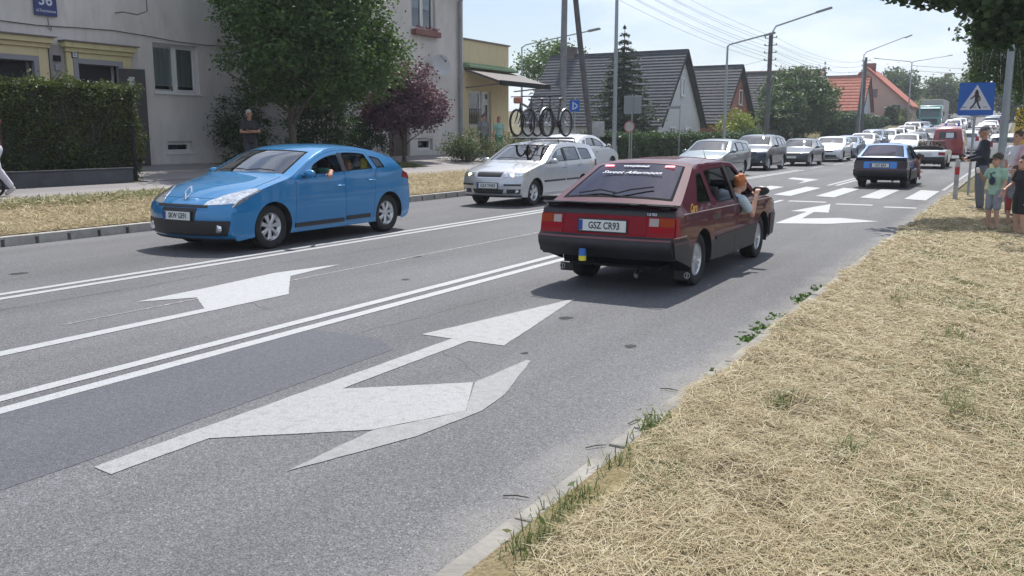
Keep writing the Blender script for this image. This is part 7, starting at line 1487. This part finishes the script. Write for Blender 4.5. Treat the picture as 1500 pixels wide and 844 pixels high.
# passenger leaning out of the boxy blue car
h_=1.66
person(seat_at(bcar,1.95,.44,4.32,.44,h_,R(-90)),PI,h_,'passenger leaning far out of the boxy blue car, arm down its door',dict(SIT,wai=(-.045,.01,.59),che=(-.12,.03,.655),nec=(-.19,.04,.72),hb=(-.22,.035,.755),hd=(-.245,.03,.80),shL=(-.10,.0,.73),shR=(-.23,.05,.68),elR=(-.27,.11,.56),wrR=(-.28,.10,.45),elL=(-.20,-.08,.62),wrL=(-.26,-.06,.55)),SK2,cloth('orange_brown',(.38,.17,.11)),'short',DJE,'long',HB,'short',SHOE,curl=1.0)
b=MB(); b.box((0,0,0),(.02,.22,.30)); o=b.build('paper_bag',cloth('pink_bag',(.50,.36,.40)),None,bevel=.01,label='pinkish cloth held against the boxy blue car door',category='cloth'); P=seat_at(bcar,2.05,.83,4.32,.6,0,R(-90)); o.location=(P[0]+.05,P[1],.60)
for i,(x,y_,lb,tp,hr) in enumerate([(2.3,-.36,'driver of the open silver car',BLK,HDk),(2.3,.36,'front passenger in grey in the open silver car',GRY,HB),(3.02,-.32,'rear left passenger in white in the open silver car',WHC,HBl),(3.02,.32,'rear right passenger in dark clothes in the open silver car',NAV,HB)]):
    person(seat_at(cab,x,y_,4.5,.50,1.68,R(-90)),PI,1.68,lb,dict(SIT,wrL=(.07,-.2,.65),wrR=(-.07,-.2,.65)),SK1,tp,'short',BLK,'long',hr,'short',SHOE,group='people in the open silver car')
# ================================================================== cut straw and weeds
def straw(name,u0,u1,v0,v1,n,label,m,L=(.05,.16),w=.0022,dens=None,seed=1,lift=.03,tilt=.22,wfun=None):
    r=np.random.default_rng(seed); 
    if dens=='near': t=r.random(n); v=v0*(v1/v0)**t
    else: v=r.uniform(v0,v1,n)
    u=r.uniform(0,1,n); u=u0(v)+(u1(v)-u0(v))*u if callable(u0) else u0+(u1-u0)*u
    cl=np.sin(u*9.1+v*3.3)*np.sin(u*4.3-v*6.1)+np.sin(u*21+v*17)*.5
    if name=='green_blades' and dens=='near':
        keep=(np.sin(u*2.1+v*1.3)*np.sin(u*1.1-v*.9+1)+.45*np.sin(u*5+v*4)+.25*u)>.25; u=u[keep];v=v[keep];n=len(u);cl=cl[keep]
    if name=='cut_straw' and dens=='near':
        f_=np.sin(u*3.1-v*2.2)*np.sin(u*1.7+v*2.9+2)+.5*np.sin(u*8.3+v*5.1); keep=(f_>-.75)|(r.random(n)<.35); u=u[keep];v=v[keep];n=len(u);cl=cl[keep]
    z=ground_z(u,v)+.008+np.clip(cl*.008+.012,0,.03)+r.random(n)*lift
    a=r.uniform(0,2*PI,n)+.0; e=r.normal(size=n)*tilt; l=r.uniform(L[0],L[1],n); ww=w*(.6+.9*r.random(n))
    if wfun is not None: ww=ww*wfun(v)
    d=np.stack([np.cos(a)*np.cos(e),np.sin(a)*np.cos(e),np.sin(e)],-1); s=np.stack([-np.sin(a),np.cos(a),r.normal(size=n)*.5],-1); s/=np.linalg.norm(s,axis=1)[:,None]
    C=np.stack([u,v,z],-1); mid=C+np.stack([r.normal(size=n)*.10,r.normal(size=n)*.10,r.random(n)*.10],-1)*l[:,None]
    A=C-d*l[:,None]*.5; B_=C+d*l[:,None]*.5; A[:,2]=np.maximum(A[:,2],C[:,2]-.02-lift*.3); B_[:,2]=np.maximum(B_[:,2],C[:,2]-.02)
    W=s*ww[:,None]; V=np.stack([A-W*.7,A+W*.7,mid-W,mid+W,B_-W*.3,B_+W*.3],1).reshape(-1,3)
    k=np.arange(n)[:,None]*6; F=np.concatenate([k+np.array([[0,1,3,2]]),k+np.array([[2,3,5,4]])],0)
    return npmesh(name,V,F,m,None,kind='stuff',label=label,category='grass')
def m_straw(name,cols,rough=.6):
    m=bpy.data.materials.new(name); nt,N,L,b=nodes(m); b.inputs['Roughness'].default_value=rough; b.inputs['Specular IOR Level'].default_value=.35
    g=N('ShaderNodeNewGeometry'); cr=N('ShaderNodeValToRGB'); cr.color_ramp.interpolation='LINEAR'; e=cr.color_ramp.elements; e[0].position=0; e[0].color=(*cols[0],1); e[1].position=1; e[1].color=(*cols[-1],1)
    for i,c in enumerate(cols[1:-1]): q=e.new((i+1)/(len(cols)-1)); q.color=(*c,1)
    L(g.outputs['Random Per Island'],cr.inputs[0]); L(cr.outputs[0],b.inputs['Base Color'])
    t=N('ShaderNodeBsdfTranslucent'); L(cr.outputs[0],t.inputs[0]); ms=N('ShaderNodeMixShader'); ms.inputs[0].default_value=.25; L(b.outputs[0],ms.inputs[1]); L(t.outputs[0],ms.inputs[2]); L(ms.outputs[0],nt.nodes['Material Output'].inputs[0]); return m
MS=m_straw('straw',[(.25,.19,.10),(.47,.385,.235),(.57,.485,.32),(.41,.32,.175),(.64,.575,.42),(.34,.31,.15)]); MG=m_straw('green_blades',[(.08,.12,.03),(.16,.20,.06),(.24,.25,.10),(.10,.14,.04)])
MDG=m_straw('dark_debris',[(.10,.07,.04),(.18,.13,.07),(.22,.17,.09),(.07,.05,.03)])
lo_u=lambda v: -1.39-.21*np.clip((v-2.6)/2.6,0,1)+.035*np.sin(v*2.3)+.035*np.sin(v*5.9); hi_u=lambda v: np.minimum(.15+.10*v*0+ (7.0-v)*.25*(v<7)+.4, 2.6)+0*v
wf=lambda v: np.clip(v/4.5,1,3.2)
straw('cut_straw',lo_u,hi_u,1.6,26,330000,'pale cut straw covering the right verge',MS,(.05,.17),.0013,'near',1,.045,.22,wf)
straw('dark_straw',lo_u,hi_u,1.6,26,85000,'darker rotten straw between the pale stalks',MDG,(.03,.10),.0014,'near',2,.012,.15,wf)
straw('green_blades',lo_u,hi_u,1.7,26,110000,'sparse green blades in the cut straw',MG,(.05,.13),.0016,'near',3,.03,.5,wf)
straw('cut_straw',-14.85,-12.85,3,42,70000,'pale dry grass on the bank beyond the far kerb',MS,(.06,.16),.0045,None,4,.07,.5)
straw('green_blades',-14.9,-14.2,5,18,9000,'greener grass along the edge of the far pavement',MG,(.06,.16),.006,None,5,.06,.6)
straw('green_blades',-20.0,-18.3,18,24,6000,'grass strip under the trees',MG,(.06,.16),.007,None,6,.05,.6); straw('green_blades',-18.6,-16.7,17.7,23.5,9000,'green lawn strip beside the pavement',MG,(.06,.16),.007,None,7,.06,.6)
def tuft(u,v,n,h,label,seed,m=MG,spread=.09,group='green weeds along the kerb',name='grass_tuft',cat='weed',w=.004,leafy=0):
    z=gz(u,v); r=np.random.default_rng(seed); b0=np.stack([r.normal(size=n)*spread*.4,r.normal(size=n)*spread,np.zeros(n)],-1); a=r.uniform(0,2*PI,n); l=h*r.uniform(.4,1,n); d=np.stack([np.cos(a)*.5,np.sin(a)*.5,np.ones(n)],-1); d/=np.linalg.norm(d,axis=1)[:,None]
    s=np.stack([-np.sin(a),np.cos(a),0*a],-1)*w; M_=b0+d*l[:,None]*.6; Tp=M_+(d*np.array([2,2,.6]))*l[:,None]*.35
    V=np.stack([b0-s,b0+s,M_-s*.8,M_+s*.8,Tp-s*.1,Tp+s*.1],1).reshape(-1,3); k=np.arange(n)[:,None]*6; F=np.concatenate([k+np.array([[0,1,3,2]]),k+np.array([[2,3,5,4]])],0)
    if leafy:
        P=b0[r.integers(0,n,leafy)]*1.1+np.stack([r.normal(size=leafy)*.02,r.normal(size=leafy)*.025,r.uniform(.02,h*.8,leafy)],-1); V2,F2=leaf_quads(P,.042,rs=r,asp=.7); F=np.concatenate([F,F2+len(V)]); V=np.concatenate([V,V2])
    T=thing(name,(u,v,z),0,label,cat,group); npmesh('foliage',V,F,m,T); return T
MG2=m_straw('green_tuft_blades',[(.05,.09,.02),(.11,.16,.04),(.20,.24,.09),(.34,.30,.16),(.08,.13,.03)])
WG=leafm('weed_green',(.07,.13,.03))
for i,(u,v,n,h,lf,lb) in enumerate([(-1.50,2.85,190,.11,8,'nearest green tuft at the bottom edge of the picture by the kerb'),(-1.54,3.25,150,.09,6,'second green tuft up the kerb from the picture edge'),(-1.60,4.35,100,.13,10,'green tuft with a tall stalk at the kerb'),(-1.56,3.82,120,.09,0,'low olive tuft between the two nearest green ones'),
    (-1.78,6.9,50,.09,180,'leafy weed growing out of the kerb joint, nearest of the leafy patches'),(-1.80,7.35,50,.09,180,'second leafy weed patch in the gutter'),(-1.79,7.9,40,.08,160,'third leafy weed patch in the gutter'),(-1.78,8.9,50,.11,220,'bright leafy weed standing in the gutter'),(-1.76,9.6,40,.09,160,'farthest leafy weed patch in the gutter'),(-1.60,5.4,30,.08,10,'small tuft at the kerb halfway to the leafy weeds'),
    (-1.1,5.0,60,.17,0,'isolated green tuft in the straw close to the kerb'),(-.62,4.35,70,.17,0,'green tuft in the middle of the near straw'),(-.2,5.4,110,.20,0,'broad olive tuft in the straw right of centre'),(-.9,8.6,70,.18,0,'dark tuft halfway up the straw verge'),(-.35,7.4,60,.17,0,'thin tuft right of the halfway dark tuft')]):
    tuft(u,v,n,h,lb,100+i,WG if lf>35 else MG2,leafy=lf,spread=.13 if n>100 else .09,w=.0028 if n>100 else .004)
# twigs and grit in the gutter
for i,(u,v,a) in enumerate([(-1.84,3.25,.3),(-1.80,4.02,.9),(-1.78,4.5,1.3),(-1.83,5.2,.1)]):
    b=MB(); l=.06; b.tube([(-l*math.cos(a),-l*math.sin(a),.006),(0,.005,.010),(l*math.cos(a),l*math.sin(a),.006)],[.003,.0035,.002],5); o=b.build('twig',BARK,None,label=['dark twig in the gutter nearest the picture edge','short twig beside the kerb by the low tuft','thin twig by the tall-stalk tuft','last twig in the gutter before the leafy weeds'][i],category='twig',group='twigs in the gutter'); o.location=(u,v,.004)
r=np.random.default_rng(9); n=3800; v=2*(14/2.)**r.random(n); u=-1.72-np.abs(r.normal(size=n))*.12; V=[];sz=r.uniform(.001,.0032,n)*np.clip(v/5,1,2.5)
P=np.stack([u,v,road_z(v)+.001],-1); o4=np.array([[1,0,0],[0,1,0],[-1,0,0],[0,-1,0],[0,0,1.2]]); V=(P[:,None,:]+o4[None]*sz[:,None,None]).reshape(-1,3); k=np.arange(n)[:,None]*5; F=np.concatenate([k+np.array([[a,(a+1)%4,4]]) for a in range(4)],0)
npmesh('grit',V,F,m_straw('grit',[(.12,.11,.10),(.3,.28,.25),(.4,.37,.32)]),None,kind='stuff',label='fine grit and sand swept against the right kerb',category='grit')

# ================================================================== air
hm=bpy.data.materials.new('haze_air'); hm.use_nodes=True; hn=hm.node_tree; hn.nodes.clear(); ho=hn.nodes.new('ShaderNodeOutputMaterial'); hv=hn.nodes.new('ShaderNodeVolumePrincipled'); hv.inputs['Color'].default_value=(.86,.92,1,1); hv.inputs['Density'].default_value=.0006; hv.inputs['Anisotropy'].default_value=.3; hn.links.new(hv.outputs[0],ho.inputs['Volume'])
b=MB(); b.box2((-2600,-60,-2.5),(2600,2600,16.5)); b.build('haze',hm,None,kind='stuff',label='thin pale summer haze in the air over the street',category='haze')
